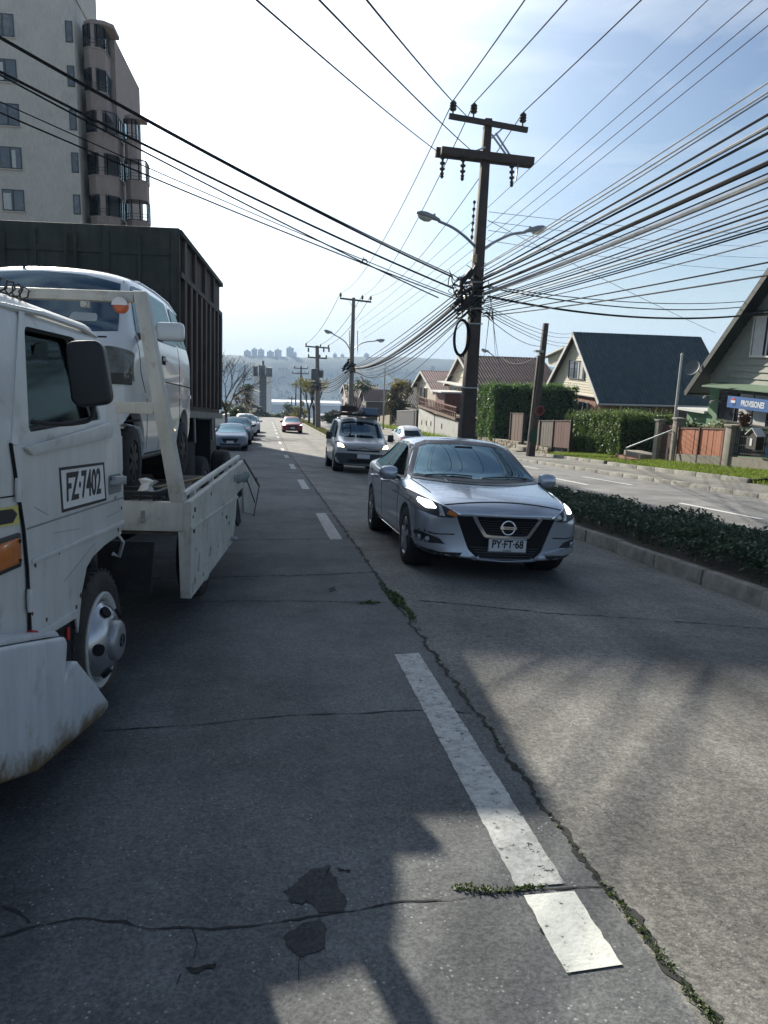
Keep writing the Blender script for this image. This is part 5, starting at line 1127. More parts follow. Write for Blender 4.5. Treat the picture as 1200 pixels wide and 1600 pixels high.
def roof_slope(name, X0, X1, ya, za, yb, zb, mat, parent, wave=.24, amp=.035, lap=4, th=.05):
    """corrugated slope from ridge (ya,za) to eave (yb,zb), ridge along X"""
    mb = MB(); n = int((X1-X0)/wave*6); d = V((0, yb-ya, zb-za)); nn = V((0, -d.z, d.y)); nn = (nn if nn.z > 0 else -nn).normalized()
    for k in range(lap):
        a, b = k/lap, (k+1)/lap+(.015 if k < lap-1 else 0)
        def fn(u, v):
            x = X0+(X1-X0)*u; s = a+(b-a)*v
            return V((x, ya, za))+d*s+nn*(amp*sin(2*pi*(x-X0)/wave)+.012*(lap-k)+amp)
        mb.grid(fn, n, 1)
    o = mb.build(name, mat, parent, smooth=True, fix=False, angle=180)
    mb = MB(); mb.hexa([V((X0, ya, za-th)), V((X1, ya, za-th)), V((X1, yb, zb-th)), V((X0, yb, zb-th)), V((X0, ya, za-.01)), V((X1, ya, za-.01)), V((X1, yb, zb-.01)), V((X0, yb, zb-.01))]); mb.build('roof_deck', mat if mat is ROOFG else TRIMB, o)
    return o
def house(name, label, X0, D, yn, yp, yf, zb, zen, zp, zef, wallm, gablem, roofm, over=.45, fo=.35, bargem=TRIM, group=None, gz=None, cat='house', bh=.16):
    """gable end faces the street (-X); near side wall faces the camera"""
    t = thing(name, label, cat, (X0, (yn+yf)/2, zb), (0, 0, 0), group); o = V((X0, (yn+yf)/2, zb))
    def L_(mb): mb.v = [tuple(V(v)-o) for v in mb.v]; return mb
    t['ox'] = tuple(o)
    gz = gz if gz is not None else max(zen, zef)
    mb = MB(); mb.prism([(yn, zb-.5), (yf, zb-.5), (yf, zef), (yp, zp), (yn, zen)], (X0+.02, 0, 0), (0, 1, 0), (0, 0, 1), (D, 0, 0)); w = L_(mb).build('wall', wallm, t)
    if gablem:
        mb = MB(); boards(mb, X0, [(yn, zen-3), (yf, zef-3), (yf, zef), (yp, zp), (yn, zen)], gz, zp, bh, bh*.2); L_(mb).build('gable_cladding', gablem, t)
    sn = (zp-zen)/(yp-yn); sf = (zp-zef)/(yf-yp)
    for nm, ye, ze in (('roof', yn-over, zen-over*sn), ('roof', yf+over, zef-over*sf)):
        r = roof_slope(nm, X0-fo, X0+D+fo, yp, zp+.06, ye, ze+.06, roofm, t)
        for q in [r]+list(r.children): q.data.transform(M.Translation(-o))
        mb = MB(); mb.beam((X0-fo-.02, yp, zp+.0), (X0-fo-.02, ye, ze+.0), .035, .22, up=(0, 0, 1)); L_(mb).build('barge_board', bargem, r)
        mb = MB(); s = -1 if ye < yp else 1; mb.tube([(X0-fo, ye+s*.03, ze-.02), (X0+D+fo, ye+s*.03, ze-.02)], .06, 8); L_(mb).build('gutter', bargem, r)
    mb = MB(); mb.beam((X0-fo, yp, zp+.10), (X0+D+fo, yp, zp+.10), .28, .05); L_(mb).build('ridge_cap', roofm, t)
    return t, o
def shift(objs, o):
    for q in objs:
        q.data.transform(M.Translation(-o))
        for c in q.children: shift([c], o)

# cream board house with brick ground floor
zb = -4.1; t, o = house('brick_house', 'cream boarded gable house with brick ground floor and dark blue corrugated roof', 20, 8.2, 44.16, 48.6, 52.7, zb, -.90, 2.85, -.72, BRICK, CREAM, ROOFB, gz=-.92)
w = [window_x(t, 19.97, 46.85, 49.55, -.02, 1.18, 2, curtain=(.12, .42)), window_x(t, 19.97, 46.0, 48.2, -2.75, -1.35, 2, TRIM, trans=1), window_x(t, 19.97, 50.2, 52.3, -3.1, -1.2, 2, TRIM, trans=3), window_x(t, 19.97, 49.0, 49.9, -3.3, -1.4, 0, WINF)]
w += [window_y(t, 44.14, 21.6, 23.3, -2.65, -1.45, 1, WINF), window_y(t, 44.14, 25.0, 26.3, -2.65, -1.45, 1, TRIM)]; shift(w, o)
mb = MB(); mb.bb(19.85, 20.0, 44.1, 52.75, -.98, -.90); mb.v = [tuple(V(v)-o) for v in mb.v]; mb.build('string_course', TRIM, t)
mb = MB(); mb.hexa([(20.2, 50.6, .75), (22.4, 50.6, .75), (22.4, 54.2, .75), (20.2, 54.2, .75), (20.2, 50.6, 1.95), (22.4, 50.6, 1.95), (22.4, 54.2, 1.25), (20.2, 54.2, 1.25)]); mb.v = [tuple(V(v)-o) for v in mb.v]; dm = mb.build('dormer', CREAM, t)
mb = MB(); mb.hexa([(19.9, 50.2, 2.06), (22.7, 50.2, 2.06), (22.7, 54.7, 1.22), (19.9, 54.7, 1.22), (19.9, 50.2, 2.16), (22.7, 50.2, 2.16), (22.7, 54.7, 1.32), (19.9, 54.7, 1.32)]); mb.v = [tuple(V(v)-o) for v in mb.v]; mb.build('dormer_roof', TRIM, dm)
mb = MB(); mb.tube([(21.2, 44.0, -1.0), (21.2, 43.98, -4)], .05, 6); mb.v = [tuple(V(v)-o) for v in mb.v]; mb.build('downpipe', TRIM, t)

# green shop house
zb = -2.5; t, o = house('green_house', 'green house with grey boarded gable and blue shop banner at the right edge', 17, 9, 19.2, 23.5, 27.85, zb, .92, 5.25, .92, GREENW, GREYB, ROOFG, over=.75, fo=.55, bargem=ROOFG, gz=.66, cat='house', bh=.24)
w = [window_x(t, 16.96, 23.7, 25.5, 1.65, 3.05, 1, TRIM, curtain=(.62, .98)), window_x(t, 16.96, 20.6, 27.05, -.72, .42, 5, WINF, curtain=(.55, .80), out=.04)]; shift(w, o)
mb = MB(); mb.hexa([(16.2, 20.4, .52), (16.2, 27.1, .52), (17.0, 27.1, .66), (17.0, 20.4, .66), (16.2, 20.4, .56), (16.2, 27.1, .56), (17.0, 27.1, .72), (17.0, 20.4, .72)]); mb.v = [tuple(V(v)-o) for v in mb.v]; mb.build('awning', pm('awning_green', (.11, .18, .11), .7), t)
mb = MB(); mb.hexa([(16.6, 23.5, 3.10), (16.6, 25.62, 3.10), (17, 25.62, 3.2), (17, 23.5, 3.2), (16.6, 23.5, 3.14), (16.6, 25.62, 3.14), (17, 25.62, 3.25), (17, 23.5, 3.25)]); mb.v = [tuple(V(v)-o) for v in mb.v]; mb.build('window_hood', ROOFG, t)
mb = MB(); mb.bb(17.2, 19, 27.86, 29.6, -2.6, -.55); lean = mb; mb.v = [tuple(V(v)-o) for v in mb.v]; lo_ = mb.build('side_porch', GREENW, t); mb = MB(); mb.bb(16.9, 19.2, 27.87, 29.9, -.55, -.45); mb.v = [tuple(V(v)-o) for v in mb.v]; mb.build('porch_roof', TRIM, lo_)
for y, z in ((26.9, -.02), (27.4, .12)): mb = MB(); mb.tube([(16.99, y, z), (16.7, y, z+.06), (16.6, y, z)], .02, 6); mb.lathe((16.6, y, z), (-1, 0, -.3), [(.06, 0), (.04, .1)], 10); mb.v = [tuple(V(v)-o) for v in mb.v]; mb.build('wall_lamp', TRIM, t)
# satellite dish and banner on it
dish = thing('satellite_dish', 'dark satellite dish under the left eave of the green house', 'dish', (16.25, 27.9, 1.15))
mb = MB(); mb.lathe((0, 0, 0), (-.75, -.35, .4), [(.02, 0), (.18, .03), (.30, .085), (.31, .085), (.19, .02), (.02, -.02)], 22); mb.build('dish_bowl', pm('dish_grey', (.10, .105, .10), .5), dish, smooth=True); mb = MB(); mb.tube([(.02, 0, 0), (.45, .0, -.1), (.75, 0, -.1)], .02, 6); mb.build('bracket', BLACK, dish)
ban = thing('shop_banner', 'blue shop banner with white lettering hung across the green house window', 'banner', (16.1, 22.9, .10))
mb = MB(); mb.bb(-.02, .02, -2.6, 2.25, -.20, .20); mb.build('banner_cloth', pm('banner_blue', (.008, .10, .32), .5, var=.1), ban)
text_obj('PROVISIONES', .27, pm('banner_white', (.75, .78, .8), .5, var=0), ban, 'banner_text', mtx((-.026, .80, -.01), (0, -1, 0), (0, 0, 1)), .001, .78, .008)
mb = MB(); R = .135; c0 = V((-.024, 1.90, .02))
mb.lathe(c0, (-1, 0, 0), [(R, 0), (R, .004)], 28); lg = mb.build('round_logo', PLATE, ban)
def seg(a0, a1, mat, nm):
    pts = [(R*.96*cos(radians(a0+(a1-a0)*k/12)), R*.96*sin(radians(a0+(a1-a0)*k/12))) for k in range(13)]; mb = MB(); mb.prism(pts, c0+V((-.0045, 0, 0)), (0, -1, 0), (0, 0, 1), (-.003, 0, 0)); mb.build(nm, mat, lg)
seg(20, 160, pm('logo_red', (.50, .03, .04), .5, var=0), 'logo_field'); seg(200, 340, pm('logo_blue', (.01, .06, .30), .5, var=0), 'logo_field')

# houses farther down the street
t, o = house('brown_roof_house', 'tall house with wide brown roof standing behind the leaning utility pole', 16.5, 6.6, 59.2, 64.6, 69.0, -6.3, -.95, 1.05, -1.35, pm('cream_render', (.50, .46, .36), .8, var=.1), CREAM, ROOFBR, over=.5, fo=.4, gz=-.6)
w = [window_x(t, 16.47, 61.2, 64.2, -3.2, -1.5, 2), window_x(t, 16.47, 65.4, 67.8, -3.2, -1.5, 1, TRIM)]+[window_y(t, 59.18, 17.0+1.45*k, 18.2+1.45*k, -2.35, -1.25, 0, TRIMB) for k in range(4)]; shift(w, o)
for y0, y1, z in ((60.0, 68.6, -1.25), (60.0, 68.6, -3.4)):
    mb = MB(); mb.bb(15.3, 16.5, y0, y1, z, z+.09); mb.v = [tuple(V(v)-o) for v in mb.v]; mb.build('balcony_slab', TRIM, t)
mb = MB(); mb.bb(22.5, 22.9, 62.6, 63, 1.2, 1.75) ; mb.v = [tuple(V(v)-o) for v in mb.v]; mb.build('chimney', STEEL, t)
for k, x in enumerate((20.2, 21.9)): mb = MB(); mb.tube([(x, 61.4, .3), (x, 61.2, .95)], .05, 6); mb.v = [tuple(V(v)-o) for v in mb.v]; mb.build('vent_pipe', STEEL, t)
t, o = house('cottage', 'narrow cream cottage with maroon roof and a balcony above the white wall', 16, 5.2, 71.5, 77.6, 81.6, -6.9, -2.35, -.65, -2.25, pm('cream_render2', (.46, .40, .30), .8, var=.1), CREAM, pm('roof_maroon', (.12, .026, .026), .7, var=.2), over=.4, fo=.5, gz=-2.2, bargem=TRIM)
w = [window_x(t, 15.97, 78.3, 79.4, -4.1, -2.2, 0, TRIM), window_x(t, 15.97, 76.4, 77.6, -4.1, -2.2, 0, TRIM), window_y(t, 71.48, 17.2, 18.9, -3.9, -2.95, 1)]; shift(w, o)
mb = MB(); mb.bb(14.6, 16, 70.5, 80, -4.55, -4.45); mb.v = [tuple(V(v)-o) for v in mb.v]; bl = mb.build('balcony', TRIMB, t)
t, o = house('dark_house', 'dark roofed house half covered by the tree behind the loaded van', 16, 5, 84, 92, 99, -7.9, -5.2, -2.75, -5.2, pm('brown_boards', (.12, .085, .06), .8, var=.2), None, pm('roof_charcoal', (.030, .022, .022), .75, var=.3), over=.3, fo=.3)
w = [window_x(t, 15.97, 90, 92, -6.2, -5.0, 1, TRIM)]; shift(w, o)
for nm, lb, x, y, d, wd, h, m in (('small_house', 'pinkish low house between the two far poles', 12.4, 118, 5, 9, 5.2, pm('pink_render', (.40, .32, .28), .8)), ('small_house', 'dark narrow house left of the grey lamp post', 14.0, 108, 4, 6, 4.4, pm('dark_render', (.09, .08, .075), .8))):
    t, o = house(nm, lb, x, d, y, y+wd/2, y+wd, zr(y)-.4, zr(y)+h*.72, zr(y)+h, zr(y)+h*.72, m, None, ROOFBR, over=.3, fo=.3)
    w = [window_x(t, x-.02, y+1.2, y+2.6, zr(y)+h*.3, zr(y)+h*.55, 1, TRIM), window_x(t, x-.02, y+wd-2.6, y+wd-1.2, zr(y)+h*.3, zr(y)+h*.55, 1, TRIM)]; shift(w, o)

# ------------------------------------------------------------------ walls, fences, gate along the right pavement
def wallrun(name, label, cat, X, ya, yb, w0, w1a, w1b, th, mat, n=8, cap=None, bevel=.015):
    o = P(X, ya); t = thing(name, label, cat, o); mb = MB()
    for k in range(n):
        y0, y1 = ya+(yb-ya)*k/n, ya+(yb-ya)*(k+1)/n; f = lambda y: w1a+(w1b-w1a)*(y-ya)/(yb-ya)
        p = [P(X, y0, w0), P(X+th, y0, w0), P(X+th, y1, w0), P(X, y1, w0), P(X, y0, f(y0)), P(X+th, y0, f(y0)), P(X+th, y1, f(y1)), P(X, y1, f(y1))]
        mb.hexa([v-o for v in p])
    bm_ = mb.build('wall', mat, t)
    if cap:
        mb = MB(); mb.beam(P(X+th/2, ya, w1a+.02)-o, P(X+th/2, yb, w1b+.02)-o, th+.06, .05); mb.build('coping', cap, t)
    return t, o
def panel_fence(name, label, X, segs, w0, w1, mat_of, post_w=.10, th=.04, corr=0, wob=.0, postm=None, cat='fence'):
    ya = segs[0]; o = P(X, ya); t = thing(name, label, cat, o)
    for k, (a, b) in enumerate(zip(segs, segs[1:])):
        m = mat_of(k); mb = MB(); n = max(2, int((b-a)/(.035 if corr else .16)))
        if corr:
            def fn(u, v):
                y = a+(b-a)*u; return P(X+corr*sin(2*pi*(y-a)/.2), y, w0+(w1-w0)*v)-o
            mb.grid(fn, n, 1)
            mb2 = mb; pn = mb.build('panel', m, t, smooth=True, fix=False, angle=180)
            s = pn.modifiers.new('s', 'SOLIDIFY'); s.thickness = .02
        else:
            for i in range(n):
                y0, y1 = a+(b-a)*i/n+.004, a+(b-a)*(i+1)/n-.004; j = rnd(-.006, .006); h = rnd(-.01, .01)
                mb.hexa([v-o for v in (P(X+j, y0, w0), P(X+th+j, y0, w0), P(X+th+j, y1, w0), P(X+j, y1, w0), P(X+j, y0, w1+h), P(X+th+j, y0, w1+h), P(X+th+j, y1, w1+h), P(X+j, y1, w1+h))])
            mb.build('panel', m, t)
    for y in segs:
        mb = MB(); mb.hexa([v-o for v in (P(X-.05, y-post_w/2, w0-.35), P(X+.08, y-post_w/2, w0-.35), P(X+.08, y+post_w/2, w0-.35), P(X-.05, y+post_w/2, w0-.35), P(X-.05, y-post_w/2, w1+.08), P(X+.08, y-post_w/2, w1+.08), P(X+.08, y+post_w/2, w1+.08), P(X-.05, y+post_w/2, w1+.08))]); mb.build('post', postm or TRIMB, t)
    mb = MB(); mb.beam(P(X+.02, segs[0], w1+.03)-o, P(X+.02, segs[-1], w1+.03)-o, .09, .05); mb.build('top_rail', postm or TRIMB, t)
    return t
wallrun('garden_wall', 'low concrete base wall under the brick red metal fence', 'wall', 14.7, 22.85, 25.85, -.2, .66, .62, .16, CONC)
panel_fence('metal_fence', 'brick red corrugated metal fence between two concrete pillars', 14.74, [22.95, 24.4, 25.75], .64, 1.52, lambda k: REDF, .06, postm=REDBR)
def pillar(label, X, y, w1, w=.3, mat=CONC):
    o = P(X, y); t = thing('gate_pillar', label, 'pillar', o, group='concrete pillars along the right pavement'); mb = MB(); mb.bb(-w/2, w/2, -w/2, w/2, -.3, w1); mb.build('shaft', mat, t, bevel=.02); mb = MB(); mb.bb(-w/2-.04, w/2+.04, -w/2-.04, w/2+.04, w1, w1+.07); mb.build('cap', mat, t, bevel=.01)
pillar('concrete pillar between the brick red fence and the black mesh fence', 14.82, 22.66, 1.62, .34)
pillar('concrete gate pillar beside the brick red fence end', 14.82, 26.02, 1.85, .28)
pillar('concrete gate pillar next to the clipped hedge', 14.82, 27.3, 1.80, .28)
gt = thing('garden_gate', 'dark red brown garden gate standing between two concrete pillars', 'gate', P(14.85, 26.2)); o = P(14.85, 26.2)
mb = MB()
for k in range(6): mb.bb(0, .04, .02+.155*k, .15+.155*k, .25, 1.6)
mb.build('boards', REDBR, gt); mb = MB(); [mb.bb(-.03, 0, 0, .95, z, z+.08) for z in (.45, 1.3)]; mb.build('rail', REDBR, gt)
wallrun('garden_wall', 'concrete base wall under the black mesh fence at the right edge', 'wall', 14.7, 14, 22.5, -.2, .78, .66, .18, CONC)
fo = P(14.78, 16.0); mf = thing('mesh_fence', 'black metal mesh fence on the concrete wall before the green house', 'fence', fo)
mb = MB()
for k in range(66): y = 16+.1*k; mb.beam(P(14.78, y, .70)-fo, P(14.78, y, 1.62)-fo, .010)
for w_ in (.78, 1.05, 1.32, 1.58): mb.beam(P(14.78, 16, w_)-fo, P(14.78, 22.45, w_)-fo, .02)
mb.build('mesh', BLACK, mf)
mb = MB(); mb.hexa([v-fo for v in (P(14.9, 16.0, .70), P(14.93, 16.0, .70), P(14.93, 22.4, .70), P(14.9, 22.4, .70), P(14.9, 16.0, 1.50), P(14.93, 16.0, 1.50), P(14.93, 22.4, 1.50), P(14.9, 22.4, 1.50))]); mb.build('shade_cloth', pm('shade_cloth', (.014, .018, .018), .9, var=.3), mf)
lb = thing('letter_box', 'small dark house shaped letter box with pale roof on the black fence', 'letterbox', P(14.62, 21.2, .95)); mb = MB(); mb.prism([(-.24, 0), (.24, 0), (.24, .42), (0, .60), (-.24, .42)], (-.12, 0, 0), (0, 1, 0), (0, 0, 1), (.22, 0, 0)); mb.build('box', pm('box_brown', (.03, .022, .018), .7), lb)
for s in (-1, 1): mb = MB(); mb.hexa([(-.16, 0, .62), (.14, 0, .62), (.14, s*.30, .40), (-.16, s*.30, .40), (-.16, 0, .65), (.14, 0, .65), (.14, s*.30, .43), (-.16, s*.30, .43)]); mb.build('roof', TRIM, lb)
mb = MB(); mb.bb(-.13, -.121, -.05, .05, .1, .32); mb.build('slot', PLATE, lb)
for k, (y, z, c, lbl) in enumerate(((20.3, 1.0, (.02, .12, .22), 'blue patterned poster hung on the black mesh fence'), (20.1, 1.75, (.45, .17, .02), 'small orange sign above the black mesh fence at the right edge'))):
    s = thing('poster' if k == 0 else 'small_sign', lbl, 'sign', P(14.70, y, z)); mb = MB(); mb.bb(-.01, .01, -.42 if k == 0 else -.28, .42 if k == 0 else .28, -.3 if k == 0 else -.16, .3 if k == 0 else .16); mb.build('board', pm('poster_%s' % ('blue', 'orange')[k], c, .6, var=.5, scale=6), s)
    mb = MB(); mb.beam((.02, 0, -.9 if k else -.3), (.02, 0, .1), .03); mb.build('stake', BLACK, s)
# steps and handrail
st = thing('entrance_steps', 'brick entrance steps leading up from the pavement beside the hedge', 'steps', P(13.7, 28.5)); o = P(13.7, 28.5)
for k in range(3): mb = MB(); mb.bb(.35*k, .35*k+.8, -.7, .7, -.2, .22+.17*k); mb.build('step', BRICK if k < 2 else CONC, st, bevel=.01)
hr = thing('handrail', 'galvanised pipe handrail rising beside the entrance steps', 'handrail', P(13.75, 27.7)); mb = MB(); mb.tube([(0, 0, .1), (0, 0, .75), (.9, -1.6, 1.62)], .028, 8); mb.build('pipe', STEEL, hr, smooth=True); mb = MB(); mb.tube([(.85, -1.5, 1.57), (.85, -1.5, .3)], .024, 8); mb.build('post', STEEL, hr)
wp = thing('white_post', 'slim white metal post standing in the garden before the cream house', 'post', P(15.5, 27.5)); mb = MB(); mb.tube([(0, 0, 0), (0, 0, 4.3)], [.055, .045], 10); mb.build('pipe', TRIM, wp, smooth=True); mb = MB(); mb.lathe((0, 0, 4.28), (0, 0, 1), [(.06, 0), (.06, .05), (.02, .09)], 10); mb.build('cap', TRIM, wp)
# dark fence on stone wall
STONE = pm('rubble_stone', (.30, .26, .19), .9, var=.35, scale=5, bump=.9, bscale=6, bdist=.05, dirt=(.16, .13, .09), dscale=6, damt=.4)
def stonewall(label, X, ya, yb, wa, wb):
    o = P(X, ya); t = thing('stone_wall', label, 'wall', o); mb = MB(); random.seed(int(ya*7))
    y = ya
    while y < yb:
        l = rnd(.25, .5); z = -.15; h_top = wa+(wb-wa)*(y-ya)/(yb-ya)
        while z < h_top:
            h = min(rnd(.16, .30), h_top-z+.02); j = rnd(-.03, .03); mb.hexa([v-o for v in (P(X+j, y, z), P(X+.35, y, z), P(X+.35, y+l-.02, z), P(X+j+rnd(-.02, .02), y+l-.02, z), P(X+j, y+.02, z+h-.02), P(X+.35, y, z+h-.02), P(X+.35, y+l-.02, z+h-.02), P(X+j, y+l-.04, z+h-.02))]); z += h
        y += l
    mb.build('stones', STONE, t, bevel=.02, seg=1)
stonewall('low rubble stone wall under the dark panel fence', 14.0, 36.6, 39.7, .45, .55); stonewall('stone wall stretch below the tall dark hedge', 14.0, 41.2, 49.5, .60, .55)
panel_fence('panel_fence', 'dark fence of taupe and red brown panels left of the clipped hedge', 14.2, [34.4, 36.6, 38.5, 39.6], .50, 1.78, lambda k: (REDBR, TAUPE, TAUPE)[k])
panel_fence('panel_fence', 'short brown panel fence just right of the tall hedge', 14.2, [41.2, 43.4], .60, 2.15, lambda k: pm('fence_brown', (.13, .075, .05), .7, var=.15))
es = thing('entrance_step', 'pale concrete doorstep in the gap of the dark fence', 'step', P(13.8, 40.4)); mb = MB(); mb.bb(0, .7, -.6, .6, -.1, .42); mb.build('slab', CONC, es, bevel=.01); mb = MB(); mb.bb(-.35, 0, -.55, .55, -.1, .22); mb.build('lower_step', CONC, es, bevel=.01)
# white wall below the cottage
WW = pm('white_wall', (.52, .52, .47), .85, var=.1, scale=1.5, dirt=(.26, .25, .20), dscale=1.2, damt=.35)
t, o = wallrun('white_wall', 'stained white wall with small square vents below the cottage balcony', 'wall', 13.6, 61.5, 68, -.3, 1.72, 2.35, .3, WW, 6, TRIMB)
for y in (62.6, 64.4, 66.4): mb = MB(); q = P(13.59, y, 1.05)-o; mb.bb(q.x-.01, q.x+.02, q.y-.16, q.y+.16, q.z-.2, q.z+.2); mb.build('vent', DARK, t)
t, o = wallrun('white_wall', 'pale grey wall with one vent behind the big pole foot', 'wall', 13.6, 53.5, 61.1, -.3, 1.42, 1.70, .3, pm('pale_wall', (.46, .46, .43), .85, var=.1, dirt=(.3, .29, .25), dscale=1.2, damt=.25), 6, TRIMB)
mb = MB(); q = P(13.59, 58.6, .95)-o; mb.bb(q.x-.01, q.x+.02, q.y-.16, q.y+.16, q.z-.2, q.z+.2); mb.build('vent', DARK, t)
dk = thing('wooden_terrace', 'wooden terrace with red brown railings on top of the white walls', 'terrace', P(13.7, 55, 1.7)); o = P(13.7, 55, 1.7)
mb = MB(); mb.hexa([v-o for v in (P(13.5, 54, 1.50), P(16, 54, 1.50), P(16, 68, 2.4), P(13.5, 68, 2.4), P(13.5, 54, 1.68), P(16, 54, 1.68), P(16, 68, 2.58), P(13.5, 68, 2.58))]); mb.build('deck', WOODD, dk)
mb = MB()
for k in range(24): y = 54.3+.58*k; w_ = 1.66+.064*(y-54); mb.beam(P(13.56, y, w_)-o, P(13.56, y, w_+.75)-o, .07)
mb.beam(P(13.56, 54, 2.42)-o, P(13.56, 68, 3.32)-o, .08); mb.beam(P(13.56, 54, 2.05)-o, P(13.56, 68, 2.95)-o, .05); mb.build('railing', pm('rail_red', (.16, .05, .035), .7, var=.2), dk)
mb = MB(); mb.hexa([v-o for v in (P(13.9, 59.4, 2.2), P(15.8, 59.4, 2.2), P(15.8, 62.6, 2.4), P(13.9, 62.6, 2.4), P(13.9, 59.4, 3.5), P(15.8, 59.4, 3.5), P(15.8, 62.6, 3.7), P(13.9, 62.6, 3.7))]); mb.build('shed', pm('shed_red', (.15, .06, .045), .7, var=.2), dk)
mb = MB(); mb.hexa([v-o for v in (P(13.5, 59.0, 3.52), P(16, 59.0, 3.52), P(16, 63, 3.74), P(13.5, 63, 3.74), P(13.5, 59.0, 3.62), P(16, 59.0, 3.62), P(16, 63, 3.84), P(13.5, 63, 3.84))]); mb.build('shed_roof', TRIM, dk)
wallrun('boundary_wall', 'dark boarded wall farther down between the white wall and the trees', 'wall', 13.5, 68.5, 79, -.3, 2.1, 1.9, .2, pm('dark_boards', (.035, .034, .036), .8, var=.3), 6, TRIM)
wallrun('boundary_wall', 'short tan wall beside the white hatchback', 'wall', 13.0, 80.5, 90, -.3, 1.5, 1.2, .25, pm('tan_wall', (.30, .25, .17), .85, var=.2), 5)

# ------------------------------------------------------------------ apartment block on the left
BY = 66.0; CONCB = pm('block_plaster', (.60, .56, .49), .85, var=.08, scale=.8, dirt=(.46, .42, .37), dscale=.35, damt=.25, streak=.18)
BROWNB = pm('block_brown', (.34, .27, .23), .8, var=.1, scale=.9, dirt=(.25, .20, .175), dscale=.5, damt=.25, streak=.2)
t = blk = thing('apartment_block', 'tall grey brown apartment block with stacked bays behind the trucks on the left', 'building', (-16, BY, zr(BY)))
bo = V((-16, BY, zr(BY)))
def BB(x0, x1, y0, y1, z0, z1, name, mat, par=None, bevel=0):
    mb = MB(); mb.bb(x0, x1, y0, y1, z0, z1); mb.v = [tuple(V(v)-bo) for v in mb.v]; return mb.build(name, mat, par or t, bevel=bevel)
ZR_ = 26.2; XR = at(122, 200, BY).x; XL = -31
BB(XL, XR, BY, BY+16, zr(BY)-1, ZR_, 'tower', CONCB)
BB(XL-.1, XR+.1, BY-.1, BY+16.1, ZR_, ZR_+.22, 'parapet', CONCB)
BB(at(90, 10, BY).x, XR-.02, BY+.02, BY+9, ZR_+.22, ZR_+4.2, 'stair_tower', CONCB)
FZ = [at(20, 313, BY).z+3.02*k for k in range(-6, 6)]                 # window centre heights
XR2 = at(223, 300, BY).x
for z in FZ:
    if z < -3: continue
    if z < ZR_-1.2:
        for xa, xb in ((at(-40, 313, BY).x, at(-8, 313, BY).x), (at(4, 313, BY).x+.0, at(38, 313, BY).x)):
            f = BB(xa, xb, BY-.06, BY+.02, z-.78, z+.78, 'window', WINF)
            n = 2
            if rnd(0, 1) < .7: k0 = random.choice((0, 1)); xm = xa+(xb-xa)*(k0*.5); BB(xm+.1, xm+.1+(xb-xa)*rnd(.15, .42), BY-.082, BY-.077, z-.68, z+rnd(.2, .68), 'curtain', CURT, f)
            BB(xa-.08, xb+.08, BY-.16, BY+.02, z-.86, z-.79, 'sill', CONCB, f)
            for k in range(n): BB(xa+(xb-xa)*k/n+.07, xa+(xb-xa)*(k+1)/n-.05, BY-.075, BY-.055, z-.70, z+.70, 'pane', pm('block_glass', (.10, .11, .11), .06, var=.3, scale=1, spec=.8, dirt=(.30, .29, .27), dscale=.9, damt=.35), f)
        xa = at(112, 250, BY).x; f = BB(xa-.02, xa+.5, BY-.05, BY+.02, z-.75, z+.7, 'window', WINF); BB(xa+.05, xa+.43, BY-.062, BY-.045, z-.68, z+.63, 'pane', MATS['block_glass'], f)
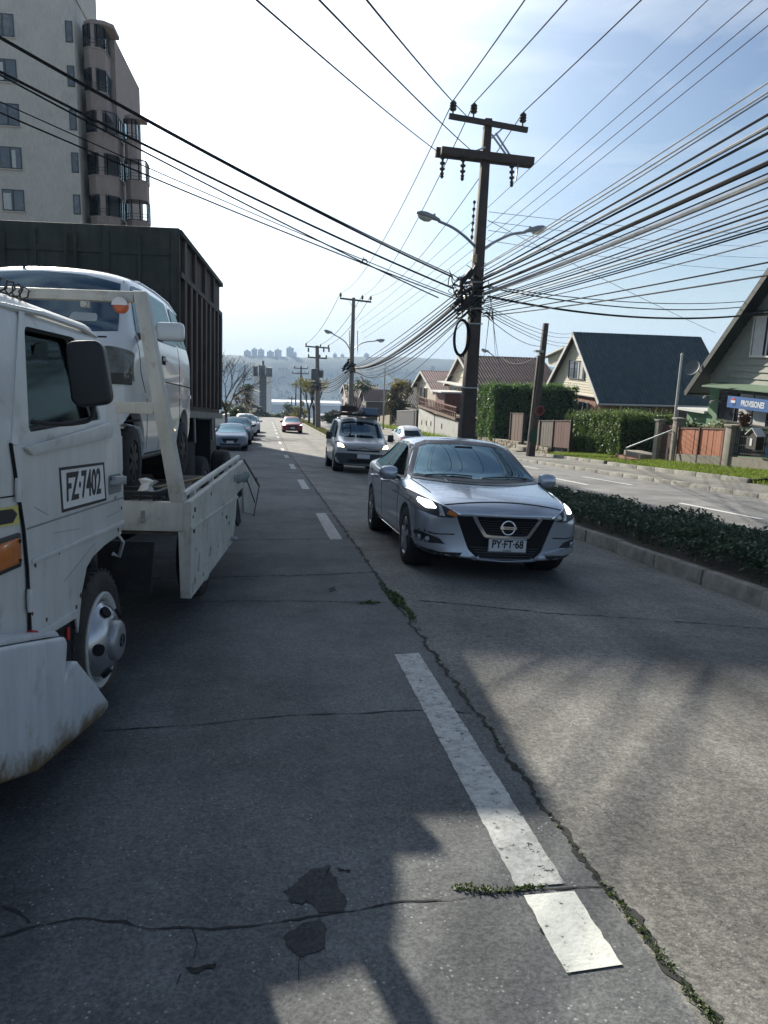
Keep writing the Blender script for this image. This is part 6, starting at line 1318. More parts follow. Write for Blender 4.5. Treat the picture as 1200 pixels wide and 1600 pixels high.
# recessed wing with rounded glazed bays; the upper storeys step back
WG = glassm('bay_glass', (.92, .95, .95), .92)
tops = {0: ZR_-1.6, 1: at(190, 110, BY).z}
BB(XR, XR+2.3, BY+3.4, BY+16, zr(BY)-1, at(158, 30, BY).z, 'wing_wall', BROWNB)
BB(XR+2.3, XR2-2.3, BY+5, BY+15, zr(BY)-1, at(205, 150, BY).z, 'wing_wall', BROWNB)
def bay(x0, x1, y0, yb, z0, z1, name='bay'):
    """half-octagon ring between z0 and z1"""
    c = min(.9, (x1-x0)*.3); return [(x0, yb), (x0, y0+c), (x0+c, y0), (x1-c, y0), (x1, y0+c), (x1, yb)]
BW0 = at(134, 250, BY).x; BW1 = at(181, 250, BY).x
for i, (x0, x1, y0, ytop) in enumerate(((BW0, BW1, BY+.2, at(155, 35, BY).z), (BW1+.35, XR2+.02, BY+1.5, at(205, 150, BY).z))):
    for k, z in enumerate(FZ):
        if z < -4 or z > ytop: continue
        sh = 0 if z < ytop-4 else .35
        pl = bay(x0, x1-sh*2, y0+sh, BY+3.6, 0, 0)
        mb = MB(); mb.prism(pl, (0, 0, z-1.55-.62), (1, 0, 0), (0, 1, 0), (0, 0, 1.36)); mb.v = [tuple(V(v)-bo) for v in mb.v]; sp = mb.build('spandrel', BROWNB, t)
        mb = MB(); mb.prism([(a+.0, b) for a, b in bay(x0-.06, x1-sh*2+.06, y0+sh-.06, BY+3.6, 0, 0)], (0, 0, z-.81), (1, 0, 0), (0, 1, 0), (0, 0, .10)); mb.v = [tuple(V(v)-bo) for v in mb.v]; mb.build('sill', BROWNB, sp)
        mb = MB()
        for a, b in zip(pl, pl[1:]):
            for zz_ in (-.42, -.2): mb.beam(V((a[0], a[1]-.05, z+zz_)), V((b[0], b[1]-.05, z+zz_)), .035)
        mb.v = [tuple(V(v)-bo) for v in mb.v]; mb.build('railing', WINF, sp)
        for j, (a, b) in enumerate(zip(pl, pl[1:])):
            a, b = V((a[0], a[1], 0)), V((b[0], b[1], 0)); n = max(1, int((b-a).length/.75))
            solid = (i == 0 and j == 2)
            mb = MB()
            for q in range(n+1): p = a.lerp(b, q/n); mb.beam(p+V((0, 0, z-.71)), p+V((0, 0, z+.85)), .09)
            for zz_ in (-.68, .82): mb.beam(a+V((0, 0, z+zz_)), b+V((0, 0, z+zz_)), .08)
            mb.v = [tuple(V(v)-bo) for v in mb.v]; wf = mb.build('window_frame', WINF, t)
            if solid:
                mb = MB(); p, q_ = a.lerp(b, .28), a.lerp(b, .72); mb.beam(p+V((0, 0, z+.07)), q_+V((0, 0, z+.07)), .10, 1.55); mb.v = [tuple(V(v)-bo) for v in mb.v]; mb.build('pier', BROWNB, t)
            mb = MB(); mb.quad(a+V((0, 0, z-.71)), b+V((0, 0, z-.71)), b+V((0, 0, z+.85)), a+V((0, 0, z+.85))); mb.v = [tuple(V(v)-bo) for v in mb.v]; mb.build('pane', WG, wf, fix=False)
    pl = bay(x0, x1, y0+.3, BY+3.6, 0, 0); zz = [z for z in FZ if z <= ytop][-1]+.86
    mb = MB(); mb.prism(pl, (0, 0, zz), (1, 0, 0), (0, 1, 0), (0, 0, .3)); mb.v = [tuple(V(v)-bo) for v in mb.v]; mb.build('bay_roof', BROWNB, t, bevel=.05)

# ------------------------------------------------------------------ far buildings
def far_tower(name, label, px0, px1, ptop, Y, mat, dz=30, cat='building', group=None, dark=None, depth=None):
    a, b = at(px0, ptop, Y), at(px1, ptop, Y); o = V(((a.x+b.x)/2, Y, a.z-dz)); t = thing(name, label, cat, o, group=group); w = (b.x-a.x)/2; d = depth or 2*w
    mb = MB(); mb.bb(-w, w, 0, d, 0, dz); mb.build('walls', mat, t); return t, o, w, dz, d
def wingrid(name, c1, c2, sx, sz):
    m = bpy.data.materials.new(name); m.use_nodes = True; tt = m.node_tree; b = tt.nodes['Principled BSDF']; lk = tt.links.new
    tcn = tt.nodes.new('ShaderNodeTexCoord'); sp = tt.nodes.new('ShaderNodeSeparateXYZ'); ad = tt.nodes.new('ShaderNodeMath'); cb = tt.nodes.new('ShaderNodeCombineXYZ'); br = tt.nodes.new('ShaderNodeTexBrick')
    lk(tcn.outputs['Object'], sp.inputs[0]); lk(sp.outputs[0], ad.inputs[0]); lk(sp.outputs[1], ad.inputs[1]); lk(ad.outputs[0], cb.inputs[0]); lk(sp.outputs[2], cb.inputs[1]); lk(cb.outputs[0], br.inputs['Vector'])
    br.offset = 0; br.inputs['Scale'].default_value = 1; br.inputs['Brick Width'].default_value = sx; br.inputs['Row Height'].default_value = sz; br.inputs['Mortar Size'].default_value = sz*.28
    br.inputs['Color1'].default_value = c2+(1,); br.inputs['Color2'].default_value = tuple(k*1.3 for k in c2)+(1,); br.inputs['Mortar'].default_value = c1+(1,); lk(br.outputs[0], b.inputs['Base Color']); b.inputs['Roughness'].default_value = .8; return m
FT = wingrid('far_tower_walls', (.55, .56, .57), (.08, .09, .10), 3.5, 3.0)
for k, (a, b, y, lb) in enumerate(((381, 392, 548, 'leftmost pale tower on the ridge'), (393, 402, 545, 'second pale tower on the ridge, stepped'), (403, 413, 546, 'third pale tower touching the stepped one'), (417, 428, 549, 'low wide pale tower in the middle of the ridge group'), (429, 440, 546.5, 'tower joined on the right of the low wide one'), (447.5, 459, 543, 'tallest pale tower on the ridge'), (459, 463.5, 551, 'short annex right of the tallest ridge tower'), (520.5, 526.5, 553, 'small tower left of the nearer far pole'), (532.5, 538, 554, 'small tower right next to the nearer far pole'), (569, 577, 553, 'lone square tower on the ridge right of the far pole'))):
    t, o, w, dz, d = far_tower('far_tower', lb, a, b, y, 1530+8*(k % 3), FT, 34, group='tower blocks on the far ridge')
    mb = MB(); mb.bb(-w*.4, w*.3, d*.2, d*.6, dz, dz+2.5); mb.build('roof_plant', FT, t)
# white slab tower with dark central strip
a, b = at(396, 573, 290), at(424.5, 573, 290); zt = a.z; o = V(((a.x+b.x)/2, 290, zt-34)); t = thing('slab_tower', 'white slab tower with a dark central strip and crown at the end of the street', 'building', o); w = (b.x-a.x)/2
WT = pm('tower_white', (.85, .86, .85), .8, var=.1, scale=.3); DT = wingrid('tower_dark', (.05, .055, .06), (.015, .018, .02), 1.2, 1.4)
mb = MB(); mb.bb(-w, -w*.34, 0, 9, 0, 31); mb.build('side_slab', WT, t); mb = MB(); mb.bb(w*.42, w, 0, 9, 0, 31); mb.build('side_slab', WT, t); mb = MB(); mb.bb(-w*.34, w*.42, .6, 8.4, 0, 31.2); mb.build('glazed_strip', DT, t)
for x0, x1, z in ((-w*1.02, -w*.55, 34.2), (-w*.42, w*.30, 34.6), (w*.36, w*1.05, 33.8)): mb = MB(); mb.bb(x0, x1, -.5, 8.6, 30.6, z); mb.build('crown', DT, t)
mb = MB(); mb.bb(-w*.05, w*.18, 2, 4, 34.6, 36.2); mb.build('roof_plant', DT, t)
# low roofs in the valley: more than anyone could count
mb = MB(); random.seed(21)
for k in range(320):
    y = rnd(520, 1180); x = rnd(-.12, .62)*y; s = rnd(4, 9); h = rnd(3, 7); z = max(-133, hillz(x, y)+.0) if y > 1105 else -132; mb.bb(x-s, x+s, y-s*.6, y+s*.6, z-3, z+h)
for k in range(26):
    y = rnd(1180, 1420); x = rnd(-.05, .5)*y; s = rnd(3, 6); z = hillz(x, y); mb.bb(x-s, x+s, y-s*.6, y+s*.6, z-5, z+rnd(3, 6))
tag(mb.build('distant_houses', pm('far_house', (.30, .30, .28), .8, var=.9, scale=.02)), 'scatter of tiny roofs on the valley floor and lower hillside', 'houses', kind='stuff')
a, b = at(424, 629, 1000), at(532, 632, 1000); o = V((a.x, 1000, a.z)); t = thing('warehouse', 'long white roofed warehouse far down in the valley at the street end', 'building', o)
mb = MB(); mb.bb(0, b.x-a.x, 0, 40, -12, -2); mb.build('walls', pm('ware_grey', (.2, .21, .22), .8), t); mb = MB(); mb.bb(-2, b.x-a.x+2, -2, 42, -2, 1.2); mb.build('roof', pm('ware_white', (.8, .8, .8), .5, var=.03), t)
# ------------------------------------------------------------------ plants
def leafm(name, c, var=.45, scale=1.5, rough=.55, tl=.35):
    m = pm(name, c, rough, 0, var=var, scale=scale, dirt=tuple(k*.45 for k in c), dscale=2.2, damt=.3, spec=.4)
    t = m.node_tree; b = t.nodes['Principled BSDF']; out = t.nodes['Material Output']; lk = t.links.new
    tr = t.nodes.new('ShaderNodeBsdfTranslucent'); mx_ = t.nodes.new('ShaderNodeMixShader'); mx_.inputs[0].default_value = tl
    tr.inputs[0].default_value = tuple(min(1, k*1.5) for k in c)+(1,)
    lk(b.outputs[0], mx_.inputs[1]); lk(tr.outputs[0], mx_.inputs[2]); lk(mx_.outputs[0], out.inputs[0]); return m
LEAFH = leafm('hedge_leaf', (.085, .130, .034)); LEAFD = leafm('dark_hedge_leaf', (.065, .125, .03)); LEAFM = leafm('median_leaf', (.028, .058, .020), tl=.2)
LEAFY = leafm('yellow_leaf', (.16, .14, .03)); LEAFG = leafm('tree_leaf', (.045, .060, .022)); BLADE = leafm('grass_blade', (.14, .19, .03), tl=.4); WEED = leafm('weed_leaf', (.05, .08, .015))
BARK = pm('bark', (.055, .045, .036), .9, var=.35, scale=6, bump=.6, bscale=14)
class Leaves:
    def __init__(s): s.v = []; s.f = []
    def leaf(s, p, n, size, asp=.55):
        n = n.normalized() if n.length > 1e-6 else V((0, 0, 1)); u = n.orthogonal().normalized(); a = rnd(0, 2*pi); w = n.cross(u); d = u*cos(a)+w*sin(a); e = n.cross(d)*asp; k = len(s.v)
        s.v += [tuple(p-d*size*.5), tuple(p+e*size*.5-d*size*.08), tuple(p+d*size*.5), tuple(p-e*size*.5-d*size*.08)]; s.f.append((k, k+1, k+2, k+3))
    def blade(s, p, h, w, lean):
        k = len(s.v); a = rnd(0, 2*pi); d = V((cos(a), sin(a), 0))*w; t = p+V((lean.x, lean.y, h)); m_ = p+V((lean.x*.4, lean.y*.4, h*.6))
        s.v += [tuple(p-d), tuple(p+d), tuple(m_+d*.6), tuple(t), tuple(m_-d*.6)]; s.f.append((k, k+1, k+2, k+3, k+4))
    def build(s, name, mat, parent=None):
        me = bpy.data.meshes.new(name); me.from_pydata(s.v, [], s.f); me.materials.append(mat); return link(bpy.data.objects.new(name, me), parent)
def rv(): 
    while True:
        v = V((rnd(-1, 1), rnd(-1, 1), rnd(-1, 1)))
        if .05 < v.length < 1: return v.normalized()
def hedge(label, x0, x1, ya, yb, w0, w1, n, size, mat, bump=.12, seed=1):
    random.seed(seed); o = P(x0, ya); t = thing('hedge', label, 'hedge', o)
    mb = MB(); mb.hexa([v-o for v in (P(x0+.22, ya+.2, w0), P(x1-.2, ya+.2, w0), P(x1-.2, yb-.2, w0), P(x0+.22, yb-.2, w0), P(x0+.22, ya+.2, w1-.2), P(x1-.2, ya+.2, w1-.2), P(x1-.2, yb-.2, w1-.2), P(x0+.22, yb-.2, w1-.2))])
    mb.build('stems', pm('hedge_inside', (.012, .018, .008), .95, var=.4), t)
    lv = Leaves(); dx, dy, dz = x1-x0, yb-ya, w1-w0; areas = [dy*dz*1.2, dx*dz, dx*dy*.8, dx*dz*.3]; tot = sum(areas)
    for _ in range(n):
        r = rnd(0, tot); u, v = rnd(0, 1), rnd(0, 1); dep = abs(random.gauss(0, .09))
        if r < areas[0]: q, nn = (x0+dep, ya+u*dy, w0+v*dz), V((-1, 0, 0))
        elif r < areas[0]+areas[1]: q, nn = (x0+u*dx, ya+dep, w0+v*dz), V((0, -1, 0))
        elif r < sum(areas[:3]): q, nn = (x0+u*dx, ya+v*dy, w1-dep), V((0, 0, 1))
        else: q, nn = (x0+u*dx, yb-dep, w0+v*dz), V((0, 1, 0))
        b = bump*mnoise.noise(V(q)*1.1)+.05*mnoise.noise(V(q)*4); p = P(q[0], q[1], q[2])+nn*b+V((0, 0, -.0))
        lv.leaf(p-o, nn*.6+rv(), size*rnd(.6, 1.3), .6)
    for _ in range(int(n*.035)):
        u, v = rnd(0, 1), rnd(0, 1); p = P(x0+u*dx, ya+v*dy, w1-.05)-o if random.random() < .6 else P(x0, ya+u*dy, w0+(.3+.7*v)*dz)-o
        d = V((rnd(-.3, .3), rnd(-.3, .3), 1)); L2 = rnd(.12, .38)
        for i in range(6): lv.leaf(p+d*L2*i/5, rv(), size*rnd(.5, .9), .5)
    lv.build('foliage', mat, t); return t
hedge('clipped bright green hedge beside the steps, sunlit towards the street', 14.7, 17.2, 30.3, 36.4, .15, 2.10, 15000, .12, LEAFH, seed=4)
hedge('tall dark green hedge with one sunlit end standing above the stone wall', 14.0, 19.4, 46.2, 50.0, .45, 3.85, 17000, .15, LEAFD, .2, seed=5)
# shrubs in front of the green house and in the yards
def bush(name, label, c, rx, ry, rz, n, size, mat, stems=True, seed=2, group=None, cat='bush'):
    random.seed(seed); t = thing(name, label, cat, c, group=group); lv = Leaves(); cl = [(rv()*rnd(.2, .85), rnd(.22, .45)) for _ in range(16)]
    for _ in range(n):
        q, r = random.choice(cl); p = q+rv()*r*rnd(.4, 1); lv.leaf(V((p.x*rx, p.y*ry, rz+p.z*rz)), p+rv(), size*rnd(.6, 1.3))
    lv.build('foliage', mat, t)
    if stems:
        mb = MB(); [mb.tube([(0, 0, 0), (q.x*rx*.4, q.y*ry*.4, rz*.6), (q.x*rx, q.y*ry, rz+q.z*rz)], [.03, .02, .008], 5) for q, r in cl[:9]]; mb.build('stems', BARK, t)
    return t
bush('garden_shrub', 'pale leaved shrub overhanging the brick red fence', P(15.2, 23.9, .9), .5, 1.1, .55, 900, .12, leafm('pale_leaf', (.12, .13, .06)), seed=11)
bush('garden_shrub', 'dark round shrub behind the garden gate', P(16.0, 26.8, .4), .7, .9, .85, 900, .13, LEAFG, seed=12)
bush('potted_plant', 'reddish brown spiky plant standing on the pillar at the black fence', P(14.9, 22.2, 1.5), .25, .3, .38, 260, .13, leafm('red_leaf', (.09, .05, .03)), seed=13, cat='plant')
# ground cover on the median
random.seed(31); lv = Leaves()
for _ in range(64000):
    y = 2.2+(random.random()**1.5)*16.5; x = rnd(4.80, 5.84)
    e = min(1, (x-4.72)/.16)*min(1, (5.92-x)/.12); h = (.36+.13*mnoise.noise((x*2.2, y*1.3, 0))+.10*mnoise.noise((x*6, y*5, 3)))*(.55+.45*e)
    if abs(x-4.92) < .25 and abs(y-18.3) < .3: continue
    z = h*(1-abs(random.gauss(0, .3))); d = rv(); d.z = abs(d.z)*.5
    lv.leaf(P(x+rnd(-.08, .08), y, -.04+max(.01, z)), d+V((-.1, -.3, .6)), rnd(.03, .075), .5)
for _ in range(2600):
    y = 2.2+(random.random()**1.4)*16; x = rnd(4.9, 5.78); h = .30+.12*mnoise.noise((x*2.2, y*1.3, 0)); lv.blade(P(x, y, h*.5), rnd(.12, .26), .008, V((rnd(-.12, .12), rnd(-.12, .12), 0)))
tag(lv.build('median_shrubs', LEAFM), 'low dark green ground cover filling the median strip', 'ground cover', kind='stuff')
lv = Leaves()
for _ in range(9000):
    y = 18+(random.random()**1.6)*100; x = rnd(4.84, 5.74); lv.blade(P(x, y, -.05), rnd(.08, .3), .02, V((rnd(-.1, .1), rnd(-.1, .1), 0)))
tag(lv.build('median_grass', leafm('dry_grass', (.10, .105, .035))), 'rough short grass along the far stretch of the median', 'grass', kind='stuff')
lv = Leaves()
for _ in range(15000):
    k = random.random(); y = rnd(18.6, 27.2) if k < .62 else rnd(28, 35); xa = 12.88 if k < .62 else 13.13; x = rnd(xa, 14.7); lv.blade(P(x, y, .19+.12*(x-xa)/2), rnd(.04, .12), .012, V((rnd(-.05, .05), rnd(-.05, .05), 0)))
for _ in range(1500): y = rnd(17.4, 18.7); x = rnd(12.8, 14.7); lv.blade(P(x, y, .1), rnd(.04, .15)*(y-17.2)/1.4, .012, V((rnd(-.05, .05), rnd(-.05, .05), 0)))
tag(lv.build('verge_grass', BLADE), 'bright sunlit grass on the right pavement verge', 'grass', kind='stuff')
lv = Leaves()
for _ in range(2500):
    y = rnd(53, 90); x = rnd(12.6, 13.5); lv.blade(P(x, y, .09), rnd(.1, .45)*(13.6-x+.3), .03, V((rnd(-.1, .1), rnd(-.1, .1), 0)))
tag(lv.build('weeds', BLADE), 'weeds along the foot of the white walls', 'weeds', kind='stuff')
# weeds in the joints of the slabs
lv = Leaves(); random.seed(77)
def weed(px, py, rx, ry, n, s=.02, h=.02):
    c = gp(px, py)
    for _ in range(n):
        a = rnd(0, 2*pi); r = sqrt(random.random()); x, y = c.x+rx*r*cos(a), c.y+ry*r*sin(a); d = rv(); d.z = abs(d.z)+.4
        lv.leaf(V((x, y, zr(y)+rw(x)+rnd(.002, h))), d, s*rnd(.35, 1.7), rnd(.25, .7))
weed(620, 938, .055, .30, 420, .03, .03); weed(606, 928, .03, .5, 120, .025); weed(640, 960, .03, .25, 130, .025); weed(575, 943, .10, .03, 80, .025)
for a_, b_ in ((730, 770), (770, 830)): pass
for k in range(9): weed(722+14*k, 1392-1.0*abs(k-4)+rnd(-2, 2), .035, .012+.008*(k in (2, 3, 4)), int(rnd(12, 55)), .011, .012)
for k in range(26):
    u = k/25; x = 950+165*u; y = 1392+205*u; weed(x+rnd(-4, 4), y, .018, .03, int(rnd(0, 34)), .011, .012)
for k in range(30):
    u = k/29; weed(655+290*u+rnd(-3, 3), 985+(1390-985)*u, .012, .04, int(rnd(0, 14)), .013, .012)
tag(lv.build('joint_weeds', WEED), 'tiny green weeds growing in the cracks of the concrete slabs', 'weeds', kind='stuff')

# grit washed against the kerb and along the joints
random.seed(12); mb = MB()
for k in range(900):
    y = 1.2+random.random()**1.6*22; x = 4.65-abs(random.gauss(0, .09))
    s = rnd(.002, .006); c = V((x, y, zr(y)+rw(x)+s*.2)); mb.add([c+q*s*rnd(.7, 1.3) for q in (V((1, 0, -.2)), V((-.5, .9, -.2)), V((-.5, -.9, -.2)), V((0, 0, .45)))], [(0, 2, 1), (0, 1, 3), (1, 2, 3), (2, 0, 3)])
tag(mb.build('loose_grit', pm('grit', (.17, .15, .11), .9, var=.6, scale=40), fix=False), 'small grit washed along the foot of the median kerb', 'grit', kind='stuff')
def branches(mb, p, d, r, l, depth, spread=.6, tips=None, up=.15):
    q = p+d*l; mb.tube([p, p+d*l*.5+rv()*l*.04, q], [r, r*.85, r*.68], 6 if depth > 1 else 4, cap=False)
    if depth == 0:
        if tips is not None: tips.append(q)
        return
    for k in range(random.choice((2, 3))):
        e = (d+rv()*spread+V((0, 0, up))).normalized(); branches(mb, q, e, r*.64, l*rnd(.68, .92), depth-1, spread, tips, up)
def tree(name, label, base, h, r, depth, leafmat=None, n=0, size=.2, clump=.6, seed=1, spread=.6, up=.15, group=None, frac=.36, yellow=None):
    random.seed(seed); t = thing(name, label, 'tree', base, group=group); mb = MB(); tips = []
    mb.tube([(0, 0, -.2), (.03*h*.2, 0, h*frac*.5), (0, 0, h*frac)], [r*1.25, r, r*.85], 8)
    tr = mb.build('trunk', BARK, t, smooth=True); mb = MB()
    for k in range(4):
        a = 2*pi*k/4+rnd(0, 1); branches(mb, V((0, 0, h*frac*rnd(.85, 1))), V((cos(a)*spread, sin(a)*spread, 1)).normalized(), r*.6, h*.24, depth, spread, tips, up)
    mb.build('branches', BARK, t, smooth=True, fix=False)
    if n:
        lv = Leaves()
        for _ in range(n): q = random.choice(tips); lv.leaf(q+rv()*clump*rnd(.1, 1), rv(), size*rnd(.6, 1.3))
        lv.build('crown', leafmat, t)
    return t
p = at(353, 640, 62); tree('bare_tree', 'leafless winter tree standing beyond the lorry beside the parked cars', V((p.x, 62, zr(62)-.1)), 5.4, .11, 5, LEAFY, 150, .12, .3, seed=9, spread=.55, up=.1)
p = at(500, 640, 86); tree('median_tree', 'thin median tree with yellow green leaves beside the second far pole', V((5.35, 86, zr(86))), 4.6, .13, 3, leafm('olive_leaf', (.12, .115, .03)), 1500, .22, .55, seed=14, spread=.45)
tree('median_tree', 'second thin median tree just behind the yellow green one', V((5.25, 94, zr(94))), 4.9, .13, 3, leafm('olive_leaf', (.1, .1, .03)), 1300, .22, .6, seed=15, spread=.45)
tree('roadside_tree', 'small dark leafed tree seen above the load of the van', V((11.9, 100, zr(100))), 5.2, .14, 3, LEAFG, 1300, .26, .55, seed=16, spread=.5)
bush('garden_tree', 'brown dense tree with yellowish top covering the dark house', V((14.6, 84, zr(84))), 1.7, 2.6, 2.75, 5200, .26, leafm('brown_leaf', (.06, .055, .024)), seed=17, cat='tree')
bush('roadside_bush', 'yellow flowering top of the creeper above the brown tree', V((14.4, 83, zr(83)+4.3)), 1.5, 2.0, .55, 700, .2, LEAFY, False, seed=19, group='bushes near the end of the street')
# palm
p = at(386, 650, 150); t = thing('palm_tree', 'palm tree with a dense round crown left of the white slab tower', 'tree', V((p.x, 150, zr(150)-1))); random.seed(18); o = t.location
ph = at(386, 607, 150).z-o.z
mb = MB(); mb.tube([(0, 0, 0), (.1, 0, ph*.5), (0, 0, ph-1.2)], [.35, .28, .3], 8); mb.build('trunk', BARK, t, smooth=True); lv = Leaves()
for k in range(70):
    a = rnd(0, 2*pi); el = rnd(-1.2, 1.35); l = rnd(2.0, 2.7); d = V((cos(a)*cos(el), sin(a)*cos(el), sin(el)))
    for i in range(1, 15):
        s = l*i/14; c = V((0, 0, ph-.6))+d*s+V((0, 0, -.16*s*s)); w = V((-sin(a), cos(a), 0))
        for e in (-1, 1):
            kk = len(lv.v); tip = c+w*e*.45+d*.22+V((0, 0, -.15)); lv.v += [tuple(c), tuple(c+d*.12), tuple(tip)]; lv.f.append((kk, kk+1, kk+2))
lv.build('fronds', leafm('palm_leaf', (.035, .05, .022)), t)
for k, (px, py, Y, rx, rz, lb, mt) in enumerate(((372, 648, 120, 2.6, 2.8, 'dark bush under the palm tree', LEAFG), (360, 652, 100, 1.6, 1.7, 'bush beside the bare tree trunk', LEAFG), (378, 632, 135, 2.2, 2.9, 'brownish taller bush beside the palm trunk', leafm('russet_leaf', (.085, .062, .035))), (417, 655, 142, 2.2, 1.5, 'low dark bush at the end of the road, left of the centre line', LEAFG), (436, 655, 146, 3.0, 1.7, 'low wide dark bush closing the end of the road', LEAFG), (455, 650, 138, 2.6, 2.4, 'dark bush behind the distant red car', LEAFG), (468, 648, 120, 1.6, 2.2, 'yellowish bush beside the red car on the median', LEAFY), (520, 655, 100, 1.5, 1.3, 'low bush on the median right of the far pole', LEAFG))):
    p = at(px, py, Y); bush('roadside_bush', lb, V((p.x, Y, p.z-rz*.9)), rx, rx*.8, rz, 1500, .32, mt, seed=40+k, group='bushes near the end of the street')
wallrun('garden_wall', 'grey garden wall along the left pavement behind the tow truck', 'wall', -6.6, -8, 30, -.3, 2.0, 2.0, .2, CONC, 8)
hedge('dark hedge growing above the grey garden wall on the left', -8.2, -6.8, -8, 30, .2, 3.0, 5000, .22, LEAFD, .2, seed=8)
wallrun('low_wall', 'low pale wall catching sun beside the parked cars', 'wall', -4.6, 70, 96, -.3, 1.1, 1.1, .3, TRIM, 5)
# trees far down the valley and on the hillside: one mass
lv = Leaves(); random.seed(55)
for k in range(2600):
    u = random.random(); x = rnd(-260, 1300); y = rnd(1130, 1440); c = V((x, y, hillz(x, y))); r = rnd(2.2, 4.5)
    if mnoise.noise(c*.012) < -.12: continue
    for i in range(7): q = rv(); q.z = abs(q.z); lv.leaf(c+q*r, q+rv()*.6, r*1.1, .8)
for k in range(700):
    y = rnd(180, 1100); x = rnd(-.12, .55)*y; c = V((x, y, zr(y))); r = rnd(1.5, 4)
    for i in range(9): q = rv(); q.z = abs(q.z)*1.3; lv.leaf(c+q*r, q+rv()*.6, r*.9, .8)
tag(lv.build('hillside_woods', leafm('wood_leaf', (.020, .030, .014), rough=.9, tl=.0)), 'woods covering the far hillside and the valley', 'woods', kind='stuff')
# ------------------------------------------------------------------ poles, lamps, cables
POLEM = pm('pole_timber', (.075, .060, .052), .85, var=.25, scale=3, dirt=(.04, .034, .03), dscale=5, damt=.3, bump=.35, bscale=18)
POLEC = pm('pole_concrete', (.20, .19, .175), .85, var=.15, scale=3, dirt=(.12, .11, .10), dscale=4, damt=.3)
INSUL = pm('insulator', (.045, .035, .032), .35, var=.2, coat=.3)
LAMPH = pm('lamp_housing', (.34, .36, .36), .45, .3, var=.12, scale=9)
LAMPG = pm('lamp_glass', (.55, .55, .48), .15, 0, var=.1, coat=.5)
WIREB = pm('cable_black', (.016, .016, .018), .85, var=.2, spec=.15); WIREG = pm('cable_grey', (.10, .103, .108), .8, var=.2, spec=.2); WIREP = pm('cable_pale', (.36, .36, .35), .4, var=.35, scale=2); WIRET = pm('cable_thin', (.06, .06, .065), .8, var=.1, spec=.2)
def insulator(mb, p, d, r=.07, h=.30):
    mb.lathe(p, d, [(.02, 0), (.02, h*.25), (r*.7, h*.28), (r, h*.42), (r*.75, h*.5), (r, h*.62), (r*.75, h*.68), (r*.95, h*.8), (r*.6, h*.92), (r*.25, h)], 12)
def lamp(parent, o, a, pts, hd, size=1):
    """street lamp on a bent arm: part with head and lens below it"""
    mb = MB(); mb.tube(catmull([V(p)-o for p in pts], 5), .024*size+.008, 8); arm = mb.build('lamp_arm', STEEL, parent, smooth=True)
    e = V(pts[-1])-o; d = V(hd).normalized(); s = V((0, -1, 0)); u = s.cross(d); u = u if u.z > 0 else -u
    mb = MB(); L_ = .58*size; vs = []; n = 10
    prof = [(0, .045, .04), (.10, .075, .06), (.24, .095, .075), (.40, .115, .09), (.62, .12, .10), (.85, .10, .08), (1.0, .03, .03)]
    for t_, w, h in prof: vs += [e+d*(t_*L_-.05)+s*(w*size*cos(2*pi*k/n))+u*(h*size*sin(2*pi*k/n)*(1 if sin(2*pi*k/n) > 0 else .35)+.01) for k in range(n)]
    fs = [(i*n+k, i*n+(k+1) % n, (i+1)*n+(k+1) % n, (i+1)*n+k) for i in range(len(prof)-1) for k in range(n)]+[tuple(range(n)), tuple((len(prof)-1)*n+k for k in range(n))]
    mb.add(vs, fs); mb.lathe(e+d*(.2*L_)+u*.05*size, u, [(.03*size, 0), (.03*size, .07*size), (.012*size, .08*size)], 8); hd_ = mb.build('lamp_head', LAMPH, arm, smooth=True)
    mb = MB(); vs = []
    for t_, w, h in ((.34, .085, .02), (.42, .10, .07), (.6, .105, .095), (.80, .085, .075), (.92, .04, .02)): vs += [e+d*(t_*L_-.05)+s*(w*size*cos(pi*k/8))-u*(h*size*sin(pi*k/8)+.02) for k in range(9)]
    fs = [(i*9+k, i*9+k+1, (i+1)*9+k+1, (i+1)*9+k) for i in range(4) for k in range(8)]; mb.add(vs, fs); mb.build('lamp_lens', LAMPG, arm, smooth=True, fix=False)
def shaft(parent, o, a, b, ra, rb, mat, square=True, name='shaft', bevel=.02):
    a, b = V(a)-o, V(b)-o; mb = MB()
    if square: mb.hexa([a+V(q)*ra for q in ((-1, -1, 0), (1, -1, 0), (1, 1, 0), (-1, 1, 0))]+[b+V(q)*rb for q in ((-1, -1, 0), (1, -1, 0), (1, 1, 0), (-1, 1, 0))])
    else: mb.tube([a, a.lerp(b, .5), b], [ra, (ra+rb)/2, rb], 12)
    return mb.build(name, mat, parent, bevel=bevel if square else 0, smooth=not square)
# main pole in the median
PY = 18.3; pb = V((4.86, PY, zr(PY)-.2)); o = pb; t = mainp = thing('utility_pole', 'big dark utility pole in the median with two crossarms and a cable coil', 'pole', pb)
ptop = V((4.965, PY, 6.66)); shaft(t, o, pb, ptop, .185, .085, POLEM)
A = lambda px, py, Y=PY: at(px, py, Y)
mb = MB(); mb.beam(A(699, 184)-o+V((0, -.14, 0)), A(821, 206)-o+V((0, -.14, 0)), .09, .11); c1 = mb.build('crossarm', POLEM, t)
mb = MB(); mb.beam(A(683, 235)-o+V((0, .16, 0)), A(834, 253)-o+V((0, .16, 0)), .16, .20); c2 = mb.build('crossarm', POLEM, t, bevel=.01)
mb = MB(); mb.beam(A(687, 238)-o+V((0, -.17, 0)), A(830, 255)-o+V((0, -.17, 0)), .12, .17); mb.build('crossarm', POLEM, t, bevel=.01)
INS = []
for px, py in ((705, 186), (737, 190), (813, 204)):
    p = A(px, py)+V((0, -.14, .05)); mb = MB(); insulator(mb, p-o, (0, 0, 1), .085, .30); mb.build('insulator', INSUL, c1, smooth=True); INS.append(p+V((0, 0, .30)))
HANG = []
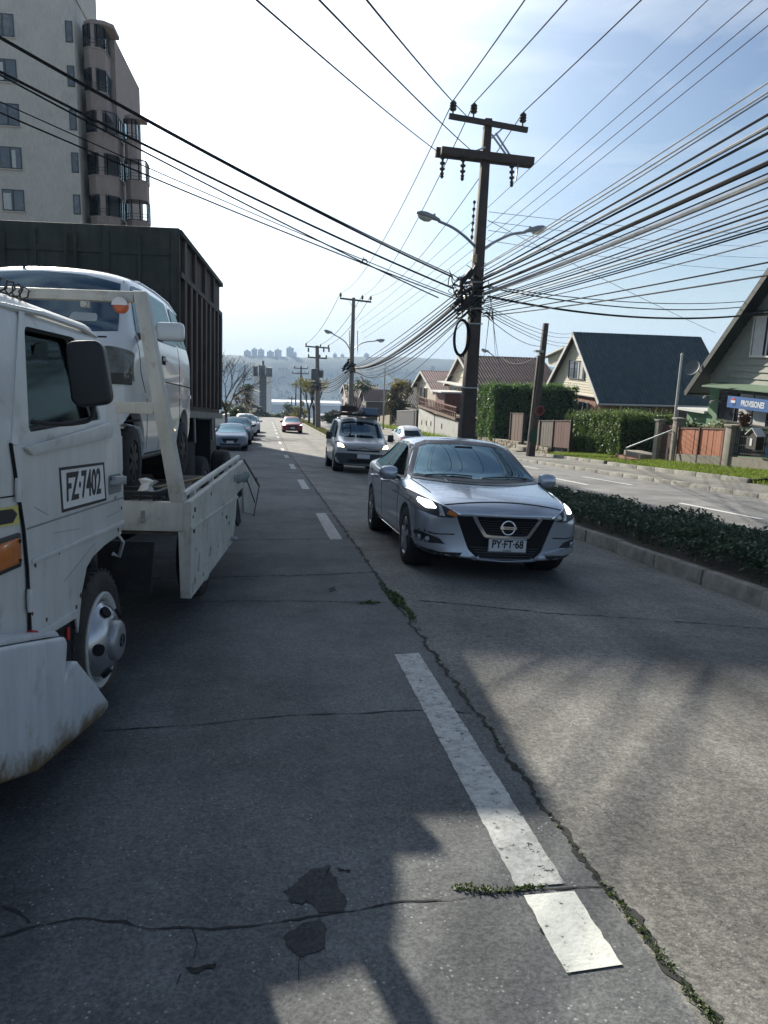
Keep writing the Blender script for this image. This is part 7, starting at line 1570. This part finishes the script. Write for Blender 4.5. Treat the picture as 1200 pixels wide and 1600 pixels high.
for px, py in ((692, 242), (724, 246), (800, 256)):
    p = A(px, py)-o; mb = MB(); d = V((0, 0, -1)) if px < 790 else V((.05, 0, -1))
    for k in range(3): mb.lathe(p+d*(.02+.12*k), d, [(.03, 0), (.065, .02), (.065, .05), (.03, .075), (.025, .12)], 10)
    mb.lathe(p+d*.38, d, [(.05, 0), (.03, .06), (.05, .07), (.02, .12)], 8); mb.build('fuse_cutout', INSUL, c2, smooth=True); HANG.append(A(px, py)+d*.48)
mb = MB(); mb.beam(A(810, 254)-o, A(806, 282)-o, .03); mb.build('fuse_tube', STEEL, c2)
for a_, b_ in (((766, 212), (790, 246)), ((772, 210), (796, 247)), ((766, 218), (786, 200)), ((756, 232), (736, 240))): mb = MB(); mb.beam(A(*a_)-o+V((0, -.12, 0)), A(*b_)-o+V((0, -.12, 0)), .035, .035); mb.build('brace', STEEL, t)
lamp(t, o, None, [A(743, 386), A(728, 371), A(708, 356), A(684, 345)], A(648, 333)-A(682, 345), 1.0)
lamp(t, o, None, [A(757, 388), A(775, 377), A(800, 366), A(822, 363)], A(854, 357)-A(824, 363), .95)
mb = MB(); p0, p1 = A(741, 320)-o, A(737, 374)-o; mb.beam(p0, p1, .02)
for k in range(6): insulator(mb, p0.lerp(p1, k/5)+V((-.01, -.03, 0)), (0, -.2, 1), .04, .09)
mb.build('secondary_rack', INSUL, t, smooth=True)
mb = MB(); mb.box(A(739, 405)-o+V((0, -.14, 0)), (.10, .10, .19)); mb.build('meter_box', pm('meter_beige', (.50, .38, .24), .6), t, bevel=.01)
for k, (w0, w1, m) in enumerate(((.25, .42, REDL), (.42, .60, PLATE), (.60, .80, REDL), (.80, .90, PLATE))):
    mb = MB(); s = .19; mb.hexa([V((-.10, -s+.003, w0+.2)), V((.06, -s+.003, w0+.2)), V((.06, -s+.02, w0+.2)), V((-.10, -s+.02, w0+.2)), V((-.10, -s+.003, w1+.2)), V((.06, -s+.003, w1+.2)), V((.06, -s+.02, w1+.2)), V((-.10, -s+.02, w1+.2))]); mb.build('reflective_tape', m if m is PLATE else pm('tape_red', (.35, .03, .03), .4), t)
for z in (2.6, 4.1): mb = MB(); mb.bb(-.19, .21, -.19, .19, z, z+.03); mb.build('steel_band', STEEL, t)
cc = A(718, 528)-o+V((0, -.12, 0)); mb = MB()
for k in range(7): ph_ = rnd(0, 6); mb.tube([cc+V(((.165+.012*(k % 3))*cos(2*pi*i/26), .08*sin(2*pi*i/26+ph_)*.6-.02*k, (.395+.012*(k % 4))*sin(2*pi*i/26))) for i in range(27)], .017, 6, cap=False)
mb.build('cable_coil', WIREB, t, smooth=True)
# tangle of clamps and loops where the cables meet the pole
random.seed(64); mb = MB()
for k in range(46):
    a = A(rnd(708, 745), rnd(432, 492))-o+V((0, rnd(-.25, .1), 0)); pts = [a]
    for i in range(4): pts.append(pts[-1]+V((rnd(-.16, .2), rnd(-.08, .08), rnd(-.13, .15))))
    mb.tube(catmull(pts, 4), rnd(.007, .018), 5)
mb.build('cable_loops', WIREB, t, smooth=True)
for k in range(15):
    a = A(rnd(706, 742), rnd(436, 488))-o+V((0, -.22, 0)); mb = MB(); d = V((rnd(.3, 1), 0, rnd(.2, 1))).normalized(); mb.tube([a, a+d*rnd(.18, .36)], rnd(.035, .06), 8); mb.build('splice_case', pm('splice_black', (.022, .022, .024), .55, var=.2), t, smooth=True)
for k, py in enumerate((442, 456, 466, 478, 488)):
    q = A(740, py)-o; mb = MB(); mb.tube([q+V((.24*cos(a), .24*sin(a), .02*k)) for a in [2*pi*i/16 for i in range(17)]], .022, 5, cap=False); mb.build('cable_wrap', WIREG if k % 2 else WIREP, t, smooth=True)
# second, third and farther poles of the median
P2 = 56.0; b2 = V((6.12, P2, zr(P2))); o = b2; t = thing('utility_pole', 'pale utility pole with one crossarm and two street lamps rising behind the loaded van', 'pole', b2, group='utility poles along the median'); B = lambda px, py: at(px, py, P2)
shaft(t, o, b2, B(552.5, 465), .20, .11, POLEC); mb = MB(); mb.beam(B(531, 466)-o, B(580, 472)-o, .10, .12); c = mb.build('crossarm', POLEM, t); INS2 = []
for px, py in ((532, 466), (566, 470), (579, 471)): p = B(px, py); mb = MB(); insulator(mb, p-o, (0, 0, 1), .10, .38); mb.build('insulator', INSUL, c); INS2.append(p+V((0, 0, .38)))
for a_, b_ in (((545, 470), (552, 481)), ((566, 471), (556, 480))): mb = MB(); mb.beam(B(*a_)-o, B(*b_)-o, .03); mb.build('brace', STEEL, t)
lamp(t, o, None, [B(546, 545), B(540, 535), B(531, 528), B(520, 522)], B(508, 517)-B(520, 522), 1.25); lamp(t, o, None, [B(554, 545), B(562, 538), B(574, 534), B(587, 533)], B(599, 532)-B(587, 533), 1.25)
for px in (546, 558.5): mb = MB(); [insulator(mb, B(px, 520+4*k)-o, (0, 0, 1), .06, .15) for k in range(8)]; mb.beam(B(px, 518)-o, B(px, 552)-o, .03); mb.build('secondary_rack', STEEL, t)
mb = MB(); random.seed(3)
for k in range(22):
    a = B(rnd(540, 556), rnd(564, 582))-o+V((0, rnd(-.3, .1), 0)); mb.tube(catmull([a, a+V((rnd(-.5, .5), 0, rnd(-.3, .3))), a+V((rnd(-.5, .5), 0, rnd(-.3, .3)))], 4), rnd(.03, .06), 5)
mb.build('cable_loops', WIREB, t, smooth=True); mb = MB(); mb.tube([B(563, 587)-o, B(568, 594)-o, B(578, 600)-o], .05, 5); mb.build('pale_cable_end', WIREP, t, smooth=True)
P3 = 78.0; b3 = V((5.28, P3, zr(P3))); o = b3; t = thing('utility_pole', 'thick far pole with a transformer drum and two crossarms left of the loaded van', 'pole', b3, group='utility poles along the median'); D3 = lambda px, py: at(px, py, P3)
shaft(t, o, b3, D3(495.5, 540), .27, .17, POLEC); INS3 = []
for a_, b_ in (((477, 541), (515, 544)), ((481, 558), (511, 560))):
    mb = MB(); mb.beam(D3(*a_)-o, D3(*b_)-o, .12, .14); c = mb.build('crossarm', POLEM, t)
    for u in (.03, .62, .95): p = D3(*a_).lerp(D3(*b_), u); mb = MB(); insulator(mb, p-o, (0, 0, 1), .10, .32); mb.build('insulator', INSUL, c); INS3.append(p+V((0, 0, .3)))
for px in (482, 506, 514): mb = MB(); mb.lathe(D3(px, 543)-o, (0, 0, -1), [(.05, 0), (.08, .1), (.08, .4), (.03, .45)], 8); mb.build('fuse_cutout', INSUL, t)
mb = MB(); mb.lathe(D3(491, 594)-o+V((0, -.3, 0)), (0, 0, 1), [(.30, 0), (.36, .05), (.36, 1.05), (.3, 1.15), (.1, 1.2)], 16); mb.build('transformer', pm('transformer_grey', (.13, .14, .14), .5), t, smooth=True)
mb = MB(); mb.lathe(D3(502, 590)-o+V((0, -.2, 0)), (0, 0, 1), [(.12, 0), (.2, .05), (.2, .7), (.1, .75)], 12); mb.build('transformer', MATS['transformer_grey'], t, smooth=True)
mb = MB(); random.seed(5)
for k in range(18): a = D3(rnd(487, 502), rnd(598, 608))-o+V((0, rnd(-.4, .0), 0)); mb.tube(catmull([a, a+V((rnd(-.6, .6), 0, rnd(-.2, .2))), a+V((rnd(-.6, .6), 0, rnd(-.2, .2)))], 4), rnd(.03, .05), 5)
mb.build('cable_loops', WIREG, t, smooth=True)
def far_pole(label, px, ptop, pbot, Y, wd, arms):
    a, b = at(px, ptop, Y), at(px-1, pbot, Y); b.z = min(b.z, zr(Y)+.5); t = thing('utility_pole', label, 'pole', b, group='utility poles along the median'); shaft(t, b, b, a, wd, wd*.7, POLEM, bevel=0)
    for x0, x1, y in arms:
        mb = MB(); mb.beam(at(x0, y, Y)-b, at(x1, y+1, Y)-b, .12, .14); c = mb.build('crossarm', POLEM, t)
        for x in (x0+1, x1-1): mb = MB(); insulator(mb, at(x, y, Y)-b, (0, 0, 1), .12, .35); mb.build('insulator', INSUL, c)
    return a
t4 = far_pole('dark far pole with two crossarms above the median trees', 470.5, 572, 650, 118, .16, ((459, 481, 575), (456, 483, 583)))
t5 = far_pole('smaller dark pole left of the two crossarm far pole', 462.5, 600, 652, 135, .13, ((455, 472, 601),)); far_pole('thin far pole with one crossarm near the red car', 456, 620, 655, 150, .12, ((449, 462, 622),)); far_pole('thinnest far pole just left of the others', 449, 632, 655, 165, .12, ((444, 454, 634),))
# pole with sign on the right pavement
py_ = 34.6; b = P(12.38, py_, .08); o = b; t = thing('sign_pole', 'dark timber pole on the right pavement carrying a round no parking sign', 'pole', b); Q = lambda px, py: at(px, py, py_)
shaft(t, o, b, Q(853, 505), .17, .11, POLEM); mb = MB(); mb.beam(Q(829, 712)-o+V((-.12, .05, 0)), Q(845, 556)-o+V((-.06, .05, 0)), .16, .16); mb.build('splint', POLEM, t, bevel=.01)
mb = MB(); z0, z1 = (Q(834, 690)-o).z, (Q(836, 672)-o).z; mb.bb(-.185, .205, -.185, -.17, z0, z1); mb.build('painted_band', pm('band_green', (.02, .07, .05), .7, var=.3), t)
mb = MB(); mb.bb(-.16, .22, -.17, .17, (Q(850, 551)-o).z, (Q(850, 549)-o).z+.05); mb.build('steel_band', STEEL, t)
sc = Q(841, 641)-o+V((0, -.22, 0)); mb = MB(); mb.lathe(sc, (0, -1, 0), [(.225, 0), (.225, .012)], 32); sg = mb.build('sign_disc', pm('sign_white', (.6, .58, .55), .5, var=.1, dirt=(.35, .28, .22), dscale=8, damt=.3), t)
mb = MB(); mb.lathe(sc+V((0, -.0125, 0)), (0, -1, 0), [(.165, .0005), (.165, .004), (.222, .004), (.222, .0005)], 32); mb.build('sign_ring', pm('sign_red', (.30, .05, .045), .5, var=.2), sg)
text_obj('E', .30, INK, sg, 'sign_letter', mtx(sc+V((0, -.0135, 0)), (1, 0, 0), (0, 0, 1)), .001, 1, .01)
mb = MB(); mb.beam(sc+V((-.12, -.017, .12)), sc+V((.12, -.017, -.12)), .004, .035, up=(.7, 0, .7)); mb.build('sign_slash', MATS['sign_red'], sg)
# lamp posts
b = P(11.6, 72, .1); t = thing('lamp_post', 'slim grey steel post left of the dark tree by the far pavement', 'lamp post', b); b_ = atx(602, 568, 11.6); Y6 = b_.y; t.location = P(11.6, Y6, .1); o = t.location.copy()
shaft(t, o, o, b_, .09, .06, STEEL, False); mb = MB(); mb.beam(atx(586, 567, 11.0)-o, b_-o, .05, .05); mb.build('bracket', STEEL, t)
t = thing('street_lamp', 'street lamp with a curved arm showing above the brown roof', 'street lamp', P(18.4, 60, 0)); o = t.location.copy(); Q6 = lambda px, py: at(px, py, 60)
shaft(t, o, o, Q6(778, 575), .07, .05, STEEL, False); lamp(t, o, None, [Q6(778, 575), Q6(776, 565), Q6(771, 556), Q6(764, 551)], Q6(757, 548)-Q6(764, 551), 1.3)

# ---- cables: every one a thing of its own
ORD = ['first', 'second', 'third', 'fourth', 'fifth', 'sixth', 'seventh', 'eighth', 'ninth', 'tenth', 'eleventh', 'twelfth', 'thirteenth', 'fourteenth', 'fifteenth', 'sixteenth', 'seventeenth', 'eighteenth', 'nineteenth', 'twentieth', 'twenty-first', 'twenty-second', 'twenty-third', 'twenty-fourth']
def cable(pts, r, mat, label, group=None, name='overhead_cable', n=6, cat='cable'):
    mb = MB(); mb.tube(pts, r, n); o = V(pts[0]); mb.v = [tuple(V(v)-o) for v in mb.v]; c = mb.build(name, mat, None, smooth=True, fix=False); c.location = o; return tag(c, label, cat, group)
def sagline(a, b, sag, n=22, t1=1.0): return [a.lerp(b, t1*i/n)+V((0, 0, -4*sag*(t1*i/n)*(1-t1*i/n))) for i in range(n+1)]
def through(a, e, Yend, sag, n=26):
    """from a, through e, on to the plane Y=Yend, hanging a little"""
    k = (Yend-a.y)/(e.y-a.y); b = a+(e-a)*k; t = 1/k; b = b+V((0, 0, 4*sag*t*(1-t)/t)); return sagline(a, b, sag, n)
random.seed(101)
# bundle to the pole behind the camera: (height at the right edge of the frame, attachment height at the pole, radius, material)
RB = [(129, 417, .010, WIREP), (144, 421, .012, WIREP), (150, 424, .010, WIREP), (179, 430, .016, WIREB), (198, 436, .022, WIREP), (208, 438, .017, WIREB), (235, 444, .016, WIREB), (255, 452, .030, WIREB), (271, 457, .010, WIREB), (280, 460, .034, WIREP), (293, 464, .008, WIREG), (311, 467, .010, WIREG), (321, 471, .008, WIREG), (329, 473, .012, WIREB), (339, 476, .013, WIREP), (346, 478, .008, WIREG), (353, 481, .010, WIREG), (357, 484, .010, WIREB), (376, 487, .008, WIREG), (410, 491, .010, WIREB), (430, 495, .011, WIREG)]
for k, (ye, yp_, r, m) in enumerate(RB):
    a = A(750+rnd(-4, 5), yp_)+V((0, -.2, 0)); e = atx(1200, ye, 5.25+.02*k)
    kind = 'thick' if r > .025 else ('thin' if r < .0105 else 'medium'); colr = {WIREB.name: 'black', WIREP.name: 'pale', WIREG.name: 'grey'}[m.name]
    cable(through(a, e, -14, .35), r, m, '%s %s cable fanning to the right edge, %s from the top of the fan' % (kind, colr, ORD[k]), 'cables fanning from the main pole to the right edge')
# three conductors over the camera and on to the next pole
for k, ((px, py), ins, i2) in enumerate((((820, 0), INS[0], INS2[0]), ((886, 0), INS[1], INS2[1]), ((1002, 0), INS[2], INS2[2]))):
    e = atx(px, py, ins.x+.05); lb = ('left', 'middle', 'right')[k]
    cable(through(ins, e, -10, .25), .013, WIREB, 'dark conductor rising to the top edge from the %s insulator of the main pole' % lb, 'conductors from the main pole insulators')
    cable(sagline(ins, i2, .9), .012, WIRET, 'thin conductor between the %s insulators of the main pole and the pale far pole' % lb, 'conductors between the first two poles')
    cable(sagline(i2, INS3[k], .6), .018, WIRET, 'thin conductor between the pale far pole and the transformer pole, %s strand' % lb, 'conductors between the farther poles')
for k, ((px, py), (qx, qy)) in enumerate((((401, 0), (684, 237)), ((499, 0), (742, 240)), ((573, 0), (734, 186)))):
    a = A(qx, qy); e = at(px, py, 7.0); cable(through(a, e, -2, .12), .009, WIRET, 'thin wire running up left to the top edge, %s of the three from the left' % ORD[k], 'thin wires to the top edge')
for k, (px, py) in enumerate(((1106, 0), (1176, 0), (1200, 13), (1200, 40))):
    a = at(556+4*k, 505+8*k, P2); e = atx(px, py, 7.4+.3*k); cable(through(a, e, -8, .5), .009, WIRET, 'very thin wire passing behind the main pole to the upper right, %s from the top' % ORD[k], 'thin wires to the upper right corner')
# cables crossing the street to the left
LC = [((0, 57), (705, 431), .012, 281, .30), ((0, 59), (704, 434), .020, 285, .34), ((0, 112), (706, 452), .020, 333, .30), ((0, 117), (682, 466), .014, 336, .30), ((0, 159), (712, 466), .009, 366, .26), ((0, 176), (712, 469), .013, 372, .30)]
for k, ((ex, ey), (qx, qy), r, ym, sag) in enumerate(LC):
    a = A(qx, qy)+V((0, -.2, 0)); e = atx(ex, ey, -3.4-.12*k); cable(through(a, e, 7.5, sag), r, WIREB, '%s black cable crossing the street to the left edge, %s from the top' % ('thick' if r > .015 else 'thin', ORD[k]), 'cables crossing the street to the left')
q = at(570, 409, 16.3); c = thing('cable_clamp', 'small wire clamp on the third cable crossing the sky', 'clamp', q); mb = MB(); mb.tube([V((.05*cos(a_), .02*sin(3*a_), .05*sin(a_))) for a_ in [2*pi*i/12 for i in range(13)]], .012, 5); mb.beam((-.09, 0, -.06), (-.02, 0, .09), .015); mb.build('loop', WIREB, c)
for k, (a_, b_) in enumerate((((703, 434), (714, 446)), ((706, 453), (716, 458)))):
    cable(catmull([A(*a_)+V((0, -.2, 0)), A(a_[0]+1, a_[1]+9)+V((0, -.2, 0)), A(b_[0]-3, b_[1]+1)+V((0, -.2, 0)), A(b_[0]+18, b_[1]-6)+V((0, -.2, 0))]), .012, WIREB, 'short slack loop of black cable left of the main pole, %s one' % ('upper', 'lower')[k], 'slack loops at the main pole')
# main bundle towards the pale far pole
MBN = [(447, 572, .018, .15), (452, 573, .014, .28), (458, 574, .020, .32), (464, 574, .055, .50), (470, 575, .030, .52), (476, 576, .022, .58), (481, 577, .022, .70), (486, 578, .016, .85), (491, 579, .014, .95), (499, 580, .010, 1.4)]
for k, (ya, yb, r, sag) in enumerate(MBN):
    a = A(730+rnd(-3, 3), ya)+V((0, .1, 0)); b = at(553, yb, P2)+V((0, -.2, 0)); cable(sagline(a, b, sag), r, WIREB if k % 3 else WIREG, 'sagging cable between the main pole and the pale pole, %s from the top' % ORD[k], 'cable bundle between the first two poles')
for k in range(6):
    a = at(546, 576+2.4*k, P2); b = at(497, 598+2.2*k, P3); cable(sagline(a, b, .30+.07*k), .03, WIREB if k % 2 else WIREG, 'sagging cable between the pale pole and the transformer pole, %s from the top' % ORD[k], 'cable bundle between the farther poles')
for k in range(3):
    a = at(491, 600+3*k, P3); cable(sagline(a, t4+V((0, 0, -2.4-.5*k)), .4), .035, WIREB, 'cable from the transformer pole to the two crossarm far pole, %s from the top' % ORD[k], 'cables to the dark far pole')
# cables to the right-hand houses
RH = [((762, 447), (1174, 470), 17, .012, .45), ((762, 449), (1166, 479), 17, .016, .55), ((762, 463), (1200, 489), 15, .026, .62), ((764, 331), (1200, 364), 22, .006, .25), ((764, 346), (1190, 385), 22, .006, .25), ((763, 360), (1200, 403), 22, .006, .25), ((763, 376), (1200, 423), 22, .006, .25), ((762, 344), (1118, 520), 17.6, .007, .1)]
for k, ((qx, qy), (ex, ey), X, r, sag) in enumerate(RH):
    a = A(qx, qy); e = atx(ex, ey, X); cable(sagline(a, e, sag*.5), r, WIREB if r > .01 else WIRET, ('thick black cable sagging right to the green house roof' if k == 2 else '%s cable from the main pole to the green house, %s of its bunch' % ('black' if k < 2 else 'very thin', ORD[k if k < 2 else k-3])), 'cables to the green house')
for k, (y0, (ex, ey)) in enumerate(((478, (893, 521)), (482, (890, 527)), (486, (892, 536)), (490, (890, 541)), (494, (853, 508)))):
    a = A(760, y0); e = atx(ex, ey, 19.6) if k < 4 else at(853, 540, 34.4); cable(sagline(a, e, .25), .010, WIRET, 'drop wire from the main pole to the cream house gable, %s from the top' % ORD[k] if k < 4 else 'drop wire from the main pole to the sign pole', 'drop wires to the cream house')
for k, ((qx, qy), (ex, ey)) in enumerate((((763, 440), (782, 575)), ((766, 480), (757, 556)), ((770, 482), (775, 556)))):
    cable(sagline(A(qx, qy), at(ex, ey, 60), .2), .012, WIRET, 'steep thin wire dropping beside the main pole, %s from the left' % ORD[(2, 0, 1)[k]], 'steep wires beside the main pole')
cable(sagline(at(846, 552, 34.6), at(784, 558, 60), .5), .016, WIRET, 'thin wire with a dark spacer between the sign pole and the brown roof'); cable(sagline(at(600, 580, Y6), at(730, 573, 58.5), 1.2), .022, WIRET, 'dark sagging wire from the slim grey post to the brown roof house')
cable(sagline(at(553, 577, P2), at(600, 580, Y6), .6), .025, WIREB, 'dark wire from the pale pole to the slim grey post')
# ------------------------------------------------------------------ air between the street and the far hillside
hm = bpy.data.materials.new('haze'); hm.use_nodes = True; ht = hm.node_tree; ht.nodes.clear()
ho = ht.nodes.new('ShaderNodeOutputMaterial'); pv = ht.nodes.new('ShaderNodeVolumePrincipled'); ht.links.new(pv.outputs[0], ho.inputs['Volume'])
pv.inputs['Color'].default_value = (.50, .69, .93, 1); pv.inputs['Density'].default_value = .00032; pv.inputs['Anisotropy'].default_value = .15
mb = MB(); mb.bb(-1100, 2000, -45, 1800, -175, 60); hz = tag(mb.build('haze', hm), 'thin blue haze filling the valley air', 'haze', kind='stuff')
